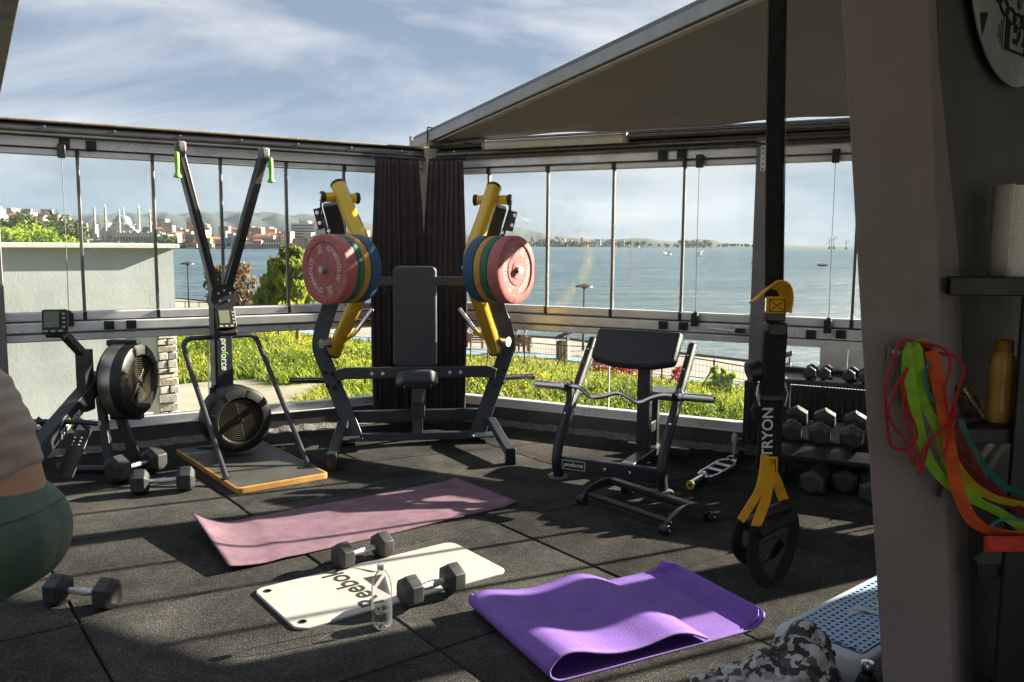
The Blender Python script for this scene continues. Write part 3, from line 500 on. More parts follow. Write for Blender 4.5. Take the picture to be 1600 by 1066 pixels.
# ================================================================= plate loaded press machine in the corner
YELLOW = mat('yellow_enamel', (0.72, 0.44, 0.012), rough=0.26, var=0.06, scale=6, coat=0.5)
NAVY = mat('dark_frame_paint', (0.040, 0.047, 0.058), rough=0.34, var=0.2, scale=10, bump=0.08, bscale=700)
PAD = mat('press_pad_vinyl', (0.045, 0.052, 0.066), rough=0.40, var=0.2, scale=7, bump=0.3, bscale=380)
MO, MY = Vector((-0.591, 5.479, 0)), R(9)
pm = thing('chest_press_machine', 'black plate loaded press machine with bent yellow arms before the curtain', 'gym machine', MO, MY)
def bolt(parent, p, d, r=0.012, m=CHROME):
    d = Vector(d).normalized(); p = Vector(p); b = MB(); b.cyl(p, p + d * 0.008, r, 12); b.cyl(p + d * 0.008, p + d * 0.014, r * 0.6, 6); return b.obj('bolt', m, parent)
for s in (-1, 1):
    pts = spline([(s * 0.455, 0.74, 0.03), (s * 0.575, 0.83, 0.33), (s * 0.682, 0.915, 0.585), (s * 0.712, 0.945, 0.69), (s * 0.695, 0.985, 0.82), (s * 0.645, 1.0, 0.97), (s * 0.575, 0.92, 1.22), (s * 0.555, 0.80, 1.48), (s * 0.60, 0.66, 1.74)], 6)
    u = MB().sweep(pts, 0.115, 0.055).obj('upright', NAVY, pm, bevel=0.006)
    for (x, y, z) in ((0.60, 0.81, 0.40), (0.655, 0.82, 0.41), (0.618, 0.84, 0.50), (0.672, 0.85, 0.51)): bolt(u, (s * x, y, z), (0, -1, -0.15), 0.014, BLACK)
    MB().beam((s * 0.586, -0.04, 0.075), (s * 0.545, 0.60, 0.16), 0.06, 0.055).obj('leg', NAVY, pm, bevel=0.005)
    ft = MB().span((s * 0.586 - 0.034, -0.075, 0.0), (s * 0.586 + 0.034, -0.01, 0.115)).obj('foot', BLACK, pm, bevel=0.006)
    MB().beam((s * 0.545, 0.60, 0.16), (s * 0.52, 0.90, 0.10), 0.06, 0.055).obj('rear_leg', NAVY, pm, bevel=0.005)
    bp_ = MB().beam((s * 0.36, 0.66, 0.045), (s * 0.60, 0.66, 0.045), 0.012, 0.16, (0, 0, 1)).obj('base_plate', NAVY, pm, bevel=0.003)
    for x in (0.40, 0.56): bolt(bp_, (s * x, 0.60, 0.052), (0, 0, 1), 0.013)
    arm = MB().tube(spline([(s * 0.540, 0.515, 1.86), (s * 0.455, 0.37, 1.645), (s * 0.362, 0.215, 1.43), (s * 0.345, 0.195, 1.33), (s * 0.375, 0.28, 1.18), (s * 0.50, 0.60, 0.90), (s * 0.605, 0.88, 0.66)], 6), 0.054, 20).obj('press_arm', YELLOW, pm)
    MB().tube([(s * 0.537, 0.510, 1.853), (s * 0.543, 0.520, 1.868), (s * 0.547, 0.526, 1.878)], [0.0545, 0.056, 0.045], 20).obj('end_cap', BLACK, arm)
    MB().tube([(s * 0.602, 0.872, 0.668), (s * 0.609, 0.890, 0.650), (s * 0.612, 0.897, 0.643)], [0.0545, 0.056, 0.045], 20).obj('end_cap', BLACK, arm)
    MB().cyl((s * 0.43, 0.54, 1.775), (s * 0.63, 0.46, 1.775), 0.033, 18).obj('pivot', YELLOW, arm)
    for e in (0.425, 0.635):
        wv = MB(); y = 0.54 - (e - 0.43) * 0.4; sg = 1 if e > 0.5 else -1
        wv.cyl((s * e, y, 1.775), (s * (e + sg * 0.022), y - sg * 0.009, 1.775), 0.04, 18); q = wv.obj('pivot_collar', BLACK, arm, bevel=.004)
        MB().cyl((s * (e + sg * 0.022), y - sg * 0.009, 1.775), (s * (e + sg * 0.028), y - sg * 0.011, 1.775), 0.024, 16).obj('pivot_washer', CHROME, q)
    br = MB().sweep([(s * 0.655, 0.50, 1.80), (s * 0.665, 0.56, 1.70), (s * 0.64, 0.64, 1.58), (s * 0.60, 0.72, 1.42)], 0.012, 0.075, (1, 0, 0)).obj('bracket', NAVY, pm, bevel=.003)
    MB().beam((s * 0.69, 0.53, 1.70), (s * 0.66, 0.56, 1.56), 0.05, 0.02, (1, 0.2, 0)).obj('stop_plate', mat('grey_plate', (.09, .09, .09), rough=.4, metal=.5), br, bevel=.003)
    for z, y, x in ((1.67, 0.50, 0.685), (1.60, 0.52, 0.67), (1.55, 0.62, 0.615), (1.42, 0.66, 0.60)): bolt(br, (s * x, y, z), (s * 0.3, -1, 0), 0.013)
    MB().cyl((s * 0.62, 0.80, 0.735), (s * 0.69, 0.74, 0.735), 0.036, 18).obj('hub', CHROME, arm)
    hd = MB().tube([(s * 0.53, 0.74, 0.755), (s * 0.46, 0.75, 0.80), (s * 0.43, 0.755, 0.835)], 0.017, 12).obj('handle_stem', YELLOW, arm)
    MB().tube([(s * 0.435, 0.754, 0.828), (s * 0.318, 0.775, 0.985)], 0.017, 14).obj('handle', CHROME, pm, bevel=.003)
    hdir = Vector((s * 0.73, -0.683, 0)); h0 = Vector((s * 0.29, 0.15, 1.30))
    MB().cyl(h0, h0 + hdir * 0.462, 0.0235, 18).obj('weight_horn', CHROME, pm)
    st = MB().cyl((s * 0.66, 0.93, 0.435), (s * 0.935, 1.07, 0.415), 0.0235, 16).obj('storage_horn', mat('dark_chrome', (.12, .12, .12), rough=.25, metal=.9), pm)
    MB().cyl((s * 0.930, 1.067, 0.415), (s * 0.942, 1.073, 0.414), 0.026, 16).obj('end_ring', BLACK, st)
MB().sweep([(-0.60, 0.80, 0.485), (-0.52, 0.80, 0.505), (0.52, 0.80, 0.505), (0.60, 0.80, 0.485)], 0.05, 0.085, (0, 1, 0)).obj('cross_beam', NAVY, pm, bevel=.008)
for x in (-0.33, -0.25, 0.25, 0.33): bolt(pm, (x, 0.772, 0.505), (0, -1, 0), 0.014)
MB().span((-0.42, 0.60, 0.03), (0.42, 0.65, 0.085)).obj('floor_beam', NAVY, pm, bevel=.005)
MB().span((-0.50, 0.88, 0.11), (0.50, 0.93, 0.20)).obj('rear_beam', NAVY, pm, bevel=.005)
MB().span((-0.58, 0.97, 1.145), (0.58, 1.02, 1.215)).obj('upper_beam', NAVY, pm, bevel=.006)
MB().beam((0, 0.63, 0.06), (0, 0.66, 0.44), 0.075, 0.06).obj('seat_post', NAVY, pm, bevel=.004)
MB().beam((0, 0.60, 0.20), (0, 0.615, 0.30), 0.10, 0.10).obj('post_sleeve', BLACK, pm, bevel=.006)
MB().beam((0, 0.90, 0.2), (0, 1.06, 1.22), 0.07, 0.05).obj('back_post', NAVY, pm, bevel=.004)
def pad(name, prof, thick, M, m, parent, r=0.02):
    b = MB(); b.prism(prof, -thick / 2, thick / 2, M); return b.obj(name, m, parent, bevel=r, seg=4, smooth=50)
bk = pad('back_pad', rrect(0.335, 0.78, 0.045), 0.075, Matrix.Translation((0, 0.985, 0.905)) @ Matrix.Rotation(R(86), 4, 'X'), PAD, pm, 0.022)
def seatf():
    b = MB(); b.prism([(-0.105, -0.17), (0.105, -0.17), (0.152, 0.02), (0.152, 0.2), (-0.152, 0.2), (-0.152, 0.02)], -0.05, 0.05, Matrix.Translation((0, 0.60, 0.49)) @ Matrix.Rotation(R(-14), 4, 'X')); return b.obj('seat_pad', PAD, pm, bevel=0.028, seg=4, smooth=50)
seatf()
MB().prism(rrect(0.2, 0.22, 0.02), -0.012, 0.012, Matrix.Translation((0, 0.62, 0.425)) @ Matrix.Rotation(R(-14), 4, 'X')).obj('seat_plate', BLACK, pm, bevel=.003)

# bumper plates: each one is a thing of its own
def plate_mat(name, c): return mat(name, c, rough=0.58, var=0.26, scale=34, bump=0.25, bscale=160, rvar=0.15)
PC = {'red': plate_mat('red_bumper', (0.42, 0.125, 0.120)), 'green': plate_mat('green_bumper', (0.012, 0.145, 0.085)), 'yellow': plate_mat('yellow_bumper', (0.52, 0.27, 0.035)), 'blue': plate_mat('blue_bumper', (0.02, 0.085, 0.17))}
def plate_mesh(r, t):
    h = t / 2
    return [(0.0255, -h), (0.055, -h), (0.057, -h + .004), (0.098, -h + .004), (0.101, -h + 0.008), (0.165, -h + .008), (0.172, -h), (r - .012, -h), (r - .003, -h + .004), (r, -h + .012), (r, h - .012), (r - .003, h - .004), (r - .012, h), (0.172, h), (0.165, h - .008), (0.101, h - .008), (0.098, h - .004), (0.057, h - .004), (0.055, h), (0.0255, h), (0.0255, -h)]
RM = pm.matrix_basis.copy() if False else Matrix.Translation(MO) @ rotz(MY)
PRINT = mat('plate_print', (0.62, 0.55, 0.52), rough=0.6, var=0.15, scale=60)
def arc_text(txt, rad, a0, size, parent, z):
    """Lettering bent round the plate face, centred at angle a0 (degrees)."""
    me = text_mesh(txt, size, ext=0.0005, bold=0.0012, space=1.12)
    for v in me.vertices:
        x, y = v.co.x, v.co.y; th = R(a0) - x / rad; r_ = rad + y; v.co.x, v.co.y, v.co.z = r_ * math.cos(th), r_ * math.sin(th), z + v.co.z
    return mkobj('lettering', me, PRINT, parent, smooth=0, fix=False)
for s, side in ((-1, 'left'), (1, 'right')):
    hdir = (RM.to_3x3() @ Vector((s * 0.73, -0.683, 0))).normalized(); h0 = RM @ Vector((s * 0.29, 0.15, 1.30)); t = 0.435
    for cn, th, rd, rank in (('red', 0.092, 0.219, 'outermost'), ('green', 0.050, 0.2175, 'second'), ('yellow', 0.054, 0.218, 'third'), ('blue', 0.085, 0.219, 'innermost')):
        c = h0 + hdir * (t - th / 2); t -= th + 0.0015
        pl = thing('bumper_plate', f'{cn} bumper plate, {rank} on the {side} arm of the press machine', 'weight plate', c, 0, 'bumper plates on the press machine')
        q = hdir.to_track_quat('Z', 'Y'); pl.rotation_mode = 'QUATERNION'; pl.rotation_quaternion = q
        MB().lathe(plate_mesh(rd, th), 64).obj('rubber_disc', PC[cn], pl, smooth=30)
        MB().lathe([(0.0238, -th / 2 - .002), (0.036, -th / 2 - .002), (0.036, th / 2 + .002), (0.0238, th / 2 + .002), (0.0238, -th / 2 - .002)], 24).obj('hub_ring', CHROME if cn != 'red' else mat('dark_hub', (.2, .19, .18), rough=.35, metal=.8), pl)
        if cn == 'red':
            for k in (0, 1):
                rot = 20 if s < 0 else -30
                arc_text('GYMHOLIX', 0.133, rot + 180 * k + 5, 0.046, pl, th / 2 - 0.0075)
                arc_text('25', 0.145, rot + 90 + 180 * k, 0.034, pl, th / 2 - 0.0075); arc_text('KG', 0.117, rot + 90 + 180 * k, 0.030, pl, th / 2 - 0.0075)
    # spring collar end of the horn
# ================================================================= ski machine
SO, SY = Vector((-1.368, 4.969, 0)), R(38)
sk = thing('ski_machine', 'tall black ski trainer with green handles on a wood edged platform', 'gym machine', SO, SY)
FAN = mat('fan_black', (0.014, 0.014, 0.014), rough=0.42, var=0.2, scale=20)
GRL = mat('fan_grille', (0.10, 0.085, 0.06), rough=0.3, metal=0.6, var=.1)
WOOD = mat('oak_edge', (0.52, 0.27, 0.07), rough=0.5, var=0.22, scale=12)
DECK = mat('deck_laminate', (0.075, 0.070, 0.062), rough=0.55, var=0.25, scale=6, bump=0.3, bscale=260)
dk = MB(); dk.prism(rrect(0.57, 1.19, 0.03, cx=0, cy=0.595), 0.012, 0.036); dk.obj('platform', DECK, sk, bevel=.003)
ed = MB(); out = rrect(0.582, 1.202, 0.036, cx=0, cy=0.595); inn = rrect(0.552, 1.172, 0.026, cx=0, cy=0.595); k = len(out)
ed.add([(x, y, 0.004) for x, y in out] + [(x, y, 0.034) for x, y in out] + [(x, y, 0.0375) for x, y in inn], [(i, (i + 1) % k, k + (i + 1) % k, k + i) for i in range(k)] + [(k + i, k + (i + 1) % k, 2 * k + (i + 1) % k, 2 * k + i) for i in range(k)]); ed.obj('wood_edge', WOOD, sk)
SILV = mat('column_side', (0.10, 0.10, 0.10), rough=0.4, metal=0.4, var=0.15)
MB().span((-0.055, 0.97, 0.03), (0.055, 1.09, 1.16)).obj('column', STEEL_B, sk, bevel=.006)
MB().span((-0.064, 0.985, 0.04), (-0.0555, 1.085, 1.15)).obj('side_strip', SILV, sk, bevel=.003)
for s in (-1, 1):
    a_ = MB().beam((s * 0.035, 1.02, 1.12), (s * 0.275, 0.905, 2.03), 0.050, 0.085, (1, 0, 0)).obj('arm', STEEL_B, sk, bevel=.005)
    MB().beam((s * 0.012 - 0.018, 0.975, 1.14), (s * 0.258 - 0.018, 0.862, 2.00), 0.010, 0.012, (1, 0, 0)).obj('arm_edge', SILV, a_)
    MB().cyl((s * 0.275 - 0.02, 0.87, 2.045), (s * 0.275 + 0.02, 0.87, 2.045), 0.038, 18).obj('pulley', SILV, sk, bevel=.004)
    MB().span((s * 0.275 - 0.028, 0.84, 2.03), (s * 0.275 + 0.028, 0.93, 2.10)).obj('pulley_cover', mat('grey_plastic', (.16, .16, .165), rough=.5), sk, bevel=.012)
    MB().cyl((s * 0.305, 0.848, 2.03), (s * 0.305, 0.848, 2.09), 0.003, 6).obj('cord', BLACK, sk)
    MB().lathe([(0.008, 2.035), (0.014, 2.025), (0.0155, 1.98), (0.0135, 1.93), (0.0135, 1.90), (0.022, 1.885), (0.026, 1.878), (0.026, 1.870), (0.010, 1.866)], 16, Matrix.Translation((s * 0.309, 0.848, 0))).obj('handle', mat('lime_grip', (0.20, 0.56, 0.05), rough=.5), sk)
    rl = spline([(s * 0.265, 0.245, 0.036), (s * 0.262, 0.62, 0.385), (s * 0.258, 0.98, 0.715), (s * 0.250, 1.035, 0.782), (s * 0.215, 1.045, 0.812), (s * 0.17, 1.045, 0.815), (s * 0.05, 1.045, 0.815)], 5)
    MB().tube(rl, 0.0165, 14).obj('handrail', mat('grey_tube', (0.05, 0.05, 0.058), rough=.35, metal=.3), sk)
    MB().lathe([(0.032, 0.036), (0.032, 0.041), (0.018, 0.046)], 16, Matrix.Translation((s * 0.265, 0.245, 0))).obj('rail_flange', STEEL_B, sk)
pv_ = MB().prism([(-0.09, 1.08), (-0.055, 1.0), (0.055, 1.0), (0.09, 1.08), (0.075, 1.16), (0.03, 1.18), (-0.03, 1.18), (-0.075, 1.16)], -0.006, 0.006, Matrix(((1, 0, 0, 0), (0, 0, 1, 0.962), (0, 1, 0, 0), (0, 0, 0, 1)))).obj('joint_plate', STEEL_B, sk, bevel=.002)
for x, z in ((-0.04, 1.12), (0.0, 1.14), (0.04, 1.12), (-0.03, 1.07), (0.03, 1.07)): bolt(pv_, (x, 0.955, z), (0, -1, 0), 0.008)
def fan(parent, c, axis, r=0.222, th=0.17, spin=0.0, band=None):
    """Air flywheel housing: drum, bezel ring, concentric wire grille and spokes."""
    q = Vector(axis).to_track_quat('Z', 'Y').to_matrix().to_4x4(); M = Matrix.Translation(c) @ q @ rotz(spin); h = th / 2
    dr = MB().lathe([(0.0, -h), (r * 0.9, -h), (r, -h + .02), (r, h - .03), (r * 0.965, h - .008), (r * 0.90, h), (r * 0.70, h + .004), (r * 0.64, h - .012), (r * 0.62, h - .05), (0.0, h - .05)], 56, M).obj('flywheel_housing', FAN, parent, smooth=35)
    for k in range(9): 
        rr = r * (0.10 + 0.062 * k); MB().tube([M @ Vector((rr * math.cos(t), rr * math.sin(t), h - .012)) for t in np.linspace(0, 2 * math.pi, 41)], 0.0034, 6, caps=False).obj('grille_ring', GRL, dr)
    for k in range(4):
        t = k * math.pi / 2; MB().beam(M @ Vector((r * .05 * math.cos(t), r * .05 * math.sin(t), h - .014)), M @ Vector((r * .64 * math.cos(t), r * .64 * math.sin(t), h - .014)), 0.006, 0.006, (0.3, 0.2, 1)).obj('spoke', GRL, dr)
    for k in range(2):
        t0 = R(38 + 180 * k); sec = [(r * 0.09 * math.cos(t0 + a), r * 0.09 * math.sin(t0 + a)) for a in np.linspace(0, R(52), 6)] + [(r * 0.63 * math.cos(t0 + a), r * 0.63 * math.sin(t0 + a)) for a in np.linspace(R(52), 0, 8)]
        MB().prism(sec, h - .030, h - .026, M).obj('vane_plate', FAN, dr)
    MB().lathe([(0.0, h - .03), (r * .10, h - .02), (r * .10, h - .008), (r * .06, h), (0, h)], 20, M).obj('hub', FAN, dr)
    for k in range(8):
        t = k * math.pi / 4 + .3; MB().beam(M @ Vector((r * .72 * math.cos(t), r * .72 * math.sin(t), h + .003)), M @ Vector((r * .93 * math.cos(t), r * .93 * math.sin(t), h - .002)), 0.007, 0.012, (0.3, 0.2, 1)).obj('rib', FAN, dr)
    if band: MB().lathe([(r + .0015, -h + .03), (r + .0015, h - .075)], 56, M).obj('vent_band', band, dr)
    return dr
fan(sk, (0, 0.80, 0.285), (0, -1, 0), 0.222, 0.20, 0.2)
for s in (-1, 1): MB().beam((s * 0.05, 1.03, 0.03), (s * 0.16, 1.12, 0.03), 0.04, 0.03, (0, 0, 1)).obj('column_foot', STEEL_B, sk, bevel=.004)
def monitor(parent, c, rx, rz_, s=1.0):
    M = Matrix.Translation(c) @ rotz(rz_) @ Matrix.Rotation(rx, 4, 'X')      # screen faces local -y
    mo = MB().prism(rrect(0.125 * s, 0.135 * s, 0.012), -0.022, 0.022, M @ Matrix.Rotation(R(90), 4, 'X')).obj('monitor', BLACK, parent, bevel=.005)
    MB().prism(rrect(0.072 * s, 0.088 * s, 0.004, cx=-0.016 * s, cy=0.012 * s), 0.0222, 0.024, M @ Matrix.Rotation(R(90), 4, 'X')).obj('screen', mat('lcd', (0.17, 0.20, 0.13), rough=0.25, var=.08), mo)
    for k in range(4): MB().prism(rrect(0.016, 0.011, 0.003, cx=0.044 * s, cy=(-0.03 + 0.024 * k) * s), 0.022, 0.0245, M @ Matrix.Rotation(R(90), 4, 'X')).obj('button', mat('pale_button', (.35, .35, .35)), mo)
    for k in range(3): MB().prism(rrect(0.024, 0.011, 0.003, cx=(-0.045 + 0.036 * k) * s, cy=-0.052 * s), 0.022, 0.0245, M @ Matrix.Rotation(R(90), 4, 'X')).obj('button', mat('pale_button', (.35, .35, .35)), mo)
    return mo
monitor(sk, (0.0, 0.93, 0.945), R(-18), 0)
MB().cyl((-0.05, 0.925, 0.855), (0.065, 0.925, 0.855), 0.026, 16).obj('monitor_mount', BLACK, sk, bevel=.004)
MB().beam((0, 0.97, 0.87), (0, 0.93, 0.87), 0.05, 0.06).obj('mount_bracket', BLACK, sk, bevel=.004)
text('pro', 0.062, WHITE_P, sk, frame((-0.004, 0.9685, 0.768), (0, 0, -1), (1, 0, 0)), bold=.0012, shear=.15)
text('f', 0.062, GREEN_P, sk, frame((-0.004, 0.9685, 0.716), (0, 0, -1), (1, 0, 0)), bold=.0012, shear=.15)
text('orce', 0.062, WHITE_P, sk, frame((-0.004, 0.9685, 0.650), (0, 0, -1), (1, 0, 0)), bold=.0012, shear=.15)
MB().span((-0.028, 0.9680, 0.600), (-0.024, 0.9690, 0.705)).obj('underline', GREEN_P, sk)
MB().beam((-0.13, 0.87, 0.47), (-0.06, 0.99, 0.47), 0.05, 0.03, (0, 0, 1)).obj('clamp', BLACK, sk, bevel=.004)
# ================================================================= rowing machine at the left
rO = Vector((-2.60, 5.42, 0))
rm_ = thing('rowing_machine', 'black rowing machine with steel banded air flywheel beside the left wall', 'gym machine', rO, R(180))       # local +y runs towards the viewer
band = mat('perforated_steel', (0.42, 0.38, 0.33), rough=0.35, metal=0.8, var=0.25, scale=220)
fan(rm_, (-0.115, 0.02, 0.575), (-1, 0.10, 0), 0.238, 0.185, 0.9, band)
for z, y in ((0.815, 0.02), (0.335, 0.02)): MB().span((-0.20, y - 0.035, z - 0.02), (0.0, y + 0.035, z + 0.02)).obj('clip', BLACK, rm_, bevel=.008)
MB().beam((0.03, 0.10, 0.60), (0.03, 0.95, 0.26), 0.085, 0.10).obj('main_beam', STEEL_B, rm_, bevel=.006)
MB().beam((0.03, 0.95, 0.30), (0.03, 2.4, 0.27), 0.06, 0.085).obj('rail', mat('rail_alu', (.3, .3, .3), rough=.35, metal=.8), rm_, bevel=.004)
MB().span((0.0, 0.22, 0.42), (0.06, 0.33, 0.80)).obj('mast', STEEL_B, rm_, bevel=.006)
MB().beam((0.03, 0.27, 0.76), (0.03, 0.545, 0.955), 0.045, 0.05).obj('monitor_arm', STEEL_B, rm_, bevel=.006)
monitor(rm_, (0.02, 0.60, 1.00), R(-14), R(180 + 22), 1.05)
MB().cyl((-0.02, 0.585, 0.925), (0.08, 0.585, 0.925), 0.018, 12).obj('monitor_mount', BLACK, rm_)
MB().beam((0.03, 0.10, 0.50), (-0.10, 0.28, 0.04), 0.05, 0.045).obj('front_leg', STEEL_B, rm_, bevel=.005)
MB().beam((0.0, -0.03, 0.42), (-0.13, -0.02, 0.03), 0.06, 0.045).obj('front_leg', STEEL_B, rm_, bevel=.005)
MB().cyl((-0.26, 0.20, 0.03), (0.26, 0.20, 0.03), 0.022, 14).obj('foot_tube', STEEL_B, rm_)
for x in (-0.25, 0.25): MB().cyl((x - 0.02, 0.20, 0.035), (x + 0.02, 0.20, 0.035), 0.034, 16).obj('wheel', BLACK, rm_, bevel=.004)
for s in (-1, 1):
    fp = MB().beam((0.03 + s * 0.12, 0.56, 0.36), (0.03 + s * 0.12, 0.80, 0.14), 0.10, 0.014).obj('foot_plate', BLACK, rm_, bevel=.004)
    MB().tube([(0.03 + s * 0.07, 0.585, 0.375), (0.03 + s * 0.12, 0.60, 0.43), (0.03 + s * 0.17, 0.585, 0.375)], 0.02, 10, ry=.005).obj('strap', BLACK, fp)
    for k in range(8): MB().cyl((0.03 + s * 0.12 - 0.02 + 0.04 * (k % 2), 0.595 + .018 * (k // 2), 0.34 - .017 * (k // 2)), (0.03 + s * 0.12 - 0.02 + 0.04 * (k % 2), 0.602 + .018 * (k // 2), 0.348 - .017 * (k // 2)), 0.006, 8).obj('peg', CHROME, fp)
hb = MB().tube([(-0.22, 0.63, 0.415), (-0.1, 0.61, 0.42), (0.16, 0.61, 0.42), (0.28, 0.63, 0.415)], 0.016, 12).obj('pull_handle', BLACK, rm_)
u = Vector((0, 0.85, -0.34)).normalized()
for tx, m_, d in (('pro', WHITE_P, 0.245), ('f', GREEN_P, 0.185), ('orce', WHITE_P, 0.11)):
    text(tx, 0.068, m_, rm_, frame(Vector((-0.0135, 0.10, 0.60)) + u * (0.42 + d - 0.1) + Vector((0, 0, -0.012)), -u, (0, 0.34, 0.85)), bold=.0012, shear=.15)
MB().beam(Vector((-0.013, 0.10, 0.565)) + u * 0.40, Vector((-0.013, 0.10, 0.565)) + u * 0.56, 0.002, 0.006, (1, 0, 0)).obj('underline', GREEN_P, rm_)
# ================================================================= preacher bench
pO, pY = Vector((0.606, 5.064, 0)), R(-26.6)
pb = thing('preacher_bench', 'black preacher curl bench holding a wavy chrome bar near the right windows', 'gym bench', pO, pY)
for s in (-1, 1):
    sd = spline([(s * 0.339, 0.0, 0.012), (s * 0.339, -0.035, 0.12), (s * 0.338, -0.01, 0.22), (s * 0.338, 0.05, 0.295), (s * 0.340, 0.30, 0.545), (s * 0.343, 0.575, 0.815)], 6)
    si = MB().tube(sd, 0.042, 14, ry=0.03, side=(0, 0, 1)).obj('side_frame', STEEL_B, pb)
    MB().lathe([(0.062, 0), (0.062, 0.008), (0.045, 0.014)], 24, Matrix.Translation((s * 0.339, 0, 0))).obj('foot', mat('grey_rubber', (.12, .12, .12), rough=.7), pb)
    MB().beam((s * 0.342, 0.075, 0.335), (s * 0.345, 0.215, 0.50), 0.05, 0.03).obj('hook_plate', STEEL_B, si, bevel=.004)
    MB().beam((s * 0.346, 0.185, 0.44), (s * 0.35, 0.19, 0.57), 0.04, 0.05).obj('bar_post', STEEL_B, si, bevel=.005)
    MB().tube([(s * 0.35, 0.13, 0.575), (s * 0.35, 0.15, 0.535), (s * 0.35, 0.20, 0.528), (s * 0.35, 0.225, 0.575)], 0.013, 8).obj('bar_cup', STEEL_B, si)
    for t in (0.36, 0.45, 0.53): bolt(si, (s * 0.340, t - 0.05, t + 0.232), (0, -0.75, 0.6), 0.009)
    bolt(si, (s * 0.343, 0.10, 0.39), (0, -0.75, 0.5), 0.009)
MB().span((-0.32, -0.035, 0.055), (0.32, 0.015, 0.145)).obj('front_beam', STEEL_B, pb, bevel=.006)
for x in (-0.02, 0.14): bolt(pb, (x, -0.036, 0.10), (0, -1, 0), 0.015)
lg = MB(); lg.prism(rrect(0.155, 0.058, 0.008), -0.001, 0.001, frame((-0.225, -0.037, 0.10), (1, 0, 0), (0, 0, 1))); lb = lg.obj('badge', WHITE_P, pb)
MB().prism(rrect(0.147, 0.050, 0.006), -0.0012, 0.0012, frame((-0.225, -0.0382, 0.10), (1, 0, 0), (0, 0, 1))).obj('badge_field', BLACK, lb)
text('proforce', 0.036, WHITE_P, lb, frame((-0.225, -0.0400, 0.102), (1, 0, 0), (0, 0, 1)), bold=.0008, shear=.2)
MB().beam((0.05, 0.0, 0.07), (0.05, 0.80, 0.07), 0.09, 0.06).obj('spine_beam', mat('grey_beam', (0.07, 0.07, 0.068), rough=.35, metal=.3), pb, bevel=.006)
MB().span((-0.16, 0.79, 0.02), (0.28, 0.84, 0.08)).obj('rear_foot', STEEL_B, pb, bevel=.005)
MB().span((0.0, 0.50, 0.08), (0.085, 0.57, 0.66)).obj('pad_post', STEEL_B, pb, bevel=.006)
nrm = Vector((0, -0.77, 0.64)).normalized()
PM = Matrix.Translation((0.0, 0.465, 0.800)) @ Matrix.Rotation(R(50), 4, 'X')
ap = MB(); out = [(-0.285, -0.115), (-0.15, -0.150), (0, -0.158), (0.15, -0.150), (0.285, -0.115), (0.29, 0.125), (-0.29, 0.125)]
ap.prism(out, -0.04, 0.04, PM); ap.obj('arm_pad', VINYL, pb, bevel=.03, seg=4, smooth=50)
MB().span((0.0, 0.74, 0.08), (0.07, 0.80, 0.42)).obj('seat_post', STEEL_B, pb, bevel=.005)
MB().beam((0.04, 0.57, 0.24), (0.04, 0.76, 0.24), 0.05, 0.07).obj('link_beam', STEEL_B, pb, bevel=.004)
MB().prism(rrect(0.30, 0.28, 0.05), 0.42, 0.475, Matrix.Translation((0.07, 0.83, 0))).obj('seat_pad', mat('seat_grey_vinyl', (.09, .105, .12), rough=.4, var=.15, bump=.2, bscale=300), pb, bevel=.02, seg=3)
# curl bar resting in the cups
ez = thing('curl_bar', 'wavy chrome curl bar lying across the preacher bench', 'barbell', Matrix.Translation(pO) @ rotz(pY) @ Vector((0, 0.175, 0.555)), pY)
cp_ = spline([(-0.36, 0, 0), (-0.28, 0.0, 0.0), (-0.20, 0.01, -0.055), (-0.11, 0, -0.04), (-0.02, 0, -0.012), (0.05, 0.0, -0.035), (0.12, 0, -0.062), (0.21, 0, -0.02), (0.28, 0, 0.0), (0.36, 0, 0)], 6)
MB().tube(cp_, 0.0145, 14).obj('shaft', CHROME, ez)
for s in (-1, 1):
    MB().cyl((s * 0.40, 0, 0), (s * 0.585, 0, 0), 0.0255, 20).obj('sleeve', CHROME, ez, bevel=.003)
    c_ = MB().cyl((s * 0.37, 0, 0), (s * 0.40, 0, 0), 0.034, 20).obj('collar', CHROME, ez, bevel=.004)
    for sg in (-1, 1): MB().tube([(s * 0.385, 0.0, 0.03), (s * 0.375, -0.03 * sg, 0.045), (s * 0.345, -0.05 * sg, 0.02)], 0.004, 6).obj('spring_clip', CHROME, c_)
# straight hammer bar on the floor
d_ = Vector((1.651 - 1.063, 5.815 - 4.929, 0)); hy = math.atan2(d_.y, d_.x)
hbz = thing('hammer_grip_bar', 'chrome bar with twin grips and a yellow end lying on the floor', 'barbell', (1.085, 4.965, 0.03), hy)
MB().cyl((0, 0, 0), (0.20, 0, 0), 0.0255, 20).obj('sleeve', CHROME, hbz, bevel=.003)
MB().cyl((-0.012, 0, 0), (0, 0, 0), 0.0275, 20).obj('end_plug', mat('yellow_plug', (.6, .5, .03), rough=.4), hbz, bevel=.003)
MB().cyl((-0.014, 0, 0), (-0.012, 0, 0), 0.010, 12).obj('end_print', BLACK, hbz)
MB().cyl((0.20, 0, 0), (0.225, 0, 0), 0.036, 20).obj('collar', CHROME, hbz, bevel=.004)
for s in (-1, 1):
    MB().tube([(0.215, 0, 0), (0.26, s * 0.05, 0), (0.32, s * 0.06, 0), (0.62, s * 0.06, 0), (0.68, s * 0.05, 0), (0.72, 0, 0)], 0.011, 10).obj('side_rod', CHROME, hbz)
for x in (0.40, 0.54): MB().cyl((x, -0.06, 0), (x + 0.03, 0.06, 0), 0.013, 12).obj('grip', CHROME, hbz)
MB().cyl((0.71, 0, 0), (0.735, 0, 0), 0.034, 20).obj('collar', CHROME, hbz, bevel=.004)
MB().cyl((0.735, 0, 0), (0.93, 0, 0), 0.0255, 20).obj('sleeve', mat('dark_chrome', (.12, .12, .12)), hbz, bevel=.003)
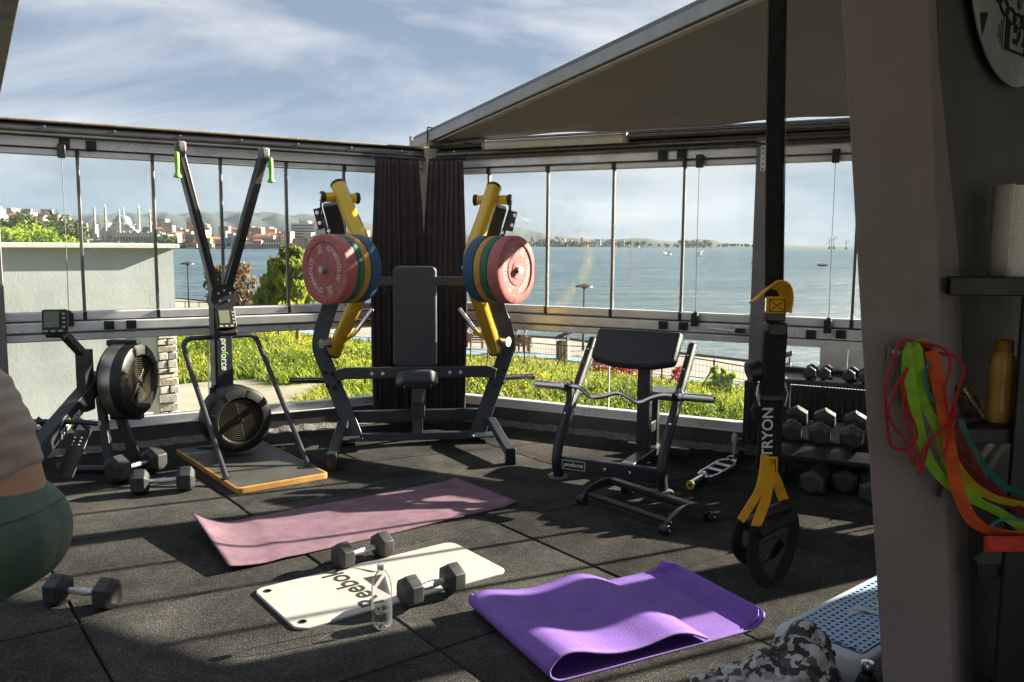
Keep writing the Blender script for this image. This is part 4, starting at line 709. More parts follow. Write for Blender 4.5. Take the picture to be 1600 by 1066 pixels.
# low frame with arched ends and wheels
fO = Vector((0.735, 4.52, 0)); fY = R(-52)
rf = thing('floor_cradle', 'low black steel cradle with arched ends and small wheels on the floor', 'gym equipment', fO, fY)
for s in (-1, 1):
    arc = [(0.185 * math.cos(t), 0.02 + 0.105 * math.sin(t)) for t in np.linspace(0, math.pi, 15)] + [(0.15 * math.cos(t), 0.02 + 0.055 * math.sin(t)) for t in np.linspace(math.pi, 0, 15)]
    ar = MB(); ar.prism(arc, -0.006, 0.006, Matrix.Translation((s * 0.305, 0, 0)) @ Matrix(((0, 0, 1, 0), (1, 0, 0, 0), (0, 1, 0, 0), (0, 0, 0, 1)))); ao = ar.obj('arch_plate', STEEL_B, rf, bevel=.002)
    for q in (-1, 1):
        wh = MB().cyl((s * 0.305 - 0.02 * s, q * 0.178, 0.026), (s * 0.305 + s * 0.03, q * 0.178, 0.026), 0.026, 18).obj('wheel', BLACK, rf, bevel=.004)
        bolt(wh, (s * 0.335, q * 0.178, 0.026), (s, 0, 0), 0.010); bolt(ao, (s * 0.311, q * 0.14, 0.055), (s, 0, 0), 0.009)
MB().tube([(-0.30, -0.135, 0.055), (0.30, -0.135, 0.055)], 0.016, 12).obj('front_bar', STEEL_B, rf)
MB().span((-0.30, 0.03, 0.092), (0.30, 0.075, 0.118)).obj('top_bar', STEEL_B, rf, bevel=.004)
MB().span((-0.30, 0.11, 0.05), (0.30, 0.14, 0.08)).obj('rear_bar', STEEL_B, rf, bevel=.004)
# ================================================================= curtains in the corner
VELVET = mat('aubergine_velvet', (0.032, 0.017, 0.023), rough=0.8, var=0.35, scale=9, bump=0.2, bscale=300)
VELVET.node_tree.nodes['Principled BSDF'].inputs['Sheen Weight'].default_value = 0.35
def curtain(label, a, d0, d1, folds, ph, low):
    t = thing('curtain', label, 'curtain', (0, 0, 0)); 
    rr = random.Random(int(ph * 10)); fr = [(rr.uniform(.7, 1.5) * folds, rr.uniform(0, 6.3), rr.uniform(.5, 1)) for _ in range(3)]
    def fn(u, v):
        z = 2.115 - v * 2.055; nar = 0.95 + 0.24 * min(1, v * 2.2) - low * max(0, v - 0.75); d = d0 + (d1 - d0) * (0.5 + (u - 0.5) * nar); amp = 0.014 + 0.030 * min(1, v * 1.3)
        w_ = sum(k * (abs(math.sin(math.pi * f * u + p + .5 * math.sin(v * 3 + p))) - .55) for f, p, k in fr) * amp * 1.1 + .012 * math.sin(v * 5 + u * 9)
        p = on_wall(a, d, 0.17 + w_ + 0.05 * math.sin(math.pi * min(1, v * 1.1)) * low); return (p.x, p.y, z + 0.008 * math.sin(u * 40) * (v > 0.98))
    b = MB(); b.grid(fn, 110, 40); b.obj('drape', VELVET, t, smooth=80, solid=0.004)
    b = MB(); b.grid(lambda u, v: (*(on_wall(a, d0 + (d1 - d0) * u, 0.155 + 0.012 * math.sin(u * folds * 14))[:2]), 2.112 + 0.03 * v), 60, 2); b.obj('heading', VELVET, t, solid=0.006)
    return t
curtain('dark aubergine curtain hanging left of the corner post', LA, 0.165, 0.55, 7, 0.4, 0.15)
curtain('dark aubergine curtain hanging right of the corner post', RA, 0.10, 0.44, 5, 2.0, 0.35)
# ================================================================= dumbbells
RHEX = mat('hex_rubber', (0.034, 0.034, 0.036), rough=0.5, var=0.25, scale=25, bump=0.15, bscale=300)
GRIP = mat('knurled_chrome', (0.62, 0.62, 0.63), rough=0.28, metal=1, var=0.15, scale=200, bump=0.4, bscale=700)
def dumbbell_meshes(r, hl, gl, gr):
    """hex heads of circumradius r and length hl, handle gl between them."""
    hx = lambda k, q: [(x, k * r * math.cos(R(30 + 60 * j)), k * r * math.sin(R(30 + 60 * j))) for j in range(6) for x in (q,)]
    out = []
    for s in (-1, 1):
        x0, x1 = s * gl / 2, s * (gl / 2 + hl); m = MB()
        secs = [(0.62, x0), (0.99, x0 + s * hl * 0.20), (1.0, x0 + s * hl * 0.26), (1.0, x0 + s * hl * 0.74), (0.99, x0 + s * hl * 0.80), (0.66, x1)]
        vs = [p for k, q in secs for p in hx(k, q)]; n = len(secs)
        fs = [(i * 6 + j, i * 6 + (j + 1) % 6, (i + 1) * 6 + (j + 1) % 6, (i + 1) * 6 + j) for i in range(n - 1) for j in range(6)] + [tuple(range(5, -1, -1)), tuple((n - 1) * 6 + j for j in range(6))]
        m.add(vs, fs); me = m.mesh('head'); fixnormals(me); out.append(me)
    g = MB(); L = gl / 2 + 0.004
    g.lathe([(gr * 0.72, -L), (gr * .85, -L + .012), (gr * 0.85, -L + .018), (gr * 0.78, -L + .022), (gr, -gl * .14), (gr * 1.06, 0), (gr, gl * .14), (gr * 0.78, L - .022), (gr * .85, L - .018), (gr * .85, L - .012), (gr * .72, L)], 18, Matrix.Rotation(R(90), 4, 'Y'))
    out.append(g.mesh('handle')); fixnormals(out[-1]); return out
DBM = {}
def dumbbell(label, loc, rz, size=(0.066, 0.085, 0.125, 0.0165), group='hex dumbbells on the floor', roll=0.0, tilt=0.0):
    if size not in DBM:
        DBM[size] = dumbbell_meshes(*size)
        for me, m_ in zip(DBM[size], (RHEX, RHEX, GRIP)): me.materials.append(m_); me.shade_smooth(); me.set_sharp_from_angle(angle=R(25))
    a, b_, h_ = DBM[size]; t = thing('dumbbell', label, 'dumbbell', (loc[0], loc[1], loc[2] + size[0] * 0.866), 0, group)
    t.rotation_mode = 'XYZ'; t.rotation_euler = (roll, tilt, rz)
    for me, nm in ((a, 'head'), (b_, 'head'), (h_, 'handle')):
        o = bpy.data.objects.new(nm, me); COL.objects.link(o); o.parent = t
        if nm == 'head': md = o.modifiers.new('bevel', 'BEVEL'); md.width = 0.003; md.segments = 2; md.limit_method = 'ANGLE'
    ins = []
    for s in (-1, 1):      # moulded badge on the top flat of each head
        x = s * (size[2] / 2 + size[1] / 2); i = MB().span((x - size[1] * .20, -size[0] * .26, size[0] * .866), (x + size[1] * .20, size[0] * .26, size[0] * .866 + .0012)).obj('badge', mat('badge_grey', (.05, .05, .05), rough=.4), t)
    return t
def db2(label, p, q, size=(0.066, 0.085, 0.125, 0.0165), group='hex dumbbells on the floor', z=0.0):
    return dumbbell(label, ((p[0] + q[0]) / 2, (p[1] + q[1]) / 2, z), math.atan2(q[1] - p[1], q[0] - p[0]), size, group)
db2('black hex dumbbell beside the far edge of the white mat near the pink one', (-0.757, 3.68), (-0.60, 3.825))
db2('black hex dumbbell on the white mat right of the water bottle', (-0.404, 3.27), (-0.241, 3.41), z=0.012)
db2('black hex dumbbell on bare floor next to the crouching person', (-1.83, 3.285), (-1.617, 3.25), (0.067, 0.088, 0.13, .0165))
db2('large black hex dumbbell standing nearer the rowing machine', (-2.40, 5.01), (-2.27, 5.27), (0.092, 0.115, 0.15, .0175))
db2('large black hex dumbbell left of the wooden platform corner', (-2.165, 4.80), (-1.925, 4.875), (0.078, 0.10, 0.15, .017))
# ================================================================= yoga mats
def mat_sheet(name, label, fn, nu, nv, m, thick, cat='yoga mat'):
    t = thing(name, label, cat, (0, 0, 0)); b = MB(); b.grid(fn, nu, nv); o = b.obj('sheet', m, t, smooth=60, solid=thick); return t, o
PINK = mat('dusty_rose_foam', (0.235, 0.132, 0.180), rough=0.9, var=0.28, scale=9, bump=0.8, bscale=260)
A_, B_, C_, D_ = Vector((-1.64, 4.16, 0)), Vector((-1.255, 3.603, 0)), Vector((0.036, 4.639, 0)), Vector((-0.343, 5.11, 0))
def pinkf(u, v):
    # u along the length from the curled left end, v across; rounded corners
    cr = 0.018; uu = u
    p = (B_.lerp(A_, v)).lerp(C_.lerp(D_, v), uu); lift = 0.085 * max(0, 1 - u / 0.16) ** 2 * (0.35 + 0.65 * v)
    z = 0.006 + lift + 0.004 * math.sin(u * 7 + v * 2) ** 2
    if u > 0.93: z += 0.012 * ((u - 0.93) / 0.07) ** 2
    if u < 0.3: z += 0.006 * math.exp(-((u - 0.16 - 0.05 * v) / 0.03) ** 2)
    d = (C_ - B_).normalized(); p = p + d * lift * 0.25
    return (p.x, p.y, z)
mat_sheet('yoga_mat', 'worn dusty rose yoga mat with a curled left end', pinkf, 60, 16, PINK, 0.006)
WMAT = mat('white_mat_foam', (0.49, 0.462, 0.435), rough=0.6, var=0.06, scale=6, bump=0.15, bscale=200)
wm0, wm1, wm2, wm3 = Vector((-1.085, 3.415)), Vector((-0.80, 3.034)), Vector((-0.006, 3.644)), Vector((-0.29, 4.01))
wc = (wm0 + wm1 + wm2 + wm3) / 4; ax = ((wm2 - wm1) + (wm3 - wm0)).normalized(); wyaw = math.atan2(ax.y, ax.x); L_ = ((wm2 - wm1).length + (wm3 - wm0).length) / 2; W_ = ((wm0 - wm1).length + (wm3 - wm2).length) / 2
wm = thing('exercise_mat', 'white exercise mat with dark lettering and two eyelets', 'exercise mat', (wc.x, wc.y, 0), wyaw)
ms_ = MB(); ms_.prism(rrect(L_, W_, 0.05, 8), 0.001, 0.0115); ms_.obj('foam_sheet', WMAT, wm, bevel=.004)
MB().prism(rrect(L_ - .003, W_ - .003, 0.049, 8), 0.0002, 0.0025).obj('lilac_underside', mat('lilac_foam', (.42, .40, .62), rough=.7), wm)
INK = mat('mat_ink', (0.03, 0.026, 0.024), rough=.6)
text('Reebok', 0.145, INK, wm, frame((-L_ / 2 + 0.345, 0.010, 0.0118), (0, 1, 0), (-1, 0, 0)), bold=.0022, space=.98)
for tri in ([(0.150, 0.095), (0.075, 0.215), (0.118, 0.108)], [(0.06, 0.07), (0.15, 0.06), (0.06, -0.035)], [(0.06, -0.06), (0.15, 0.035), (0.07, -0.16)]):
    MB().prism([(-L_ / 2 + 0.37 + x, y) for x, y in tri], 0.0113, 0.0120, None).obj('printed_mark', INK, wm, smooth=0)
for s in (-1, 1): 
    e = MB().lathe([(0.010, 0.0112), (0.0165, 0.0112), (0.0165, 0.0135), (0.010, 0.0138), (0.010, 0.0112)], 20, Matrix.Translation((-L_ / 2 + 0.045, s * (W_ / 2 - 0.055), 0))).obj('eyelet', BLACK, wm)
    MB().lathe([(0.0, 0.0117), (0.011, 0.0117)], 16, Matrix.Translation((-L_ / 2 + 0.045, s * (W_ / 2 - 0.055), 0))).obj('eyelet_hole', mat('hole_black', (.004, .004, .004), rough=1), e)
PURP = mat('violet_foam', (0.215, 0.105, 0.47), rough=0.68, var=0.14, scale=7, bump=0.35, bscale=240)
po_, pyaw = Vector((0.000, 2.962, 0)), R(27.5)
prof = [(0.978, 0.046), (0.954, 0.028), (0.912, 0.013), (0.855, 0.006), (0.75, 0.004), (0.5, 0.004), (0.2, 0.004), (0.05, 0.005), (0.012, 0.012), (-0.012, 0.030), (-0.014, 0.056), (0.01, 0.078), (0.055, 0.086), (0.11, 0.076), (0.19, 0.054), (0.27, 0.042), (0.36, 0.046), (0.44, 0.060), (0.50, 0.066), (0.56, 0.056), (0.61, 0.036), (0.645, 0.020)]
pp = spline([(x, 0, z) for x, z in prof], 6); NP = len(pp) - 1
def purpf(u, v):
    k = min(NP - 1, int(u * NP)); f = u * NP - k; q = pp[k].lerp(pp[k + 1], f); y = (v - 0.5) * 0.645
    e = abs(v - 0.5) * 2; top = u > 0.5
    x, z = q.x, q.z
    if not top and x > 0.87: x -= 0.045 * max(0, (e - 0.80) / 0.2) ** 2 * ((x - .87) / .11)      # rounded end corners
    if top: z *= 0.88 + 0.22 * (1 - v) ; x += 0.03 * (0.5 - v) * (1 if x > 0.3 else 0.4); z += 0.006 * math.sin(v * 5 + x * 8)
    w_ = Matrix.Translation(po_) @ rotz(pyaw) @ Vector((x, y, z)); return tuple(w_)
mat_sheet('yoga_mat', 'violet yoga mat folded over itself in the foreground', purpf, 130, 22, PURP, 0.0085)
pt = [o for o in bpy.data.objects if o.get('label', '').startswith('violet')][0]
for k in range(14):      # ribbed grip lines on the curled far end
    x = 0.857 + 0.0087 * k; zz = [p.z for p in pp[:40] if abs(p.x - x) < 0.012]; z = (sum(zz) / len(zz) if zz else 0.01) + 0.0045
    MB().tube([Matrix.Translation(po_) @ rotz(pyaw) @ Vector((x - 0.045 * max(0, (abs(y) / .3 - .8) / .2) ** 2 * ((x - .87) / .11 if x > .87 else 0), y, z)) for y in np.linspace(-0.305, 0.305, 14)], 0.0022, 5).obj('grip_rib', PURP, pt)
# ================================================================= water bottle
def clear_mat(name, tint, ior, rough=0.02):
    m = bpy.data.materials.new(name); m.use_nodes = True; n = m.node_tree; n.nodes.clear(); o = n.nodes.new('ShaderNodeOutputMaterial')
    t = n.nodes.new('ShaderNodeBsdfTransparent'); t.inputs[0].default_value = (*tint, 1); g = n.nodes.new('ShaderNodeBsdfGlossy'); g.inputs['Roughness'].default_value = rough
    lw_ = n.nodes.new('ShaderNodeLayerWeight'); lw_.inputs[0].default_value = ior; nz = n.nodes.new('ShaderNodeTexNoise'); nz.inputs['Scale'].default_value = 30
    bp = n.nodes.new('ShaderNodeBump'); bp.inputs['Strength'].default_value = .25; bp.inputs['Distance'].default_value = .003; n.links.new(nz.outputs['Fac'], bp.inputs['Height']); n.links.new(bp.outputs[0], g.inputs['Normal'])
    mx = n.nodes.new('ShaderNodeMixShader'); n.links.new(lw_.outputs['Fresnel'], mx.inputs[0]); n.links.new(t.outputs[0], mx.inputs[1]); n.links.new(g.outputs[0], mx.inputs[2]); df = n.nodes.new('ShaderNodeBsdfDiffuse'); df.inputs[0].default_value = (.9, .92, .95, 1); m2 = n.nodes.new('ShaderNodeMixShader'); m2.inputs[0].default_value = .07; n.links.new(mx.outputs[0], m2.inputs[1]); n.links.new(df.outputs[0], m2.inputs[2]); n.links.new(m2.outputs[0], o.inputs[0]); return m
wb = thing('water_bottle', 'clear plastic water bottle a third full on the floor', 'bottle', (-0.490, 3.095, 0))
PET = clear_mat('clear_plastic', (0.965, 0.975, 0.98), 0.11, 0.08)
wp = [(0.0, 0.003), (0.026, 0.0), (0.0335, 0.010), (0.0350, 0.022), (0.0338, 0.034), (0.035, 0.045), (0.035, 0.10), (0.0338, 0.105), (0.035, 0.11), (0.035, 0.150), (0.034, 0.170), (0.0285, 0.196), (0.020, 0.214), (0.0145, 0.222), (0.0135, 0.232)]
wp = [(r_ * (1.12 if z_ < .2 else 1.06), z_) for r_, z_ in wp]
MB().lathe(wp, 32).obj('bottle_body', PET, wb, smooth=60)
WATER = bpy.data.materials.new('still_water'); WATER.use_nodes = True; wbn = WATER.node_tree.nodes['Principled BSDF']; wbn.inputs['Base Color'].default_value = (0.93, 0.97, 1, 1); wbn.inputs['Transmission Weight'].default_value = 1; wbn.inputs['Roughness'].default_value = 0.0; wbn.inputs['IOR'].default_value = 1.2
wn = WATER.node_tree.nodes.new('ShaderNodeTexNoise'); wn.inputs['Scale'].default_value = 40; wbm = WATER.node_tree.nodes.new('ShaderNodeBump'); wbm.inputs['Strength'].default_value = .1; WATER.node_tree.links.new(wn.outputs['Fac'], wbm.inputs['Height']); WATER.node_tree.links.new(wbm.outputs[0], wbn.inputs['Normal'])
MB().lathe([(0, 0.005), (0.025, 0.003), (0.0318, 0.012), (0.0328, 0.024), (0.0328, 0.068), (0, 0.068)], 32).obj('water', WATER, wb)
MB().lathe([(0.0155, 0.230), (0.0165, 0.233), (0.0165, 0.247), (0.0150, 0.250), (0, 0.250)], 24).obj('cap', mat('white_cap', (.75, .72, .70), rough=.45), wb)
lbm = MB(); lbm.grid(lambda u, v: (0.0396 * math.cos(R(-118 + 38 * u)), 0.0396 * math.sin(R(-118 + 38 * u)), 0.066 + 0.034 * v), 8, 1); lb_ = lbm.obj('label', mat('paper_label', (.72, .66, .42), rough=.6), wb)
MB().lathe([(0.0, 0), (0.006, 0)], 12, frame((0.0400 * math.cos(R(-99)), 0.0400 * math.sin(R(-99)), 0.089), (1, 0.16, 0), (0, 0, 1))).obj('label_mark', mat('olive_ink', (.12, .1, .02)), lb_)
# ================================================================= dumbbell rack, radiator
RO, RY = Vector((1.64, 5.115, 0)), R(-27)
rk = thing('dumbbell_rack', 'black two tier dumbbell rack in front of the dark radiator', 'rack', RO, RY)
MB().prism([(-0.03, -0.03), (1.25, -0.03), (1.25, 0.34), (-0.03, 0.34)], 0.635, 0.665).obj('top_tray', mat('tray_paint', (.03, .035, .045), rough=.3, var=.2), rk, bevel=.006)
MB().span((-0.03, 0.32, 0.66), (1.25, 0.345, 0.69)).obj('tray_lip', STEEL_B, rk, bevel=.003)
MB().beam((-0.02, 0.02, 0.245), (1.25, 0.02, 0.245), 0.30, 0.03, (0, 1, 0.25)).obj('lower_tray', STEEL_B, rk, bevel=.004)
MB().beam((-0.02, 0.20, 0.31), (1.25, 0.20, 0.31), 0.30, 0.02, (0, 1, 0.25)).obj('tray_back', STEEL_B, rk, bevel=.004)
for x in (0.0, 1.2):
    for y in (0.02, 0.29): MB().span((x - 0.025, y - 0.025, 0.0), (x + 0.025, y + 0.025, 0.64)).obj('leg', STEEL_B, rk, bevel=.004)
    MB().span((x - 0.03, -0.08, 0.0), (x + 0.03, 0.36, 0.03)).obj('foot_bar', STEEL_B, rk, bevel=.004)
MB().span((0.03, 0.16, 0.10), (1.2, 0.19, 0.13)).obj('stretcher', STEEL_B, rk, bevel=.003)
RTM = Matrix.Translation(RO) @ rotz(RY)
for x, w_ in ((0.03, 'l'), (0.22, 'r')): bolt(rk, (x, 0.0, 0.665), (0, 0, 1), 0.012)
names = ['leftmost small dumbbell on the top tray of the rack', 'second small dumbbell from the left on the rack top', 'third small dumbbell from the left on the rack top', 'small dumbbell on the rack top nearest the grey pillar']
for k, (x, y) in enumerate(((0.165, 0.13), (0.252, 0.13), (0.395, 0.12), (0.475, 0.09))):
    p = RTM @ Vector((x, y, 0.666)); dumbbell('black hex ' + names[k], p, RY + R(90 + (2, 0, -3, 6)[k]), (0.040, 0.055, 0.095, 0.0145), 'hex dumbbells on the rack')
names = ['leftmost big dumbbell on the middle tray of the rack', 'second big dumbbell on the middle tray of the rack', 'third big dumbbell on the middle tray of the rack', 'big dumbbell on the middle tray beside the grey pillar']
for k, x in enumerate((0.09, 0.255, 0.43, 0.565)):
    p = RTM @ Vector((x, 0.06, 0.315)); dumbbell('black hex ' + names[k], p, RY + R(90), (0.072, 0.09, 0.13, 0.0165), 'hex dumbbells on the rack', tilt=R(-12))
names = ['dumbbell on the floor under the rack below its left end', 'dumbbell on the floor under the rack beside the pillar', 'dumbbell on the floor under the rack behind the others']
for k, (x, y, a) in enumerate(((0.26, -0.02, 80), (0.555, -0.06, 97), (0.40, 0.10, 92))):
    p = RTM @ Vector((x, y, 0.0)); dumbbell('black hex ' + names[k], p, RY + R(a), (0.082, 0.10, 0.13, 0.0175), 'hex dumbbells on the rack')
bl = thing('ball', 'white and orange patterned ball on the rack stretcher', 'ball', RTM @ Vector((0.38, 0.175, 0.192)))
uvs = MB(); uvs.lathe([(0.062 * math.sin(t), -0.062 * math.cos(t)) for t in np.linspace(0.001, math.pi - 0.001, 17)], 28); bm_ = uvs.obj('shell', mat('ball_white', (.30, .28, .25), rough=.5, var=.5, scale=30, dark=(.02, .02, .02)), bl)
for k in range(7):
    a1, a2 = k * 2.4, (k * 0.9 + .6) % 2.6 + .25; d = Vector((math.cos(a1) * math.sin(a2), math.sin(a1) * math.sin(a2), math.cos(a2)))
    MB().prism([(0.017 * math.cos(R(72 * j)), 0.017 * math.sin(R(72 * j))) for j in range(5)], 0.0595, 0.0625, d.to_track_quat('Z', 'Y').to_matrix().to_4x4()).obj('patch', mat('orange_patch', (.55, .25, .03), rough=.5) if k % 2 else BLACK, bl)
rd = thing('radiator', 'dark panel radiator under the right window wall', 'radiator', on_wall(RA, 2.64, 0.10), RA)
RDM = mat('anthracite_enamel', (0.018, 0.020, 0.028), rough=0.4, var=.15)
MB().span((0, 0.0, 0.09), (1.9, 0.05, 0.525)).obj('panel', RDM, rd, bevel=.004)
for k in range(44): MB().span((0.03 + 0.0425 * k, -0.011, 0.13), (0.052 + 0.0425 * k, 0.0, 0.49)).obj('rib', RDM, rd, bevel=.004)
MB().span((0, -0.004, 0.526), (1.9, 0.055, 0.536)).obj('grille', mat('grille_base', (.03, .03, .03)), rd)
for k in range(95): MB().beam((0.01 + 0.02 * k, -0.005, 0.537), (0.018 + 0.02 * k, 0.055, 0.541), 0.008, 0.004, (1, 0, 0)).obj('grille_slat', mat('grille_white', (.6, .58, .55), rough=.5), rd, smooth=0)
vv = MB().cyl((-0.05, -0.01, 0.0), (-0.05, -0.01, 0.10), 0.012, 12).obj('valve', mat('valve_white', (.6, .58, .55), rough=.4), rd)
MB().lathe([(0.018, 0.095), (0.022, 0.11), (0.020, 0.15), (0.012, 0.165)], 14, Matrix.Translation((-0.05, -0.01, 0))).obj('valve_head', mat('valve_white', (.6, .58, .55)), vv)
MB().cyl((-0.05, -0.01, 0.12), (0.02, 0.02, 0.12), 0.009, 10).obj('valve_pipe', CHROME, vv)
# ================================================================= hanging strap trainer
WEB = mat('black_webbing', (0.010, 0.010, 0.011), rough=0.8, var=.3, scale=40, bump=0.5, bscale=500)
AMBER = mat('amber_webbing', (0.85, 0.43, 0.018), rough=0.7, var=.12, scale=30, bump=0.5, bscale=500)
STITCH = mat('dark_stitch', (.03, .02, .01), rough=.9)
def ribbon(pts, width, m, parent, name, side=(1, 0, 0), th=0.003, n=6):
    P = spline(pts, n); b = MB(); b.sweep(P, width, th, side); return b.obj(name, m, parent, smooth=50)
lt = thing('lintel', 'dark steel lintel over the terrace opening holding the strap', 'beam', (0, 0, 0))
MB().beam((-1.1, 1.0, 2.85), (1.6, 2.55, 2.85), 0.12, 0.22, (0.5, -0.8, 0)).obj('beam', STEEL_B, lt, bevel=.005)
tx = thing('suspension_strap', 'black suspension trainer strap with amber loops hanging before the dumbbell rack', 'training strap', (0.615, 2.0, 0))
Z = lambda x, y, z: (x - 0.615, y - 2.0, z)
ribbon([Z(0.597, 2.03, 2.76), Z(0.605, 2.02, 2.0), Z(0.622, 2.01, 1.34)], 0.042, WEB, tx, 'main_strap', th=.006)
ribbon([Z(0.588, 2.00, 2.76), Z(0.594, 2.0, 2.0), Z(0.612, 2.0, 1.37)], 0.028, WEB, tx, 'second_strap', th=.004)
for a in (-1, 1): MB().tube([Z(0.597 + a * 0.0205, 2.025, 2.74), Z(0.606 + a * 0.0205, 2.015, 2.0), Z(0.622 + a * 0.0205, 2.005, 1.36)], 0.0014, 5).obj('edge_glint', mat('glint_brown', (.25, .16, .06), rough=.7), tx)  # sun-lit rim of the strap put into the colour as thin brown edge lines
lp_ = ribbon([Z(0.640, 1.975, 1.310), Z(0.641, 1.972, 1.345), Z(0.630, 1.970, 1.368), Z(0.605, 1.966, 1.372), Z(0.578, 1.960, 1.352), Z(0.556, 1.955, 1.333)], 0.040, AMBER, tx, 'pull_tab', side=(-0.35, 0.75, -0.45), th=.004)
tb = MB().span(Z(0.596, 1.975, 1.305), Z(0.645, 1.984, 1.345)).obj('tab_end', AMBER, tx, bevel=.003)
for a, b_ in (((0.602, 1.338), (0.638, 1.310)), ((0.602, 1.310), (0.638, 1.338)), ((0.602, 1.310), (0.602, 1.338)), ((0.638, 1.310), (0.638, 1.338)), ((0.602, 1.310), (0.638, 1.310)), ((0.602, 1.338), (0.638, 1.338))):
    MB().tube([Z(a[0], 1.9742, a[1]), Z(b_[0], 1.9742, b_[1])], 0.0009, 5).obj('stitching', STITCH, tb)
MB().span(Z(0.596, 1.978, 1.285), Z(0.644, 2.012, 1.308)).obj('keeper', BLACK, tx, bevel=.004)
MB().span(Z(0.600, 1.972, 1.250), Z(0.648, 2.010, 1.284)).obj('buckle', BLACK, tx, bevel=.006)
ribbon([Z(0.622, 1.985, 1.26), Z(0.618, 1.978, 1.20), Z(0.617, 1.980, 1.13), Z(0.618, 1.984, 1.10)], 0.053, WEB, tx, 'padded_strap', th=.018)
ribbon([Z(0.628, 2.0, 1.26), Z(0.626, 2.0, 1.1), Z(0.630, 2.0, 0.95)], 0.050, WEB, tx, 'rear_strap', th=.004)
MB().span(Z(0.590, 1.972, 1.096), Z(0.646, 2.006, 1.112)).obj('cam_buckle', BLACK, tx, bevel=.003)
for s in (-1, 1): MB().tube([Z(0.618 + s * 0.030, 1.98, 1.14), Z(0.618 + s * 0.036, 1.975, 1.115), Z(0.618 + s * 0.030, 1.972, 1.085)], 0.003, 8).obj('wire_gate', CHROME, tx)
MB().tube([Z(0.580, 1.985, 1.085), Z(0.572, 1.98, 1.075), Z(0.576, 1.98, 1.055), Z(0.588, 1.985, 1.050)], 0.0035, 8).obj('ring', BLACK, tx)
MB().lathe([(0.012, -0.018), (0.026, -0.012), (0.028, 0.010), (0.022, 0.020), (0.014, 0.012), (0.012, -0.018)], 20, Matrix.Translation(Z(0.577, 1.995, 1.165)) @ Matrix.Rotation(R(70), 4, 'Y')).obj('foam_grip', BLACK, tx)
ribbon([Z(0.606, 1.985, 1.10), Z(0.612, 1.982, 1.0), Z(0.612, 1.985, 0.93)], 0.046, WEB, tx, 'lower_strap', th=.004)
text('TRYON', 0.036, WHITE_P, tx, frame(Z(0.613, 1.9790, 1.020), (-0.02, 0, 1), (-1, 0, 0)), bold=.0006)
for px_, side_ in (((0.598, 0.985), -1), ((0.612, 0.962), 0)):
    pass
yb = MB().span(Z(0.598, 1.972, 0.915), Z(0.638, 1.980, 0.962)).obj('loop_patch', AMBER, tx, bevel=.002)
for a, b_ in (((0.604, 0.955), (0.632, 0.925)), ((0.604, 0.925), (0.632, 0.955)), ((0.604, 0.925), (0.604, 0.955)), ((0.632, 0.925), (0.632, 0.955)), ((0.604, 0.955), (0.632, 0.955)), ((0.602, 0.918), (0.634, 0.918))):
    MB().tube([Z(a[0], 1.9712, a[1]), Z(b_[0], 1.9712, b_[1])], 0.001, 5).obj('stitching', STITCH, yb)
ribbon([Z(0.604, 1.965, 0.968), Z(0.600, 1.960, 0.93), Z(0.590, 1.955, 0.885), Z(0.561, 1.945, 0.838), Z(0.545, 1.94, 0.815)], 0.021, AMBER, tx, 'amber_strap', side=(0.9, 0.25, 0.35))
ribbon([Z(0.618, 1.975, 0.955), Z(0.616, 1.965, 0.91), Z(0.606, 1.955, 0.86), Z(0.588, 1.945, 0.815), Z(0.580, 1.94, 0.795)], 0.025, AMBER, tx, 'amber_strap', side=(0.9, 0.2, 0.35))
ribbon([Z(0.626, 1.985, 0.93), Z(0.643, 1.99, 0.897), Z(0.664, 2.01, 0.855), Z(0.684, 2.015, 0.818)], 0.024, AMBER, tx, 'amber_strap', side=(0.75, 0.2, -0.6))
def loopstrap(y, pts, w_): ribbon([Z(x, y + dy, z) for x, dy, z in pts], w_, WEB, tx, 'foot_loop', side=(0.85, 0.5, 0.1), th=.006, n=8)
loopstrap(1.935, [(0.582, 0, 0.803), (0.574, -.005, 0.76), (0.578, -.005, 0.71), (0.602, 0, 0.672), (0.632, .01, 0.666), (0.662, .03, 0.70), (0.685, .05, 0.755), (0.688, .06, 0.80), (0.674, .07, 0.826)], 0.034)
loopstrap(1.975, [(0.555, -.02, 0.815), (0.543, -.02, 0.78), (0.545, -.01, 0.745), (0.566, 0, 0.715), (0.60, .02, 0.70), (0.64, .03, 0.705), (0.668, .04, 0.74)], 0.032)
MB().tube([Z(0.560, 1.95, 0.80), Z(0.62, 1.98, 0.822), Z(0.680, 2.005, 0.835)], 0.014, 12).obj('hand_grip', mat('grip_rubber', (.012, .012, .012), rough=.6), tx)
MB().tube([Z(0.585, 1.935, 0.785), Z(0.64, 1.965, 0.80), Z(0.688, 1.99, 0.812)], 0.015, 12).obj('hand_grip', mat('grip_rubber', (.012, .012, .012)), tx)
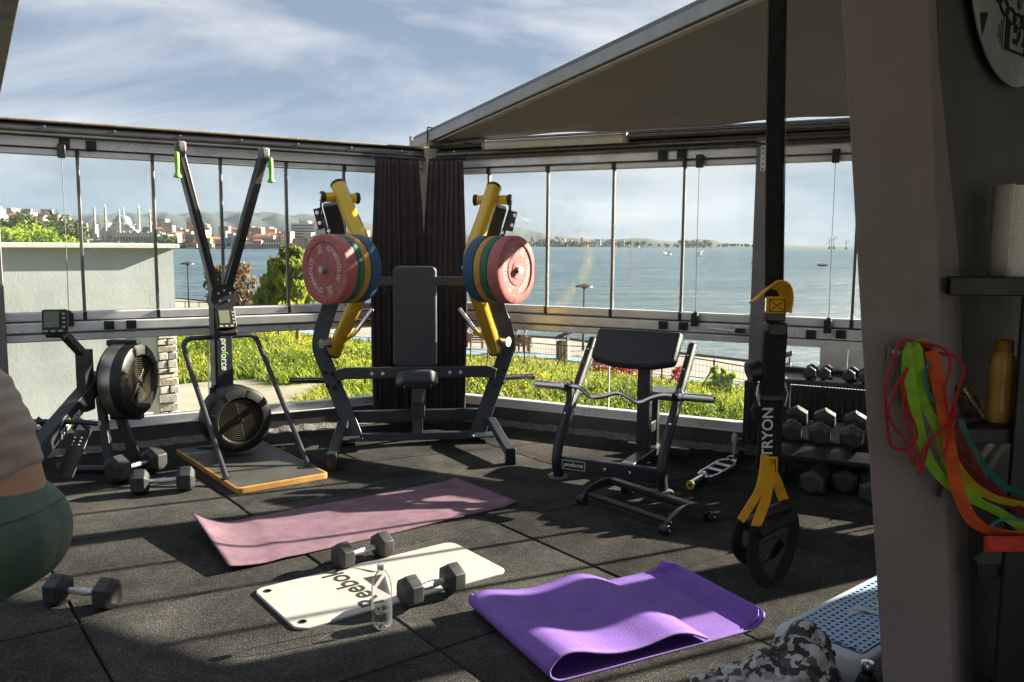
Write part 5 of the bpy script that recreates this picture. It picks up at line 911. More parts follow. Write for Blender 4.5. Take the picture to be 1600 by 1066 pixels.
# ================================================================= aerobic step, bags in the right foreground
STW = mat('step_plastic', (0.50, 0.545, 0.60), rough=0.45, var=.05, scale=8, bump=0.1, bscale=300); STB = mat('step_blue', (0.02, 0.075, 0.21), rough=0.55, var=.1)
sp0 = Vector((0.882, 2.785)); syaw = R(40.5)
sp = thing('aerobic_step', 'pale grey aerobic step with a blue dotted top beside the pillar', 'aerobic step', (sp0.x, sp0.y, 0), syaw)      # local x along the length, -y towards the viewer
LS, WS, HS = 1.02, 0.36, 0.158
bd = MB(); ring = [(0.0, 0.0), (0.006, HS * .55), (0.014, HS * 0.94), (0.026, HS)]
ol = lambda k: [(x, y - WS / 2) for x, y in rrect(LS - 2 * k, WS - 2 * k, 0.055 - k * .3, 6, cx=LS / 2)]
k = len(ol(0)); bd.add([(x, y, z) for i, z in ring for x, y in ol(i)], [(r * k + j, r * k + (j + 1) % k, (r + 1) * k + (j + 1) % k, (r + 1) * k + j) for r in range(3) for j in range(k)] + [tuple(3 * k + j for j in range(k))])
bd.obj('body', STW, sp, smooth=50)
MB().prism([(x, y - WS / 2) for x, y in rrect(LS - 0.13, WS - 0.09, 0.02, 4, cx=LS / 2)], HS - 0.002, HS + 0.0015).obj('tread', STB, sp)
st_ = MB()      # raised pale lattice of the tread: a sheet of small diamonds round blue dots
nxp, nyp = 30, 11
for j in range(nyp):
    for i in range(nxp - (j % 2)):
        a, b_ = (LS - .135) / nxp / 2, (WS - .095) / nyp / 2; cx = 0.0675 + a * (2 * i + 1 + (j % 2)); cy = -WS / 2 - (WS - .095) / 2 + b_ * (2 * j + 1)
        inn_ = [(cx + a * .62 * math.cos(R(45 * q)), cy + b_ * .60 * math.sin(R(45 * q))) for q in range(8)]; out_ = [(cx + a * dx, cy + b_ * dy) for dx, dy in ((1, 0), (1, 1), (0, 1), (-1, 1), (-1, 0), (-1, -1), (0, -1), (1, -1))]
        st_.add([(x, y, HS + .0042) for x, y in inn_] + [(x, y, HS + .0042) for x, y in out_] + [(x, y, HS + .0012) for x, y in inn_], [(q, (q + 1) % 8, 8 + (q + 1) % 8, 8 + q) for q in range(8)] + [(q, (q + 1) % 8, 16 + (q + 1) % 8, 16 + q) for q in range(8)])
so_ = st_.obj('tread_lattice', mat('step_pale_blue', (.33, .46, .62), rough=.5, var=.06), sp, smooth=0); so_['kind'] = 'stuff'
text('Reebok', 0.11, STW, sp, frame((0.60, -WS / 2, HS + .006), (1, 0, 0), (0, 1, 0)), ext=.002, bold=.001, shear=.1)
for tri in ([(0.30, -0.15), (0.37, -0.165), (0.345, -0.115)], [(0.345, -0.115), (0.37, -0.165), (0.385, -0.245)], [(0.345, -0.115), (0.41, -0.13), (0.385, -0.245)]): MB().prism(tri, HS + .002, HS + .007).obj('raised_mark', STW, sp, smooth=0)
MB().span((0.010, -WS - 0.0015, HS * .50), (0.30, -WS + .01, HS * .505)).obj('seam', mat('seam_grey', (.12, .13, .14)), sp)
# camouflage cloth bag
camo = bpy.data.materials.new('camouflage_cloth'); camo.use_nodes = True; n = camo.node_tree; b = n.nodes['Principled BSDF']; b.inputs['Roughness'].default_value = .85
co = n.nodes.new('ShaderNodeTexCoord'); vn = n.nodes.new('ShaderNodeTexNoise'); vn.inputs['Scale'].default_value = 22; vn.inputs['Detail'].default_value = 4
vm = n.nodes.new('ShaderNodeMix'); vm.data_type = 'RGBA'; vm.inputs[0].default_value = .06; n.links.new(co.outputs['Object'], vm.inputs[6]); n.links.new(vn.outputs['Color'], vm.inputs[7]); n.links.new(co.outputs['Object'], vn.inputs['Vector'])
vo = n.nodes.new('ShaderNodeTexVoronoi'); vo.inputs['Scale'].default_value = 44; n.links.new(vm.outputs[2], vo.inputs['Vector']); rp = n.nodes.new('ShaderNodeValToRGB'); rp.color_ramp.interpolation = 'CONSTANT'; sc_ = n.nodes.new('ShaderNodeSeparateColor'); n.links.new(vo.outputs['Color'], sc_.inputs[0])
e = rp.color_ramp.elements; e[0].position = 0; e[0].color = (.04, .04, .043, 1); e[1].position = .78; e[1].color = (.48, .47, .48, 1)
for p_, c_ in ((.28, (.09, .08, .07)), (.45, (.30, .28, .28)), (.62, (.45, .44, .45))): q = e.new(p_); q.color = (*c_, 1)
n.links.new(sc_.outputs[0], rp.inputs[0]); n.links.new(rp.outputs[0], b.inputs['Base Color'])
bag = thing('camouflage_bag', 'crumpled grey camouflage cloth bag in front of the step', 'bag', (0.84, 2.50, 0), 0)
bag_parts = [('e', (.02, 0, .10), (.15, .115, .105)), ('t', [(.06, .0, .12), (.09, .03, .21), (.105, .05, .275)], [.12, .085, .022]), ('e', (-.12, .0, .075), (.13, .09, .075)), ('t', [(-.14, 0, .08), (-.23, .02, .085), (-.27, .02, .085)], [.07, .045, .018]), ('e', (.12, .01, .08), (.09, .10, .08))]
DBLUE = mat('navy_nylon', (0.012, 0.045, 0.085), rough=.55, var=.25, scale=20, bump=.3, bscale=90)
zb = thing('pouch', 'dark blue zipped pouch at the bottom edge by the camouflage bag', 'bag', (1.02, 2.44, 0), R(-25))
b = MB(); b.grid(lambda u, v: (-0.17 + .34 * v, .07 * math.cos(2 * math.pi * u) * math.sin(math.pi * min(.97, max(.03, v))) ** .4, .055 + .055 * math.sin(2 * math.pi * u) * math.sin(math.pi * min(.97, max(.03, v))) ** .4 + .006 * math.sin(v * 30 + u * 12)), 32, 20); b.obj('pouch_body', DBLUE, zb, smooth=80)
MB().tube([(-0.15, 0.0, 0.104), (0.0, 0.0, .113), (0.15, 0.0, .104)], .004, 8).obj('zip', mat('zip_grey', (.2, .22, .24), rough=.4, metal=.4), zb)
fl = thing('flask', 'black flask with a polished steel lid before the step', 'bottle', (1.135, 2.545, 0))
MB().lathe([(0, 0), (0.032, 0), (.034, .01), (.034, .095), (.026, .112), (.019, .12), (.019, .128)], 24).obj('flask_body', BLACK, fl)
MB().lathe([(.020, .126), (.0225, .130), (.0225, .150), (.019, .156), (0, .158)], 24).obj('lid', CHROME, fl)
# ================================================================= shelves, clock, towel roll, bottle, bands
SH = mat('black_shelf', (0.012, 0.012, 0.012), rough=.5, var=.3, scale=12)
she = thing('corner_shelf', 'black open corner shelf unit fixed to the interior wall', 'shelf', (1.14, 2.2, 0))
for z0, z1 in ((1.338, 1.386), (0.945, 0.985), (0.575, 0.612), (0.05, 0.09)):
    xo = 0.16 * (1.386 - z1); MB().prism([(xo, 0.0), (0.62, 0.0), (0.62, 0.44), (xo + 0.02, 0.06)], z0, z1).obj('board', SH, she, bevel=.003)
MB().span((0.184, -0.02, 0.02), (0.62, -0.003, 1.337)).obj('side_panel', SH, she, bevel=.003)
WD = Vector((math.cos(WA), math.sin(WA), 0)); WN = Vector((math.sin(WA), -math.cos(WA), 0)); WO = Vector((wx0.x - 0.06, wx0.y + 0.035, 0))
def wall_t(px, z):
    best = min((abs((800 + FOC * (lambda d: d.dot(rt) / d.dot(fw))(WO + WD * t + Vector((0, 0, z - EYE)))) - px), t) for t in np.linspace(.1, 1.3, 241)); return float(best[1])
ck = thing('wall_clock', 'big round steel wall clock with a chain and barbell cut-out', 'clock', WO + WD * wall_t(1572, 2.2) + WN * 0.03 + Vector((0, 0, 2.265)), WA)      # face towards local -y
STL = mat('brushed_steel_face', (0.36, 0.375, 0.39), rough=.42, metal=.35, var=.15, scale=14); FY = Matrix.Rotation(R(90), 4, 'X')
MB().lathe([(0, 0), (.335, 0), (.335, .004), (.332, .006), (0, .006)], 72, FY).obj('face', STL, ck)
MB().lathe([(0, -.024), (.30, -.024), (.30, -.002), (0, -.002)], 40, FY).obj('backing', BLACK, ck)
CF = lambda x, z, dy=.0070: frame((x, -dy, z), (1, 0, 0), (0, 0, 1)); CB = mat('cut_black', (.008, .008, .009), rough=.8)
for poly in ([(-.305, .04), (-.20, .12), (-.24, -.02), (-.275, -.115)], [(-.115, -.005), (-.055, -.10), (-.125, -.115), (-.17, -.095)], [(.115, -.005), (.055, -.10), (.125, -.115), (.17, -.095)], [(-.26, -.175), (-.205, -.165), (-.235, -.235)], [(.26, -.175), (.205, -.165), (.235, -.235)]):
    MB().prism(poly, 0.0062, 0.0068, FY).obj('cut_out', CB, ck, smooth=0)
for k in range(11):
    t = R(-90 - 62 + 12.4 * k); x, z = .255 * math.cos(t), .10 + .255 * math.sin(t); a = t + R(90)
    pts = [(x + math.cos(a) * .034 * math.cos(q) - math.sin(a) * .019 * math.sin(q), -.0075, z + math.sin(a) * .034 * math.cos(q) + math.cos(a) * .019 * math.sin(q)) for q in np.linspace(0, 2 * math.pi, 17)]
    MB().tube(pts, .0045, 6, caps=False).obj('chain_link', CB, ck)
for tx_, a in (('4', -30), ('5', -60), ('6', -90), ('7', -120), ('8', -150), ('3', 0), ('9', 180)): text(tx_, .05, CB, ck, CF(.105 * math.cos(R(a)), .105 * math.sin(R(a)) + .0), bold=.001)
dm = MB().prism([(-.085, -.16), (.085, -.16), (.085, -.245), (-.085, -.245)], .0062, .0068, FY).obj('logo_field', CB, ck, smooth=0)
text('E2', .105, STL, dm, CF(0, -.202, .0072), bold=.003, ext=.0004)
for s in (-1, 1):
    for k, h_ in enumerate((.045, .032, .018)): MB().span((s * (.10 + .014 * k) - .003, -.0070, -.202 - h_), (s * (.10 + .014 * k) + .003, -.0062, -.202 + h_)).obj('logo_bar', CB, dm)
MB().beam((0, -.012, 0), (.012, -.012, -.125), .006, .002, (1, 0, 0)).obj('minute_hand', mat('brass_hand', (.75, .62, .4), rough=.3, metal=.8), ck)
MB().beam((0, -.010, 0), (-.075, -.010, .02), .008, .002, (0, 0, 1)).obj('hour_hand', CB, ck)
pt_ = thing('paper_towel_roll', 'white paper towel roll standing on the top shelf', 'paper towel', (1.408, 2.36, 1.386))
PAPER = mat('embossed_paper', (.88, .84, .75), rough=.95, var=.05, scale=30, bump=.6, bscale=120)
MB().lathe([(.022, 0), (.074, 0), (.075, .01), (.075, .235), (.074, .245), (.022, .245), (.022, 0)], 36).obj('roll', PAPER, pt_)
b = MB(); b.grid(lambda u, v: (.0765 * math.cos(R(-190 + 55 * u)) * (1 + .06 * u * u), .0765 * math.sin(R(-190 + 55 * u)) * (1 + .06 * u * u), .002 + .246 * v), 10, 4); b.obj('loose_sheet', PAPER, pt_, solid=.001)
gb = thing('drinking_bottle', 'translucent amber sports bottle on the middle shelf', 'bottle', (1.352, 2.30, 0.9855))
GOLD = bpy.data.materials.new('amber_plastic'); GOLD.use_nodes = True; gbn = GOLD.node_tree.nodes['Principled BSDF']; gbn.inputs['Base Color'].default_value = (.70, .37, .08, 1); gbn.inputs['Roughness'].default_value = .3; gbn.inputs['Transmission Weight'].default_value = .15; gbn.inputs['Subsurface Weight'].default_value = .2
gn = GOLD.node_tree.nodes.new('ShaderNodeTexNoise'); gn.inputs['Scale'].default_value = 12; gr_ = GOLD.node_tree.nodes.new('ShaderNodeValToRGB'); gr_.color_ramp.elements[0].color = (.82, .45, .08, 1); gr_.color_ramp.elements[1].color = (.95, .62, .18, 1); GOLD.node_tree.links.new(gn.outputs['Fac'], gr_.inputs[0]); GOLD.node_tree.links.new(gr_.outputs[0], gbn.inputs['Base Color'])
MB().lathe([(0, .002), (.034, 0), (.038, .008), (.0385, .04), (.034, .075), (.0325, .095), (.036, .125), (.0375, .15), (.034, .175), (.024, .192), (.021, .198)], 32).obj('bottle_body', GOLD, gb, smooth=60)
MB().lathe([(.0225, .194), (.0235, .198), (.0235, .222), (.021, .226), (0, .226)], 24).obj('cap', mat('amber_cap', (.50, .22, .02), rough=.35), gb)
cs = thing('glitter_case', 'small glittering case leaning on the middle shelf beside the amber bottle', 'case', (1.285, 2.33, .9855), R(15))
MB().beam((0.02, 0, 0.002), (-0.035, .02, .088), .075, .014, (0, 1, 0)).obj('case_lid', mat('glitter', (.34, .31, .24), rough=.25, metal=.7, var=.8, scale=160), cs, bevel=.003)
MB().beam((0.032, -.008, 0.002), (-0.023, .012, .088), .070, .003, (0, 1, 0)).obj('gold_rim', mat('gold_rim', (.6, .42, .12), rough=.3, metal=.9), cs)
hk = thing('wall_hook', 'small clear adhesive hook on the grey pillar', 'hook', tuple(at(1396, 556, 2.205)))
MB().prism(rrect(.032, .045, .006), -.002, .002, Matrix.Rotation(R(90), 4, 'X')).obj('hook_plate', mat('clear_adhesive', (.24, .22, .22), rough=.2), hk, bevel=.001)
MB().lathe([(.0, 0), (.008, 0), (.007, .012), (.009, .018), (0, .02)], 14, Matrix.Translation((0, -.002, .010)) @ Matrix.Rotation(R(90), 4, 'X')).obj('hook_knob', mat('hook_metal', (.6, .58, .56), rough=.3, metal=.6), hk)
pg = thing('peg', 'dark peg on the grey pillar under the hanging bands', 'hook', tuple(at(1436, 548, 2.21)))
MB().cyl((0, 0, 0), (0, -.075, .006), .008, 12).obj('pin', BLACK, pg)
def band(label, pts, width, col, th=.0035, ys=None, side=(0.8, -0.45, 0.35), rnd=False, nm='resistance_band', cat='resistance band'):
    t = thing(nm, label, cat, (0, 0, 0), 0, 'exercise bands hanging on the pillar'); m_ = mat('latex_' + '_'.join(label.split()[:2]), col, rough=.72, var=.22, scale=22, bump=.25, bscale=180)
    P = [at(x, y, d) for x, y, d in pts]
    b = MB(); S_ = spline([tuple(p) for p in P], 7)
    if rnd: b.tube(S_, width, 8)
    else: b.sweep(S_, width, th, side)
    b.obj('strap', m_, t, smooth=60); return t
band('yellow flat resistance band over the peg', [(1418, 640, 2.165), (1416, 585, 2.165), (1420, 545, 2.16), (1432, 534, 2.155), (1446, 540, 2.155), (1455, 590, 2.16), (1462, 660, 2.165), (1500, 735, 2.15), (1545, 775, 2.15), (1605, 790, 2.14)], .022, (.55, .36, .02))
band('lime green flat resistance band over the peg', [(1446, 640, 2.168), (1442, 590, 2.165), (1436, 552, 2.158), (1427, 543, 2.150), (1418, 556, 2.146), (1424, 600, 2.15), (1432, 650, 2.15), (1446, 705, 2.15), (1470, 745, 2.15), (1510, 775, 2.14), (1560, 800, 2.14), (1605, 830, 2.14)], .026, (.26, .52, .03))
band('lime green short loop band beside the yellow band', [(1416, 610, 2.162), (1416, 570, 2.155), (1421, 547, 2.148), (1430, 541, 2.142), (1436, 568, 2.143), (1442, 625, 2.148), (1462, 665, 2.15), (1490, 745, 2.14), (1530, 780, 2.14)], .024, (.24, .46, .03))
band('bright orange wide band sweeping down to the lowest shelf', [(1455, 548, 2.135), (1466, 600, 2.13), (1478, 660, 2.125), (1487, 720, 2.12), (1500, 775, 2.12), (1522, 815, 2.12), (1560, 832, 2.12), (1610, 835, 2.12)], .032, (.62, .09, .01))
band('dark red wide band behind the orange one', [(1446, 540, 2.150), (1462, 575, 2.148), (1474, 640, 2.145), (1490, 700, 2.15), (1530, 750, 2.15), (1605, 805, 2.15)], .026, (.16, .012, .012))
band('red orange roll of band lying on the lowest shelf', [(1538, 852, 2.13), (1545, 850, 2.10), (1575, 850, 2.09), (1610, 850, 2.10)], .040, (.62, .045, .02), side=(0, 0, 1))
band('teal flat band at the right of the bunch', [(1500, 655, 2.20), (1515, 690, 2.19), (1540, 730, 2.18), (1570, 760, 2.17), (1605, 772, 2.17)], .016, (.02, .17, .13))
band('blue thin band curling at the top of the bunch', [(1452, 565, 2.135), (1444, 590, 2.13), (1452, 615, 2.132), (1470, 640, 2.14), (1490, 690, 2.16), (1525, 745, 2.16), (1605, 800, 2.16)], .007, (.02, .16, .24), rnd=False)
band('deep purple band in the shadow of the bunch', [(1478, 690, 2.17), (1505, 735, 2.165), (1540, 790, 2.16), (1580, 815, 2.16), (1610, 822, 2.16)], .020, (.035, .012, .03))
band('green thin band low in the bunch', [(1482, 700, 2.175), (1520, 755, 2.17), (1560, 778, 2.16), (1610, 790, 2.16)], .010, (.12, .28, .02))
band('blue thin band loop on the lowest shelf', [(1545, 838, 2.11), (1570, 846, 2.10), (1610, 848, 2.10)], .009, (.02, .15, .26), side=(0, 0, 1))
band('turquoise thin band loop above the red roll', [(1548, 822, 2.10), (1565, 812, 2.10), (1590, 812, 2.10), (1610, 818, 2.10)], .006, (.02, .22, .20), side=(0, 0, 1))
band('maroon band crossing behind the orange band', [(1495, 668, 2.185), (1515, 705, 2.18), (1550, 765, 2.17), (1610, 790, 2.17)], .012, (.22, .015, .02))
REDC = (.42, .008, .02)
band('red skipping rope looped on the left of the bunch', [(1452, 690, 2.14), (1440, 735, 2.135), (1436, 735, 2.133), (1444, 700, 2.13), (1480, 660, 2.12), (1500, 600, 2.12), (1506, 575, 2.12), (1490, 556, 2.13), (1470, 552, 2.135), (1440, 538, 2.14), (1408, 533, 2.14), (1396, 565, 2.14), (1383, 605, 2.14), (1386, 660, 2.14), (1392, 695, 2.14), (1410, 702, 2.14), (1430, 690, 2.14), (1432, 672, 2.14), (1420, 640, 2.138), (1410, 600, 2.135), (1418, 575, 2.13), (1400, 605, 2.125), (1388, 640, 2.125), (1396, 665, 2.125), (1416, 690, 2.125), (1424, 720, 2.125), (1430, 722, 2.125), (1428, 690, 2.125), (1416, 655, 2.128), (1412, 612, 2.13)], .0036, REDC, rnd=True, nm='skipping_rope', cat='skipping rope')
band('red thin rope strand in front of the orange band', [(1444, 536, 2.125), (1478, 548, 2.118), (1484, 575, 2.115), (1476, 610, 2.112), (1484, 650, 2.11), (1494, 640, 2.11), (1482, 690, 2.11), (1474, 716, 2.11)], .0036, REDC, rnd=True, nm='skipping_rope', cat='skipping rope')
band('dark violet knotted band end hanging on the pillar', [(1468, 732, 2.20), (1465, 745, 2.19), (1470, 756, 2.19), (1466, 776, 2.195)], .014, (.05, .02, .055))
# ================================================================= crouching person at the left edge
def blob(parts, voxel, name, m, parent, it=10):
    """Closed tubes and ellipsoids fused into one smooth continuous surface."""
    b = MB()
    for p in parts:
        if p[0] == 'e':
            _, c, r = p; M = Matrix.Translation(c) @ Matrix.Diagonal((*r, 1)); b.lathe([(max(1e-6, math.sin(t)), -math.cos(t)) for t in np.linspace(0.02, math.pi - 0.02, 14)], 20, M)
        else:
            _, pts, rad = p; b.tube(pts, rad, 18)
    me = b.mesh(name); fixnormals(me); o = bpy.data.objects.new(name, me); COL.objects.link(o)
    md = o.modifiers.new('remesh', 'REMESH'); md.mode = 'VOXEL'; md.voxel_size = voxel
    sm = o.modifiers.new('smooth', 'SMOOTH'); sm.iterations = it; sm.factor = 0.5
    bpy.context.view_layer.update(); m2 = bpy.data.meshes.new_from_object(o.evaluated_get(bpy.context.evaluated_depsgraph_get())); bpy.data.objects.remove(o)
    m2.name = name; return mkobj(name, m2, m, parent, smooth=180, fix=False)
SKIN = mat('warm_skin', (0.62, 0.33, 0.22), rough=.5, var=.08, scale=12); SKIN.node_tree.nodes['Principled BSDF'].inputs['Subsurface Weight'].default_value = .12; SKIN.node_tree.nodes['Principled BSDF'].inputs['Subsurface Scale'].default_value = .02
LEG = mat('green_leggings', (0.085, 0.150, 0.105), rough=.5, var=.08, scale=40, bump=.25, bscale=700); TOP = mat('taupe_top', (0.50, 0.395, 0.32), rough=.8, var=.08, scale=30, bump=.3, bscale=500)
ps = thing('person', 'crouching person in a taupe crop top and dark green leggings at the left edge', 'person', (-1.46, 2.30, 0))
V = lambda x, y, z: (x + 1.46 + .035, y, z)
pel = ('e', V(-1.475, 0, .665), (.160, .165, .160)); but = [('e', V(-1.437, s * .035, .640), (.130, .135, .150)) for s in (-1, 1)]
legs = []
for s in (-1, 1):
    legs += [('t', [V(-1.46, s * .085, .60), V(-1.57, s * .105, .545), V(-1.70, s * .125, .485), V(-1.87, s * .14, .435)], [.118, .112, .098, .068]),
             ('t', [V(-1.87, s * .14, .435), V(-1.81, s * .14, .33), V(-1.72, s * .135, .20), V(-1.66, s * .13, .09)], [.066, .066, .060, .038])]
knees = [('e', V(-1.875, s * .14, .432), (.066, .064, .066)) for s in (-1, 1)]
waist = ('t', [V(-1.485, 0, .68), V(-1.468, 0, .775), V(-1.475, 0, .83)], [.145, .120, .114])
chest = [('t', [V(-1.475, 0, .805), V(-1.50, 0, .90), V(-1.56, 0, 1.01), V(-1.63, 0, 1.09)], [.115, .126, .135, .115]), ('e', V(-1.58, 0, 1.0), (.135, .175, .14)), ('e', V(-1.67, 0, .97), (.08, .14, .08))]
neck = [('t', [V(-1.69, 0, 1.10), V(-1.765, 0, 1.19), V(-1.80, 0, 1.235)], [.062, .050, .05])]
head = [('e', V(-1.845, 0, 1.285), (.10, .075, .112)), ('e', V(-1.885, 0, 1.245), (.062, .055, .065)), ('e', V(-1.945, 0, 1.275), (.016, .013, .024))] + [('e', V(-1.83, s * .076, 1.28), (.02, .01, .03)) for s in (-1, 1)]
arms = []; hands = []
for s in (-1, 1):
    arms += [('e', V(-1.645, s * .175, 1.075), (.062, .06, .062)), ('t', [V(-1.645, s * .175, 1.075), V(-1.72, s * .215, .94), V(-1.79, s * .22, .80)], [.052, .046, .040]), ('t', [V(-1.79, s * .22, .80), V(-1.90, s * .17, .71), V(-1.99, s * .09, .64)], [.040, .036, .026])]
    hands += [('e', V(-2.03, s * .07, .615), (.045, .022, .04))] + [('t', [V(-2.055 + .004 * k, s * .065, .605 + .018 * k), V(-2.09, s * .05, .60 + .018 * k), V(-2.105, s * .025, .59 + .017 * k), V(-2.09, s * .005, .585 + .016 * k)][: 4 if k < 3 else 3], [.010, .0095, .009, .0075][: 4 if k < 3 else 3]) for k in range(4)] + [('t', [V(-2.01, s * .055, .635), V(-2.035, s * .03, .655), V(-2.06, s * .015, .66)], [.012, .0105, .009])]
feet = [('t', [V(-1.62, s * .13, .045), V(-1.70, s * .135, .045), V(-1.80, s * .14, .032), V(-1.87, s * .145, .026)], [.040, .042, .040, .024]) for s in (-1, 1)]
blob([pel] + but + legs + knees + [waist] + chest + neck + head + arms + hands + [('t', [V(-1.66, s * .13, .10), V(-1.65, s * .13, .05)], [.036, .04]) for s in (-1, 1)], .011, 'body', SKIN, ps, 5)
inf = lambda parts, k: [('e', c, tuple(x + k for x in r)) if t == 'e' else ('t', c, [x + k for x in r]) for t, c, r in parts]
blob(inf([pel] + but + legs + knees + [('t', [V(-1.48, 0, .67), V(-1.468, 0, .765)], [.150, .126])], .007), .011, 'leggings', LEG, ps, 6)
tp = blob(inf(chest, .008) + [('t', [V(-1.64, s * .10, 1.10), V(-1.60, s * .13, 1.0)], [.05, .06]) for s in (-1, 1)], .010, 'crop_top', TOP, ps, 6)
def crease(o, f):
    me = o.data; nn = [v.normal.copy() for v in me.vertices]
    for v, q in zip(me.vertices, nn): v.co = v.co + q * f(v.co)
    me.update()
def seam(o, co_, no_, r_, m, nm):
    bm = bmesh.new(); bm.from_mesh(o.data); res = bmesh.ops.bisect_plane(bm, geom=bm.verts[:] + bm.edges[:] + bm.faces[:], plane_co=Vector(co_), plane_no=Vector(no_)); b = MB()
    for e in res['geom_cut']:
        if isinstance(e, bmesh.types.BMEdge): a_, b_ = e.verts[0].co + e.verts[0].normal * r_ * .3, e.verts[1].co + e.verts[1].normal * r_ * .3; b.tube([a_ + (a_ - b_) * .2, b_ + (b_ - a_) * .2], r_, 5)
    bm.free(); return b.obj(nm, m, o)
crease(tp, lambda c: .0035 * math.sin(70 * c.z + 26 * c.x + 2 * math.sin(14 * c.y)) * max(0, min(1, (1.02 - c.z) * 9)) + .002 * math.sin(120 * c.z - 50 * c.x + 9 * c.y))
lgs = [c for c in ps.children if c.name.startswith('leggings')][0]
crease(lgs, lambda c: -.007 * math.exp(-((c.z - .60 - .10 * (c.x)) / .012) ** 2) * max(0, min(1, (.02 - c.x) * 9)) - .004 * math.exp(-((c.z - .565 + .2 * c.x) / .010) ** 2) * (1 if c.x < .06 else 0))
LSE = mat('legging_seam', (.055, .10, .07), rough=.6); SEA_ = mat('top_hem', (.42, .33, .27), rough=.8)
seam(lgs, V(-1.44, 0, .705), (-.18, 0, 1), .0022, LSE, 'waist_seam'); seam(lgs, V(-1.46, 0, .775), (-.22, 0, 1), .0035, LSE, 'waistband_edge'); seam(tp, V(-1.475, 0, .812), (-.2, 0, 1), .004, SEA_, 'hem')
blob(feet, .010, 'shoe', mat('white_shoe', (.55, .55, .55), rough=.6), ps, 4)
HAIR = mat('dark_hair', (.02, .013, .009), rough=.5, var=.4, scale=60)
blob([('e', V(-1.825, 0, 1.31), (.108, .085, .105)), ('t', [V(-1.74, 0, 1.36), V(-1.68, 0, 1.33), V(-1.66, 0, 1.24)], [.035, .03, .012])], .012, 'hair', HAIR, ps, 4)
for s in (-1, 1): MB().lathe([(0, -.009), (.009, 0), (0, .009)], 10, Matrix.Translation(V(-1.938, s * .03, 1.297))).obj('eye', mat('eye_white', (.5, .5, .5)), ps)
bg_ = blob(bag_parts, .008, 'cloth', camo, bag, 3)
for v in bg_.data.vertices:      # crumple
    x, y, z = v.co; f = .010 * math.sin(38 * x + 30 * z + 3 * math.sin(25 * y)) + .008 * math.sin(61 * z - 47 * x + 20 * y) + .006 * math.sin(90 * y + 40 * x); nn = v.normal; v.co = (x + nn.x * f, y + nn.y * f, max(.002, z + nn.z * f))
bg_.data.update()
# ================================================================= neighbour's house
STUC = mat('white_stucco', (0.365, 0.395, 0.41), rough=.95, var=.16, scale=0.9, bump=.25, bscale=25)
nb = thing('neighbour_house', 'white rendered neighbouring house with a rough stone corner seen through the left windows', 'house', (-5.2, 13.0, -1.75), R(217))
MB().span((0.0, -4.0, 2.12), (11.0, 0.0, 3.12)).obj('parapet', STUC, nb, smooth=0)
MB().span((0.31, -4.0, -0.4), (11.0, -0.03, 2.14)).obj('wall', STUC, nb, smooth=0)
MB().span((-0.05, -4.1, 3.12), (11.0, 0.16, 3.185)).obj('coping', mat('coping_stone', (.55, .54, .50), rough=.8), nb, bevel=.01)
MB().span((0.28, -0.05, -0.4), (0.60, -0.012, 2.12)).obj('corner_trim', mat('pale_trim', (.58, .60, .58), rough=.9), nb)
STN = [mat('field_stone_%d' % k, c, rough=.95, var=.25, scale=6, bump=.8, bscale=14) for k, c in enumerate(((.46, .43, .38), (.40, .36, .31), (.50, .42, .33), (.34, .33, .31)))]
MB().span((0.03, -0.9, -0.4), (0.27, -0.05, 2.1)).obj('mortar_core', mat('mortar', (.30, .28, .25), rough=1), nb)
z = -0.3
while z < 2.0:
    hh = random.uniform(.07, .15); x = 0.0 + random.uniform(-.012, .012); ks = random.choice((1, 2, 2))
    for k in range(ks):
        w_ = 0.30 / ks; b = MB(); b.box((0, 0, 0), (w_ - .014, random.uniform(.10, .16), hh - .014)); o = b.obj('stone', random.choice(STN), nb, bevel=.012, seg=2)
        o.location = (x + w_ * (k + .5), random.uniform(-.045, -.015), z + hh / 2); o.rotation_euler = (random.uniform(-.09, .09), random.uniform(-.08, .08), random.uniform(-.10, .10))
    z += hh
# ================================================================= meadow: grass and flowers (uncountable)
gm = bpy.data.materials.new('meadow_grass'); gm.use_nodes = True; n = gm.node_tree; b = n.nodes['Principled BSDF']; b.inputs['Roughness'].default_value = .75
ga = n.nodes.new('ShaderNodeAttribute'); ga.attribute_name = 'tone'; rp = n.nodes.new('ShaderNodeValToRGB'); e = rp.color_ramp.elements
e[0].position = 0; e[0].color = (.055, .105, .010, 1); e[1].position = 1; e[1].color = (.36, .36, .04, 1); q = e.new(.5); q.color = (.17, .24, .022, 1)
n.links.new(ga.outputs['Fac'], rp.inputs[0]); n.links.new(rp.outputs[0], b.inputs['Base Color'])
tr_ = n.nodes.new('ShaderNodeBsdfTranslucent'); n.links.new(rp.outputs[0], tr_.inputs[0]); mx_ = n.nodes.new('ShaderNodeMixShader'); mx_.inputs[0].default_value = .4
n.links.new(b.outputs[0], mx_.inputs[1]); n.links.new(tr_.outputs[0], mx_.inputs[2]); n.links.new(mx_.outputs[0], n.nodes['Material Output'].inputs[0])
FLW = mat('yellow_blossom', (.75, .55, .01), rough=.7, var=.12, scale=3)
def scatter(N, y0, y1, seed):
    rg = np.random.default_rng(seed); Y = np.exp(rg.uniform(math.log(y0), math.log(y1), N)); X = rg.uniform(-.52, .42, N) * Y; out = []
    for x, y in zip(X, Y):
        if turf(x, y) > .5 and not (y < 14.2 + max(0, x) * -.2 and False): out.append((x, y))
    return out, rg
def patch(x, y): return 0.5 + 0.28 * math.sin(x * 0.9 + 1.3 * math.sin(y * .35)) + 0.22 * math.sin(y * 0.7 + x * .4 + 2)
pts, rg = scatter(125000, 8.5, 50, 4); vs = []; fs = []; tone = []
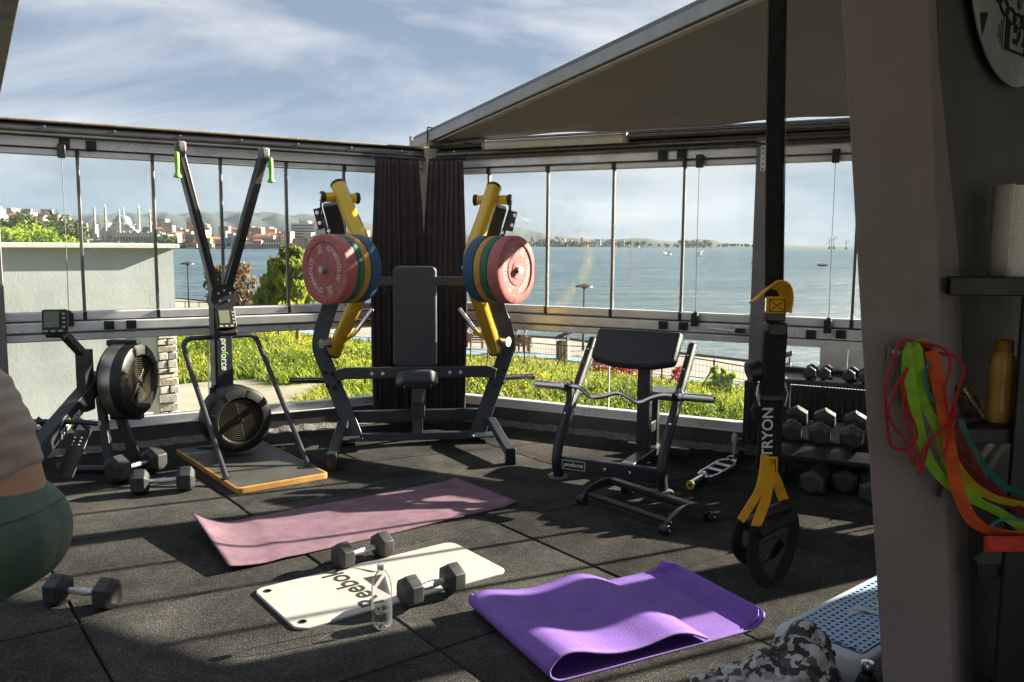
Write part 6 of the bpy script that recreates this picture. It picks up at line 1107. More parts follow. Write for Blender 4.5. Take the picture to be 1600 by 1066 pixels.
for x, y in pts:
    pz = ground_z(x, y) - .02; k = y / 20; h = (0.08 + 0.26 * rg.random() ** 1.5) * (.55 + .7 * patch(x, y)); w_ = (.014 + .030 * rg.random()) * (0.6 + .6 * k); a = rg.uniform(0, 6.28); lx, ly = rg.normal(0, .55) * h, rg.normal(0, .55) * h
    o = len(vs); cx, cy = math.cos(a) * w_, math.sin(a) * w_
    vs += [(x - cx, y - cy, pz), (x + cx, y + cy, pz), (x + lx * .5 + cx * .7, y + ly * .5 + cy * .7, pz + h * .6), (x + lx, y + ly, pz + h), (x + lx * .5 - cx * .7, y + ly * .5 - cy * .7, pz + h * .6)]
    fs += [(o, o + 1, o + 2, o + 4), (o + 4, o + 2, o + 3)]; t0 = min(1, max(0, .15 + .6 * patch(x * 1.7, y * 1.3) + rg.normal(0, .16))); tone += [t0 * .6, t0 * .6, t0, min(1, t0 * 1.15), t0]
me = bpy.data.meshes.new('grass'); me.from_pydata(vs, [], fs); me.update(); a_ = me.attributes.new('tone', 'FLOAT', 'POINT'); a_.data.foreach_set('value', tone)
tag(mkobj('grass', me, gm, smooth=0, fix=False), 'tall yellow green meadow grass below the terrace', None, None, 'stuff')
pts, rg = scatter(60000, 9, 48, 8); vs = []; fs = []
for x, y in pts:
    if rg.random() > patch(x * .8 + 3, y * .9) ** 1.6 * 1.25: continue
    pz = ground_z(x, y) + (.12 + .24 * rg.random()) * (.6 + .6 * patch(x, y)); r_ = (.009 + .010 * rg.random()) * (.6 + .5 * y / 20); o = len(vs)
    for q in range(5): vs.append((x + r_ * math.cos(1.257 * q), y + r_ * .8 * math.sin(1.257 * q), pz + r_ * rg.uniform(-.7, .7)))
    fs.append(tuple(range(o, o + 5)))
me = bpy.data.meshes.new('flowers'); me.from_pydata(vs, [], fs); me.update()
tag(mkobj('meadow_flowers', me, FLW, smooth=0, fix=False), 'yellow blossoms scattered over the meadow', None, None, 'stuff')
# ================================================================= shrubs and trees
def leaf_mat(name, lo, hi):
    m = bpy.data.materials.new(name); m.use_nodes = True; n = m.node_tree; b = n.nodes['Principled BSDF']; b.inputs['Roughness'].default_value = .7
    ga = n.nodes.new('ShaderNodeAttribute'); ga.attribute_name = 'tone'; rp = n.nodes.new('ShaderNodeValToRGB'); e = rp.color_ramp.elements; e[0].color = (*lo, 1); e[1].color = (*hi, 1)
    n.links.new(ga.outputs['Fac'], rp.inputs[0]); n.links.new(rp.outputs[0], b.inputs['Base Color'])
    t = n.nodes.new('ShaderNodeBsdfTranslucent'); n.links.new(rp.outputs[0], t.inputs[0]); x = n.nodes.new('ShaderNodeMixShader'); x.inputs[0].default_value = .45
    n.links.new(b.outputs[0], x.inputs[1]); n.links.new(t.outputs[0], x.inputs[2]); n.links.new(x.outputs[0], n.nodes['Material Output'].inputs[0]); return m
BARK = mat('bark', (.09, .065, .045), rough=.95, var=.3, scale=8, bump=.6, bscale=30)
def tree(name, label, base, h, rad, m, nl=2600, leaf=.10, shape='round', group=None, cat='tree', trunk=.3, seed=1, up_=0.0):
    rg = np.random.default_rng(seed); t = thing(name, label, cat, base, 0, group)
    tb = MB(); tb.tube([(0, 0, -.3), (.03 * h * rg.normal(), .02 * h, h * .35), (.02 * h, .02 * h * rg.normal(), h * .8)], [rad * .09 + .02, rad * .06 + .015, .015], 8)
    for k in range(6):
        a = rg.uniform(0, 6.28); z0 = h * rg.uniform(.25, .6); tb.tube([(0, 0, z0), (rad * .4 * math.cos(a), rad * .4 * math.sin(a), z0 + h * .12), (rad * .7 * math.cos(a), rad * .7 * math.sin(a), z0 + h * .25)], [rad * .04 + .01, rad * .03, .01], 6)
    tb.obj('trunk', BARK, t); cl = []
    for k in range(46):
        u = rg.uniform(0, 1); a = rg.uniform(0, 6.28)
        if shape == 'cone': zz = trunk * h * .3 + (h - trunk * h * .3) * u ** 1.15 * .96; R_ = rad * (1 - .82 * u) * rg.uniform(.45, 1.0); cr = rad * (.34 - .18 * u)
        else: ph = math.acos(1 - 2 * rg.random()); rr = rg.uniform(.45, 1.0) ** .6; zz = trunk * h + (h - trunk * h) * (.5 - .5 * math.cos(ph) * rr); R_ = rad * math.sin(ph) * rr * .85; cr = rad * rg.uniform(.20, .36)
        cl.append((R_ * math.cos(a), R_ * math.sin(a), zz, cr, rg.uniform(.2, .8)))
    vs = []; fs = []; tone = []
    for k in range(nl):
        c = cl[rg.integers(len(cl))]; d = rg.normal(size=3); d /= np.linalg.norm(d) + 1e-6; rr = c[3] * rg.uniform(.5, 1.05); p = np.array(c[:3]) + d * rr * np.array([1, 1, .85])
        a = rg.normal(size=3) + np.array([0, 0, up_]); a /= np.linalg.norm(a); b_ = np.cross(a, rg.normal(size=3)); b_ /= np.linalg.norm(b_) + 1e-6; s_ = leaf * rg.uniform(.6, 1.3); o = len(vs)
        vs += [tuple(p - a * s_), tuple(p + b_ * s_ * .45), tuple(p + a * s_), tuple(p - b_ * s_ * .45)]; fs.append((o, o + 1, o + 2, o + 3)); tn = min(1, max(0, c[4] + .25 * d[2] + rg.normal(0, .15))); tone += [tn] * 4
    me = bpy.data.meshes.new('crown'); me.from_pydata(vs, [], fs); me.update(); a_ = me.attributes.new('tone', 'FLOAT', 'POINT'); a_.data.foreach_set('value', tone); mkobj('crown', me, m, t, smooth=0, fix=False); return t
L_CON = leaf_mat('juniper', (.045, .095, .018), (.38, .42, .05)); L_DRY = leaf_mat('dry_tamarisk', (.10, .06, .035), (.30, .21, .13)); L_MAP = leaf_mat('maple', (.10, .20, .015), (.42, .52, .05)); L_DRK = leaf_mat('dark_pine', (.012, .030, .012), (.07, .085, .02)); L_RED = leaf_mat('red_bloom', (.25, .02, .02), (.50, .05, .05)); L_MID = leaf_mat('far_green', (.04, .075, .03), (.11, .15, .05))
def gbase(px, Y): x = px_x(px, Y); return (x, Y, ground_z(x, Y))
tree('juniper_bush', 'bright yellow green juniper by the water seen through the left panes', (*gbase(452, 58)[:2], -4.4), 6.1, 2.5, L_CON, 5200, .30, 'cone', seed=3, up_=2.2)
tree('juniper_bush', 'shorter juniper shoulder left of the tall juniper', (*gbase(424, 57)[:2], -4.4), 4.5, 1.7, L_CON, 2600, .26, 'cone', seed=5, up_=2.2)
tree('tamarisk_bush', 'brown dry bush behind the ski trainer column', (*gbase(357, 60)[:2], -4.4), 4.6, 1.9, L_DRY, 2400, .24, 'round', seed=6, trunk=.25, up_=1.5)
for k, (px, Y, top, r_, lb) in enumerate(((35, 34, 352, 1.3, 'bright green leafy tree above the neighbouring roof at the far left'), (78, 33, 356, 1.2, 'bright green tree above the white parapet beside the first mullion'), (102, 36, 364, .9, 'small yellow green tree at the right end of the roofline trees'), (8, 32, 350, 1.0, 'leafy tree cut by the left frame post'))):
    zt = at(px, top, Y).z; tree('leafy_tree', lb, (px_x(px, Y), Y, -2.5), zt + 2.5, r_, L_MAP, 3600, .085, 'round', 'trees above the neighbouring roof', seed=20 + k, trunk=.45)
for k, (px, Y, top, r_, lb) in enumerate(((20, 60, 340, 3.0, 'dark evergreen behind the bright trees at the far left'), (62, 58, 348, 2.6, 'dark evergreen sloping down behind the bright trees'), (100, 62, 358, 2.2, 'low dark evergreen left of the first mullion'), (78, 150, 338, 6.5, 'round grey green tree on the skyline left of the mosque'))):
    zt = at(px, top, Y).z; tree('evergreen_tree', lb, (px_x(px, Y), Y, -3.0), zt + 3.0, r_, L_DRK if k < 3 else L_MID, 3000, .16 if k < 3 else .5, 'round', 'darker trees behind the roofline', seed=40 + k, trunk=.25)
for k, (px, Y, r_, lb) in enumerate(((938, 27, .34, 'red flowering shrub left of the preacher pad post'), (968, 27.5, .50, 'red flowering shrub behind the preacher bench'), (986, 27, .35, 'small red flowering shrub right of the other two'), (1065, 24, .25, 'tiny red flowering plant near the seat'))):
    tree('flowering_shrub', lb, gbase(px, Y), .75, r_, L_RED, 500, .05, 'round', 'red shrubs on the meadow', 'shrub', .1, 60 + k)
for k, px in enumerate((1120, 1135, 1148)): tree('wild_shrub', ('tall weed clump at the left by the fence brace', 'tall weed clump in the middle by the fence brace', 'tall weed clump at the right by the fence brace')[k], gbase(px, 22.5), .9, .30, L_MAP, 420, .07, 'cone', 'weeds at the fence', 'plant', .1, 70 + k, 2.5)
# ================================================================= promenade, fence, benches, lamps, people
PAVE = mat('blue_cycle_lane', (.16, .25, .33), rough=.9, var=.15, scale=1.5); KERB = mat('kerb_concrete', (.36, .35, .33), rough=.95, var=.2, scale=2)
def strip(name, label, s0, s1, dz, m, x0=-75, x1=26, N=130):
    vs = []; 
    for i in range(N + 1):
        x = x0 + (x1 - x0) * i / N; sy = shore_y(x); dx = shore_y(x + .5) - shore_y(x - .5)
        for s_ in (s0, s1): y = sy - s_ * math.hypot(1, dx) ** .5; vs.append((x, y, ground_z(x, y) + dz))
    me = bpy.data.meshes.new(name); me.from_pydata(vs, [], [(2 * i, 2 * i + 2, 2 * i + 3, 2 * i + 1) for i in range(N)]); me.update(); return tag(mkobj(name, me, m, smooth=80, fix=False), label, None, None, 'structure')
strip('cycle_path', 'blue cycle lane along the meadow edge', 9.2, 11.4, .05, PAVE); strip('kerb', 'pale kerb between lane and promenade', 8.95, 9.2, .09, KERB); strip('quay_edge', 'stone quay edge at the water', .6, 1.3, .16, KERB)
strip('pavement', 'grey promenade paving by the water', 1.3, 8.9, .04, mat('promenade_paving', (.27, .25, .225), rough=.95, var=.2, scale=.5))
ST_ = mat('rusty_post', (.16, .08, .045), rough=.8, var=.3, scale=20); fc = thing('mesh_fence', 'rusty wire mesh fence with raking braces beyond the meadow', 'fence', (0, 0, 0))
fpts = []
for px, Y in ((735, 38), (762, 37.2), (820, 35.5), (884, 33.6), (960, 31.4), (1037, 29.4), (1119, 27.2), (1185, 25.6), (1260, 24), (1340, 22.6)): g = gbase(px, Y); fpts.append(Vector((g[0], g[1], g[2])))
for k, p in enumerate(fpts):
    q = MB().cyl(p + Vector((0, 0, -.2)), p + Vector((0, 0, 1.22)), .035, 8).obj('post', ST_, fc)
    if k in (3, 6): MB().cyl(p + Vector((-.55, .05, -.05)), p + Vector((0, 0, 1.0)), .03, 8).obj('brace', ST_, fc)
wr = MB()
for a, b_ in zip(fpts[:-1], fpts[1:]):
    MB().tube([a + Vector((0, 0, 1.16)), b_ + Vector((0, 0, 1.16))], .02, 6).obj('top_rail', ST_, fc)
    for z in (.08, .3, .52, .74, .96): wr.tube([a + Vector((0, 0, z)), b_ + Vector((0, 0, z))], .006, 4)
    L = (b_ - a).length; nn = int(L / .16)
    for i in range(1, nn): p = a.lerp(b_, i / nn); wr.tube([p, p + Vector((0, 0, 1.14))], .0055, 4)
w_ = wr.obj('wire_mesh', mat('galvanised_wire', (.22, .20, .18), rough=.6, metal=.4), fc); w_['kind'] = 'stuff'
def bench(label, px, Y, rz):
    t = thing('park_bench', label, 'bench', gbase(px, Y), rz, 'benches on the promenade'); WD_ = mat('bench_wood', (.22, .07, .035), rough=.6, var=.2, scale=8); IR = mat('bench_iron', (.03, .03, .03), rough=.5)
    for k in range(4): MB().span((-.9, -.24 + .12 * k, .42), (.9, -.14 + .12 * k, .46)).obj('seat_slat', WD_, t)
    for k in range(3): MB().span((-.9, -.30, .55 + .13 * k), (.9, -.26, .65 + .13 * k)).obj('back_slat', WD_, t)
    for s in (-1, 1):
        for y in (-.2, .2): MB().span((s * .75 - .03, y - .03, -.05), (s * .75 + .03, y + .03, .42)).obj('leg', IR, t)
        MB().span((s * .75 - .03, -.27, .42), (s * .75 + .03, -.23, .95)).obj('back_post', IR, t)
    return t
BA = R(-8)
bench('red brown park bench seen left of the yellow arm', 733, 47.5, BA); bench('red brown park bench right of the yellow arm holding two people', 806, 45.5, BA)
def sitter(label, px, Y, rz, cloth, legs_, hat, lean=0.0, hood=None):
    t = thing('person', label, 'person', gbase(px, Y), rz); sk = mat('far_skin', (.42, .24, .17), rough=.6)
    blob([('e', (0, 0, .55), (.19, .17, .14)), ('t', [(0, -.02, .55), (0, -.05 + lean, .80), (0, -.04 + lean, 1.0)], [.17, .18, .16]), ('t', [(0, -.03 + lean, 1.02), (0, 0 + lean, 1.13)], [.06, .05]), ('e', (0, .02 + lean, 1.22), (.085, .10, .12))]
         + [p for s in (-1, 1) for p in (('t', [(s * .10, 0, .52), (s * .11, .42, .50)], [.09, .07]), ('t', [(s * .11, .42, .50), (s * .11, .46, .08)], [.065, .045]), ('t', [(s * .11, .42, .04), (s * .11, .62, .04)], [.045, .04]), ('t', [(s * .19, -.03 + lean, .98), (s * .26, .06, .76), (s * .16, .26, .62)], [.065, .05, .04]))], .03, 'body', sk, t, 3)
    blob([('t', [(0, -.02, .50), (0, -.05 + lean, .80), (0, -.04 + lean, 1.02)], [.185, .195, .165])] + [('t', [(s * .19, -.03 + lean, .98), (s * .26, .06, .76), (s * .18, .22, .65)], [.078, .062, .052]) for s in (-1, 1)], .03, 'jacket', mat('cloth_' + label.split()[0] + label.split()[2], cloth, rough=.9), t, 3)
    blob([('e', (0, 0, .53), (.195, .17, .12))] + [p for s in (-1, 1) for p in (('t', [(s * .10, 0, .52), (s * .11, .42, .50)], [.10, .08]), ('t', [(s * .11, .42, .50), (s * .11, .46, .08)], [.075, .055]))], .03, 'trousers', mat('trousers_' + label.split()[0], legs_, rough=.9), t, 3)
    MB().lathe([(.11, 1.22), (.112, 1.28), (.09, 1.34), (.03, 1.37), (0, 1.37)], 14, Matrix.Translation((0, .01 + lean, 0))).obj('hat' if hat else 'hair', mat('hat_' + label.split()[0], hood, rough=.9), t); return t
for lb, px, cl, lg_, hd, lean in (('seated person in a grey green jacket on the left bench', 730, (.16, .20, .17), (.03, .03, .04), (.05, .04, .04), 0), ('dark haired person in black on the right bench', 806, (.03, .03, .035), (.02, .02, .025), (.06, .03, .03), 0), ('hatted person in a pale green jacket leaning on the right bench', 820, (.22, .28, .24), (.02, .02, .02), (.6, .6, .58), .06)):
    Yb = 47.5 if px < 760 else 45.5; sitter(lb, px, Yb + .0, BA, cl, lg_, 'hat' in lb, lean, hd)
def bin_(label, px, Y):
    t = thing('litter_bin', label, 'bin', gbase(px, Y), R(-20)); MB().span((-.30, -.28, -.05), (.30, .28, .95)).obj('bin_body', mat('bin_stone', (.26, .23, .20), rough=.9, var=.2), t, bevel=.03)
    MB().span((-.31, -.29, .0), (-.05, .29, .97)).obj('bin_door', mat('bin_brown', (.10, .07, .05), rough=.8), t, bevel=.01)
    b = MB(); b.grid(lambda u, v: (-.34 + .68 * u, -.32 + .64 * v, 1.05 + .30 * u + .16 * math.sin(math.pi * v)), 6, 8); b.obj('bin_hood', mat('bin_black', (.02, .022, .025), rough=.5), t, solid=.05)
    MB().span((.20, -.28, .94), (.26, .28, 1.22)).obj('bin_stay', BLACK, t); return t
bin_('litter bin with a tilted black hood on the promenade', 881, 43.0); bin_('dark hooded litter bin just right of the hanging strap', 1229, 36.0)
def lamp(label, px, Y, top):
    g = gbase(px, Y); zt = at(px, top, Y).z - g[2]; t = thing('street_lamp', label, 'lamp', g, 0, 'lamp posts along the shore'); LM = mat('lamp_black', (.03, .03, .03), rough=.5)
    MB().tube([(0, 0, -.2), (0, 0, .6), (0, 0, zt - .15)], [.085, .07, .05], 10).obj('pole', LM, t)
    MB().lathe([(.04, zt - .22), (.12, zt - .16), (.16, zt - .08)], 16).obj('lamp_neck', LM, t); MB().lathe([(.50, zt - .10), (.48, zt - .03), (.25, zt + .06), (0, zt + .10)], 20).obj('lamp_shade', LM, t); MB().lathe([(0, zt - .13), (.2, zt - .11), (.44, zt - .10)], 20).obj('diffuser', mat('lamp_glass', (.6, .6, .58), rough=.4), t)
lamp('black mushroom lamp post beyond the preacher bench', 912, 47, 446); lamp('thin mushroom lamp post right of the white house', 294, 62, 411)
for k, (px, Y, h_, r_, lb) in enumerate(((463, 33, 1.3, .09, 'weathered wooden post standing in the meadow'), (433, 36, .7, .04, 'thin iron stake left of the wooden post'))):
    g = gbase(px, Y); t = thing('wooden_post' if k == 0 else 'iron_stake', lb, 'post', g); MB().tube([(0, 0, -.2), (.01, 0, h_ * .6), (.02, .01, h_)], [r_, r_ * .92, r_ * .85], 9).obj('shaft', mat('weathered_wood', (.22, .16, .10), rough=.95, var=.3, scale=14), t)
    if k == 0: MB().cyl((-.02, 0, h_ - .12), (-.22, 0, h_ - .05), .03, 6).obj('branch_stub', BARK, t)
rl_ = thing('shore_railing', 'thin dark railing along the water right of the white house', 'railing', (0, 0, 0))
for k in range(9): p = Vector((-30.5 + 1.35 * k, 70 - .62 * k, -4.5)); MB().cyl(p, p + Vector((0, 0, 1.25)), .045, 6).obj('post', ST_, rl_)
for z in (.55, 1.2): MB().tube([(-30.5, 70, -4.5 + z), (-30.5 + 1.35 * 8, 70 - .62 * 8, -4.5 + z)], .035, 6).obj('rail', ST_, rl_)
rb_ = thing('brick_planter', 'small orange brick planter near the railing', 'planter', (px_x(310, 66), 64, -4.5)); MB().span((-1.0, -.4, 0), (1.0, .4, .75)).obj('box', mat('orange_brick', (.42, .15, .06), rough=.9, var=.2, scale=6), rb_); MB().span((-.95, -.35, .74), (.95, .35, .79)).obj('soil', mat('soil', (.05, .035, .02)), rb_)
pier = MB(); 
pc = [Vector((17.5 + 2.2 * i * (1 + .02 * i), 44 + 1.0 * i + .30 * i * i, -4.35)) for i in range(14)]
pier.sweep([tuple(p) for p in pc], 1.2, 3.2, (0, 0, 1)); tag(pier.obj('pier_road', mat('pier_concrete', (.26, .245, .225), rough=.9, var=.15, scale=.6), None, smooth=60), 'curved concrete pier road at the right', None, None, 'structure')
# paved strip at the foot of the right wall
rdv = [(3.4, 15.4), (14, 12.2), (30, 8), (30, 2), (10, 6.4), (4.3, 9.2)]; me = bpy.data.meshes.new('road'); me.from_pydata([(x, y, ground_z(x, y) + .06) for x, y in rdv], [], [tuple(range(6))]); me.update()
tag(mkobj('road', me, mat('asphalt_worn', (.13, .12, .11), rough=.95, var=.25, scale=.9, bump=.4, bscale=30), smooth=0, fix=True), 'worn asphalt strip below the right wall', None, None, 'structure')
# ================================================================= on the water
bo = at(1285, 416, 285); bt = thing('rowing_boat', 'small dark boat with two people far out on the bay', 'boat', (bo.x, 285, SEA), R(10)); DK = mat('boat_dark', (.03, .04, .05), rough=.6)
b = MB(); b.grid(lambda u, v: (-1.9 + 3.8 * u, (v - .5) * 1.5 * math.sin(math.pi * min(.98, max(.05, u * .9 + .08))) ** .6, .12 + .55 * abs(v - .5) * 2 ** 1.0 + .25 * (2 * u - 1) ** 2), 16, 8); b.obj('hull', DK, bt, solid=.06)
for x in (-.6, .5): b = MB(); b.tube([(x, 0, .2), (x, 0, .8), (x, 0, .95)], [.28, .25, .1], 10); b.lathe([(0, .95), (.13, 1.05), (.14, 1.18), (0, 1.3)], 10, Matrix.Translation((x, 0, 0))); b.obj('rower', DK, bt)
by = at(1177, 409, 330); bu = thing('channel_buoy', 'white and red channel buoy left of the window post', 'buoy', (by.x, 330, SEA)); MB().lathe([(.9, -.2), (1.0, .3), (.55, .8), (.45, 3.2), (.2, 3.8)], 14).obj('buoy_body', mat('buoy_white', (.7, .68, .66), rough=.5), bu); MB().lathe([(.58, .9), (.50, 2.0)], 14).obj('red_band', mat('buoy_red', (.5, .08, .04), rough=.5), bu); MB().lathe([(0, 3.7), (.35, 4.1), (0, 4.5)], 10).obj('top_mark', mat('buoy_red', (.5, .08, .04)), bu)
def gull(label, px, py, Y, rz):
    p = at(px, py, Y); t = thing('gull', label, 'bird', tuple(p), rz, 'gulls over the bay'); W_ = mat('gull_white', (.75, .75, .75), rough=.7)
    MB().tube([(-.28, 0, 0), (-.1, 0, .02), (.12, 0, .03), (.30, 0, .05), (.36, 0, .04)], [.02, .075, .085, .05, .01], 10).obj('body', W_, t)
    for s in (-1, 1): b = MB(); b.grid(lambda u, v: (-.10 + .24 * v * (1 - .6 * u) - .12 * u * u, s * (.06 + .62 * u), .04 + .30 * math.sin(u * 1.6) * (.75 if s > 0 else 1.0) - .02 * v), 8, 3); b.obj('wing', W_, t, solid=.012)
gull('white gull flying over the bay left of the third right mullion', 1043, 399, 62, R(20)); gull('white gull flying over the bay beside the window cord', 1092, 400, 60, R(160))
# ================================================================= the town across the bay
CRM = [mat('town_wall_%d' % k, tuple(q * .68 for q in c), rough=.9, var=.06, scale=.2) for k, c in enumerate(((.62, .55, .46), (.66, .63, .58), (.58, .40, .33), (.50, .47, .43), (.68, .58, .42), (.45, .40, .40)))]
ROOF = mat('terracotta_roofs', (.38, .14, .08), rough=.9, var=.25, scale=.3); WIN = mat('far_window', (.06, .075, .09), rough=.3)
HM = []
for k in range(7):
    wd, dp, hg = ((10, 9, 9), (14, 10, 12), (9, 9, 15), (18, 11, 10), (12, 11, 18), (8, 8, 7), (22, 10, 8))[k]; b = MB(); b.span((-wd / 2, -dp / 2, -14), (wd / 2, dp / 2, hg)); nw = len(b.f)
    if k in (0, 3, 5): 
        o = len(b.v); b.add([(-wd / 2 - .4, -dp / 2 - .4, hg), (wd / 2 + .4, -dp / 2 - .4, hg), (wd / 2 + .4, dp / 2 + .4, hg), (-wd / 2 - .4, dp / 2 + .4, hg), (-wd / 2 + 2, 0, hg + 2.6), (wd / 2 - 2, 0, hg + 2.6)], [(0, 1, 5, 4), (1, 2, 5), (2, 3, 4, 5), (3, 0, 4)])
    else: b.span((-wd / 2 - .2, -dp / 2 - .2, hg), (wd / 2 + .2, dp / 2 + .2, hg + .7))
    nr = len(b.f)
    for fl_ in range(max(1, int(hg / 3))):
        for c in range(int(wd / 2.6)): xx = -wd / 2 + 1.5 + 2.6 * c; zz = 1.0 + 3 * fl_; b.add([(xx, -dp / 2 - .06, zz), (xx + 1.2, -dp / 2 - .06, zz), (xx + 1.2, -dp / 2 - .06, zz + 1.5), (xx, -dp / 2 - .06, zz + 1.5)], [(0, 1, 2, 3)])
    me = b.mesh('house_block'); mi = [0] * nw + [1] * (nr - nw) + [2] * (len(b.f) - nr); me.polygons.foreach_set('material_index', mi); HM.append((me, k))
HV = {}
def house(px, py, D, k, wall, sc, label, group, rz):
    key = (k, wall)
    if key not in HV:
        me = HM[k][0].copy(); 
        for m_ in (CRM[wall], ROOF if k in (0, 3, 5) else CRM[(wall + 1) % 6], WIN): me.materials.append(m_)
        HV[key] = me
    p = at(px, py, D); o = bpy.data.objects.new('town_house', HV[key]); COL.objects.link(o); o.location = p; o.rotation_euler = (0, 0, rz); o.scale = (sc, sc, sc); return tag(o, f"{('beige', 'off white', 'pinkish', 'grey', 'sandy', 'dull mauve')[wall]} {('red roofed house', 'flat roofed block', 'narrow tall block', 'wide red roofed house', 'tall flat roofed block', 'tiny red roofed house', 'long low block')[k]} {label}", 'house', group, 'thing')
rg = np.random.default_rng(77)
for i in range(46):
    px = rg.uniform(-30, 128); f = rg.random(); py = (342 if px < 60 else 342 + (px - 60) * .30) + 10 * f; house(px, py, 760 - 260 * f + 120, int(rg.integers(0, 7)), int(rg.integers(0, 6)), .72, 'on the hillside ' + ('at the left frame post' if px < 25 else 'above the bright trees' if px < 75 else 'just left of the mosque'), 'hillside houses at the far left', rg.uniform(-.5, .5))
for i in range(215):
    px = rg.uniform(238, 640); f = rg.random(); low = 396 - (px - 238) * .022; top = 361 + (px - 238) * .052 + (8 if px > 440 else 0); py = low - 4 - (low - 4 - top) * f ** 1.1; house(px, py, 880 + 330 * f, int(rg.integers(0, 7)), int(rg.integers(0, 6)), .70 + .35 * rg.random(), 'across the bay ' + ('just right of the mosque' if px < 272 else 'left of the ski trainer arms' if px < 305 else 'behind the left ski trainer arm' if px < 340 else 'between the ski trainer arms' if px < 375 else 'behind the right ski trainer arm' if px < 410 else 'left of the white hotel' if px < 450 else 'around the white hotel' if px < 510 else 'behind the left yellow arm'), 'town across the bay', rg.uniform(-.5, .5))
for i in range(26):
    px = rg.uniform(128, 245); house(px, rg.uniform(360, 368), 1190, int(rg.integers(0, 7)), int(rg.integers(0, 6)), .6, 'behind the mosque ' + ('left minarets' if px < 165 else 'domes' if px < 200 else 'right minarets'), 'town behind the mosque', rg.uniform(-.5, .5))
for i in range(60):
    px = rg.choice([rg.uniform(818, 1010), rg.uniform(840, 900)]); house(px, rg.uniform(377, 383), 3300 + 60 * rg.random(), int(rg.integers(0, 7)), int(rg.integers(0, 3)), 1.0, 'on the headland ' + ('right of the red plates' if px < 850 else 'beyond the lamp post' if px < 900 else 'left of the second right mullion' if px < 957 else 'right of the second right mullion'), 'houses on the headland', rg.uniform(-.5, .5))
# woods between the houses
def far_wood(name, label, boxes, seed, lm, leaf):
    rg = np.random.default_rng(seed); vs = []; fs = []; tone = []
    for (x0, x1, y0, y1, D, N, r_) in boxes:
        for i in range(N):
            c = at(rg.uniform(x0, x1), rg.uniform(y0, y1), D * rg.uniform(.97, 1.03)); tt = rg.uniform(.1, .9)
            for k in range(26):
                d = rg.normal(size=3); d /= np.linalg.norm(d); p = np.array(c) + d * r_ * rg.uniform(.5, 1.1); a = rg.normal(size=3); a /= np.linalg.norm(a); b_ = np.cross(a, rg.normal(size=3)); b_ /= np.linalg.norm(b_) + 1e-6; o = len(vs)
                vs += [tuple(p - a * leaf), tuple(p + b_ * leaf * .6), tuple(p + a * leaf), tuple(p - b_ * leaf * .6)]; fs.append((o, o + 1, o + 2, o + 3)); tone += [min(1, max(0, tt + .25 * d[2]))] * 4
    me = bpy.data.meshes.new(name); me.from_pydata(vs, [], fs); me.update(); a_ = me.attributes.new('tone', 'FLOAT', 'POINT'); a_.data.foreach_set('value', tone); return tag(mkobj(name, me, lm, smooth=0, fix=False), label, None, None, 'stuff')
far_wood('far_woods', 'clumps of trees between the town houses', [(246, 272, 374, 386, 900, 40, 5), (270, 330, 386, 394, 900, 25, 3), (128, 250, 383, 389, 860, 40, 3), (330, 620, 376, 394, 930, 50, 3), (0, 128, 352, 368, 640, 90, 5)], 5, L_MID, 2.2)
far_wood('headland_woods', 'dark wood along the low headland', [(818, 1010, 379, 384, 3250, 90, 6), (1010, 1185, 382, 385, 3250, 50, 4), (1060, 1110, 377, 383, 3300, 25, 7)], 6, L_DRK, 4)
# mosque
MW = mat('mosque_stone', (.42, .385, .325), rough=.9, var=.06, scale=.1); LEAD = mat('lead_dome', (.20, .25, .30), rough=.5, metal=.2, var=.1, scale=.1)
mo0 = at(190, 375, 1000); mq = thing('mosque', 'large pale mosque with lead domes and six slender minarets across the bay', 'mosque', (mo0.x, 1000, mo0.z), R(12)); u_ = 1000 / FOC      # metres per photo pixel
def dome(x, y, z, r_, nm='dome'): return MB().lathe([(r_ * math.cos(t), z + r_ * .92 * math.sin(t)) for t in np.linspace(0, 1.55, 9)] + [(0.15, z + r_ * .92 + 1.5), (0, z + r_ * .92 + 3.5)], 20, Matrix.Translation((x, y, 0))).obj(nm, LEAD, mq)
hall = MB().span((-24, 6, -14), (14, 40, 12)).obj('prayer_hall', MW, mq); MB().span((-14, 10, 12), (8, 34, 17)).obj('upper_storey', MW, mq)
MB().lathe([(10.2, 17), (10.2, 21)], 24, Matrix.Translation((-3, 22, 0))).obj('drum', MW, mq); dome(-3, 22, 21, 10.0)
for a in range(4): dome(-3 + 11 * math.cos(a * 1.571 + .78), 22 + 11 * math.sin(a * 1.571 + .78), 14.5, 5.0, 'half_dome')
for x in (-20, 10): dome(x, 9, 12, 3.2, 'small_dome')
ar = MB().span((-6, -16, -14), (48, 6, 8.5)).obj('arcade', MW, mq)
for k in range(16): MB().span((-4.4 + 3.2 * k, -16.15, -1.5), (-2.6 + 3.2 * k, -16.05, 3.6)).obj('arch_window', WIN, ar)
for k in range(8): dome(-2 + 6.6 * k, -12, 8.5, 2.2, 'small_dome')
for k in range(9): MB().span((-22 + 2.2 * k, 5.85, 1), (-20.9 + 2.2 * k, 5.95, 4.5)).obj('arch_window', WIN, hall)
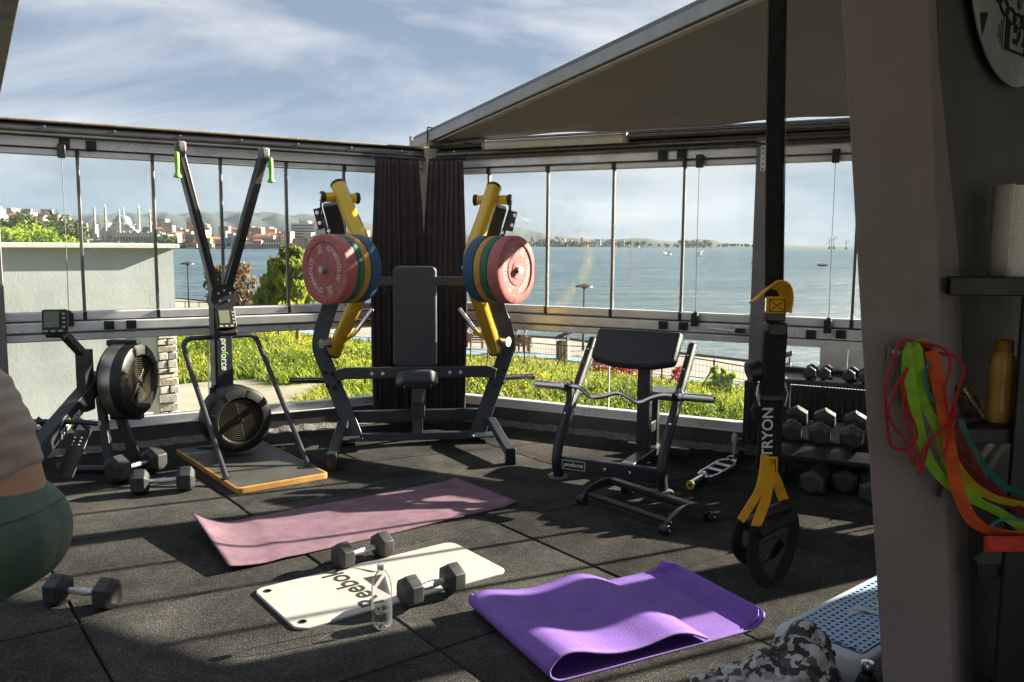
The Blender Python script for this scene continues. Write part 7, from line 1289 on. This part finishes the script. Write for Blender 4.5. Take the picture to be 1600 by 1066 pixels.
for px, top, dy in ((141, 318, 34), (166, 318, 6), (183, 320, 38), (192, 326, -14), (208, 317, 30), (235, 326, -10)):
    x = (px - 190) * u_; zt = at(px, top, 1000).z - mo0.z; mn = MB().lathe([(2.0, -14), (2.0, 8), (1.45, 9.5), (1.35, zt * .50), (2.1, zt * .52), (2.1, zt * .545), (1.2, zt * .55), (1.15, zt * .74), (1.8, zt * .76), (1.8, zt * .78), (1.05, zt * .785), (1.0, zt * .86)], 12, Matrix.Translation((x, dy, 0))).obj('minaret', MW, mq)
    MB().lathe([(1.15, zt * .86), (0.0, zt)], 12, Matrix.Translation((x, dy, 0))).obj('spire', LEAD, mn)
sl_ = MB().grid(lambda u, v: (-45 + 50 * u, -30 + 22 * v, -4 - 7 * u + 5 * v * (1 - u)), 8, 4).obj('lawn', mat('mosque_lawn', (.10, .16, .03), rough=1), mq)
# white hotel and quay buildings
hp_ = at(479, 378, 950); ht = thing('hotel', 'white many storeyed hotel block across the bay beside the juniper', 'building', (hp_.x, 950, hp_.z), R(-14)); HW = mat('hotel_white', (.52, .51, .49), rough=.8, var=.04)
MB().span((-16, -6, -12), (17, 8, 20.5)).obj('block', HW, ht); MB().span((14, -6.4, -12), (19, 9, 23)).obj('stair_tower', HW, ht); MB().span((-6, -2, 20.5), (4, 6, 23)).obj('roof_house', HW, ht); MB().cyl((-8, 0, 20), (-8, 0, 28), .35, 6).obj('mast', WIN, ht)
for k in range(6): MB().span((-14.5, -6.15, 1.6 + 3.1 * k), (12.5, -6.02, 3.2 + 3.1 * k)).obj('window_band', WIN, ht); MB().span((-16.15, -5, 1.6 + 3.1 * k), (-16.02, 6, 3.2 + 3.1 * k)).obj('window_band', WIN, ht)
for px, py, wpx, hpx, lb in ((416, 389, 58, 9, 'long low white quay building with tall windows across the bay'), (455, 389, 10, 8, 'small white quay pavilion right of the long one'), (390, 388, 24, 8, 'pale quay building left of the long white one')):
    p = at(px, py, 890); u2 = 890 / FOC; t = thing('quay_building', lb, 'building', (p.x, 890, p.z), R(-4), 'white buildings on the far quay'); W2, H2 = wpx * u2, hpx * u2; bd_ = MB().span((-W2 / 2, -5, -8), (W2 / 2, 5, H2)).obj('wall', HW, t); MB().span((-W2 / 2 - .5, -5.5, H2), (W2 / 2 + .5, 5.5, H2 + .8)).obj('roof', HW, t)
    for k in range(int(W2 / 2.6)): MB().span((-W2 / 2 + 1 + 2.6 * k, -5.12, 1.0), (-W2 / 2 + 2.5 + 2.6 * k, -5.02, H2 - 1.2)).obj('window', WIN, t)
for px, py, wpx, hpx, col, lb in ((300, 380, 14, 5, (.62, .30, .05), 'orange roofed building by the far water'), (327, 378, 6, 12, (.75, .36, .02), 'tall orange sign tower on the far quay'), (344, 379, 14, 7, (.70, .30, .10), 'orange and white shop building on the far quay'), (359, 380, 10, 14, (.10, .24, .42), 'blue fronted building on the far quay')):
    p = at(px, py + 6, 880); u2 = 880 / FOC; t = thing('quay_shop', lb, 'building', (p.x, 880, p.z), R(5)); W2, H2 = wpx * u2, hpx * u2; cm = mat('quay_' + lb.split()[0] + lb.split()[2], col, rough=.8); MB().span((-W2 / 2, -4, -8), (W2 / 2, 4, H2 * .6)).obj('wall', CRM[1], t); MB().span((-W2 / 2 - .4, -4.4, H2 * .6), (W2 / 2 + .4, 4.4, H2)).obj('fascia', cm, t); MB().span((-W2 * .35, -4.1, 0.5), (W2 * .35, -4.02, H2 * .5)).obj('window', WIN, t)
# port cranes on the right horizon
for k, (px, top) in enumerate(((1303, 366), (1296, 371), (1322, 374))):
    p = at(px, 384, 3300); zt = at(px, top, 3300).z; t = thing('port_crane', ('tall port crane mast on the right horizon', 'shorter port crane left of the tall mast', 'small port crane right of the tall mast')[k], 'crane', (p.x, 3300, SEA)); H_ = zt - SEA; CG = mat('crane_grey', (.20, .22, .25), rough=.8)
    MB().tube([(0, 0, 0), (0, 0, H_)], [2.0, 1.1], 6).obj('mast', CG, t); MB().beam((-8, 0, H_ * .62), (14, 0, H_ * .78), 1.4, 1.6, (0, 1, 0)).obj('jib', CG, t); MB().span((-4, -3, 0), (4, 3, H_ * .18)).obj('base', CG, t)
# ================================================================= the air over the bay
hz = MB(); hz.span((-9500, -60, -14), (9500, 9100, 420))
hm = bpy.data.materials.new('haze_air'); hm.use_nodes = True; n = hm.node_tree; n.nodes.clear()
o = n.nodes.new('ShaderNodeOutputMaterial'); v = n.nodes.new('ShaderNodeVolumePrincipled')
v.inputs['Color'].default_value = (0.66, 0.80, 1.0, 1); v.inputs['Density'].default_value = 0.000024; v.inputs['Anisotropy'].default_value = 0.0
n.links.new(v.outputs[0], o.inputs['Volume'])
tag(hz.obj('haze', hm, smooth=0), 'thin blue haze over the bay', None, None, 'stuff')
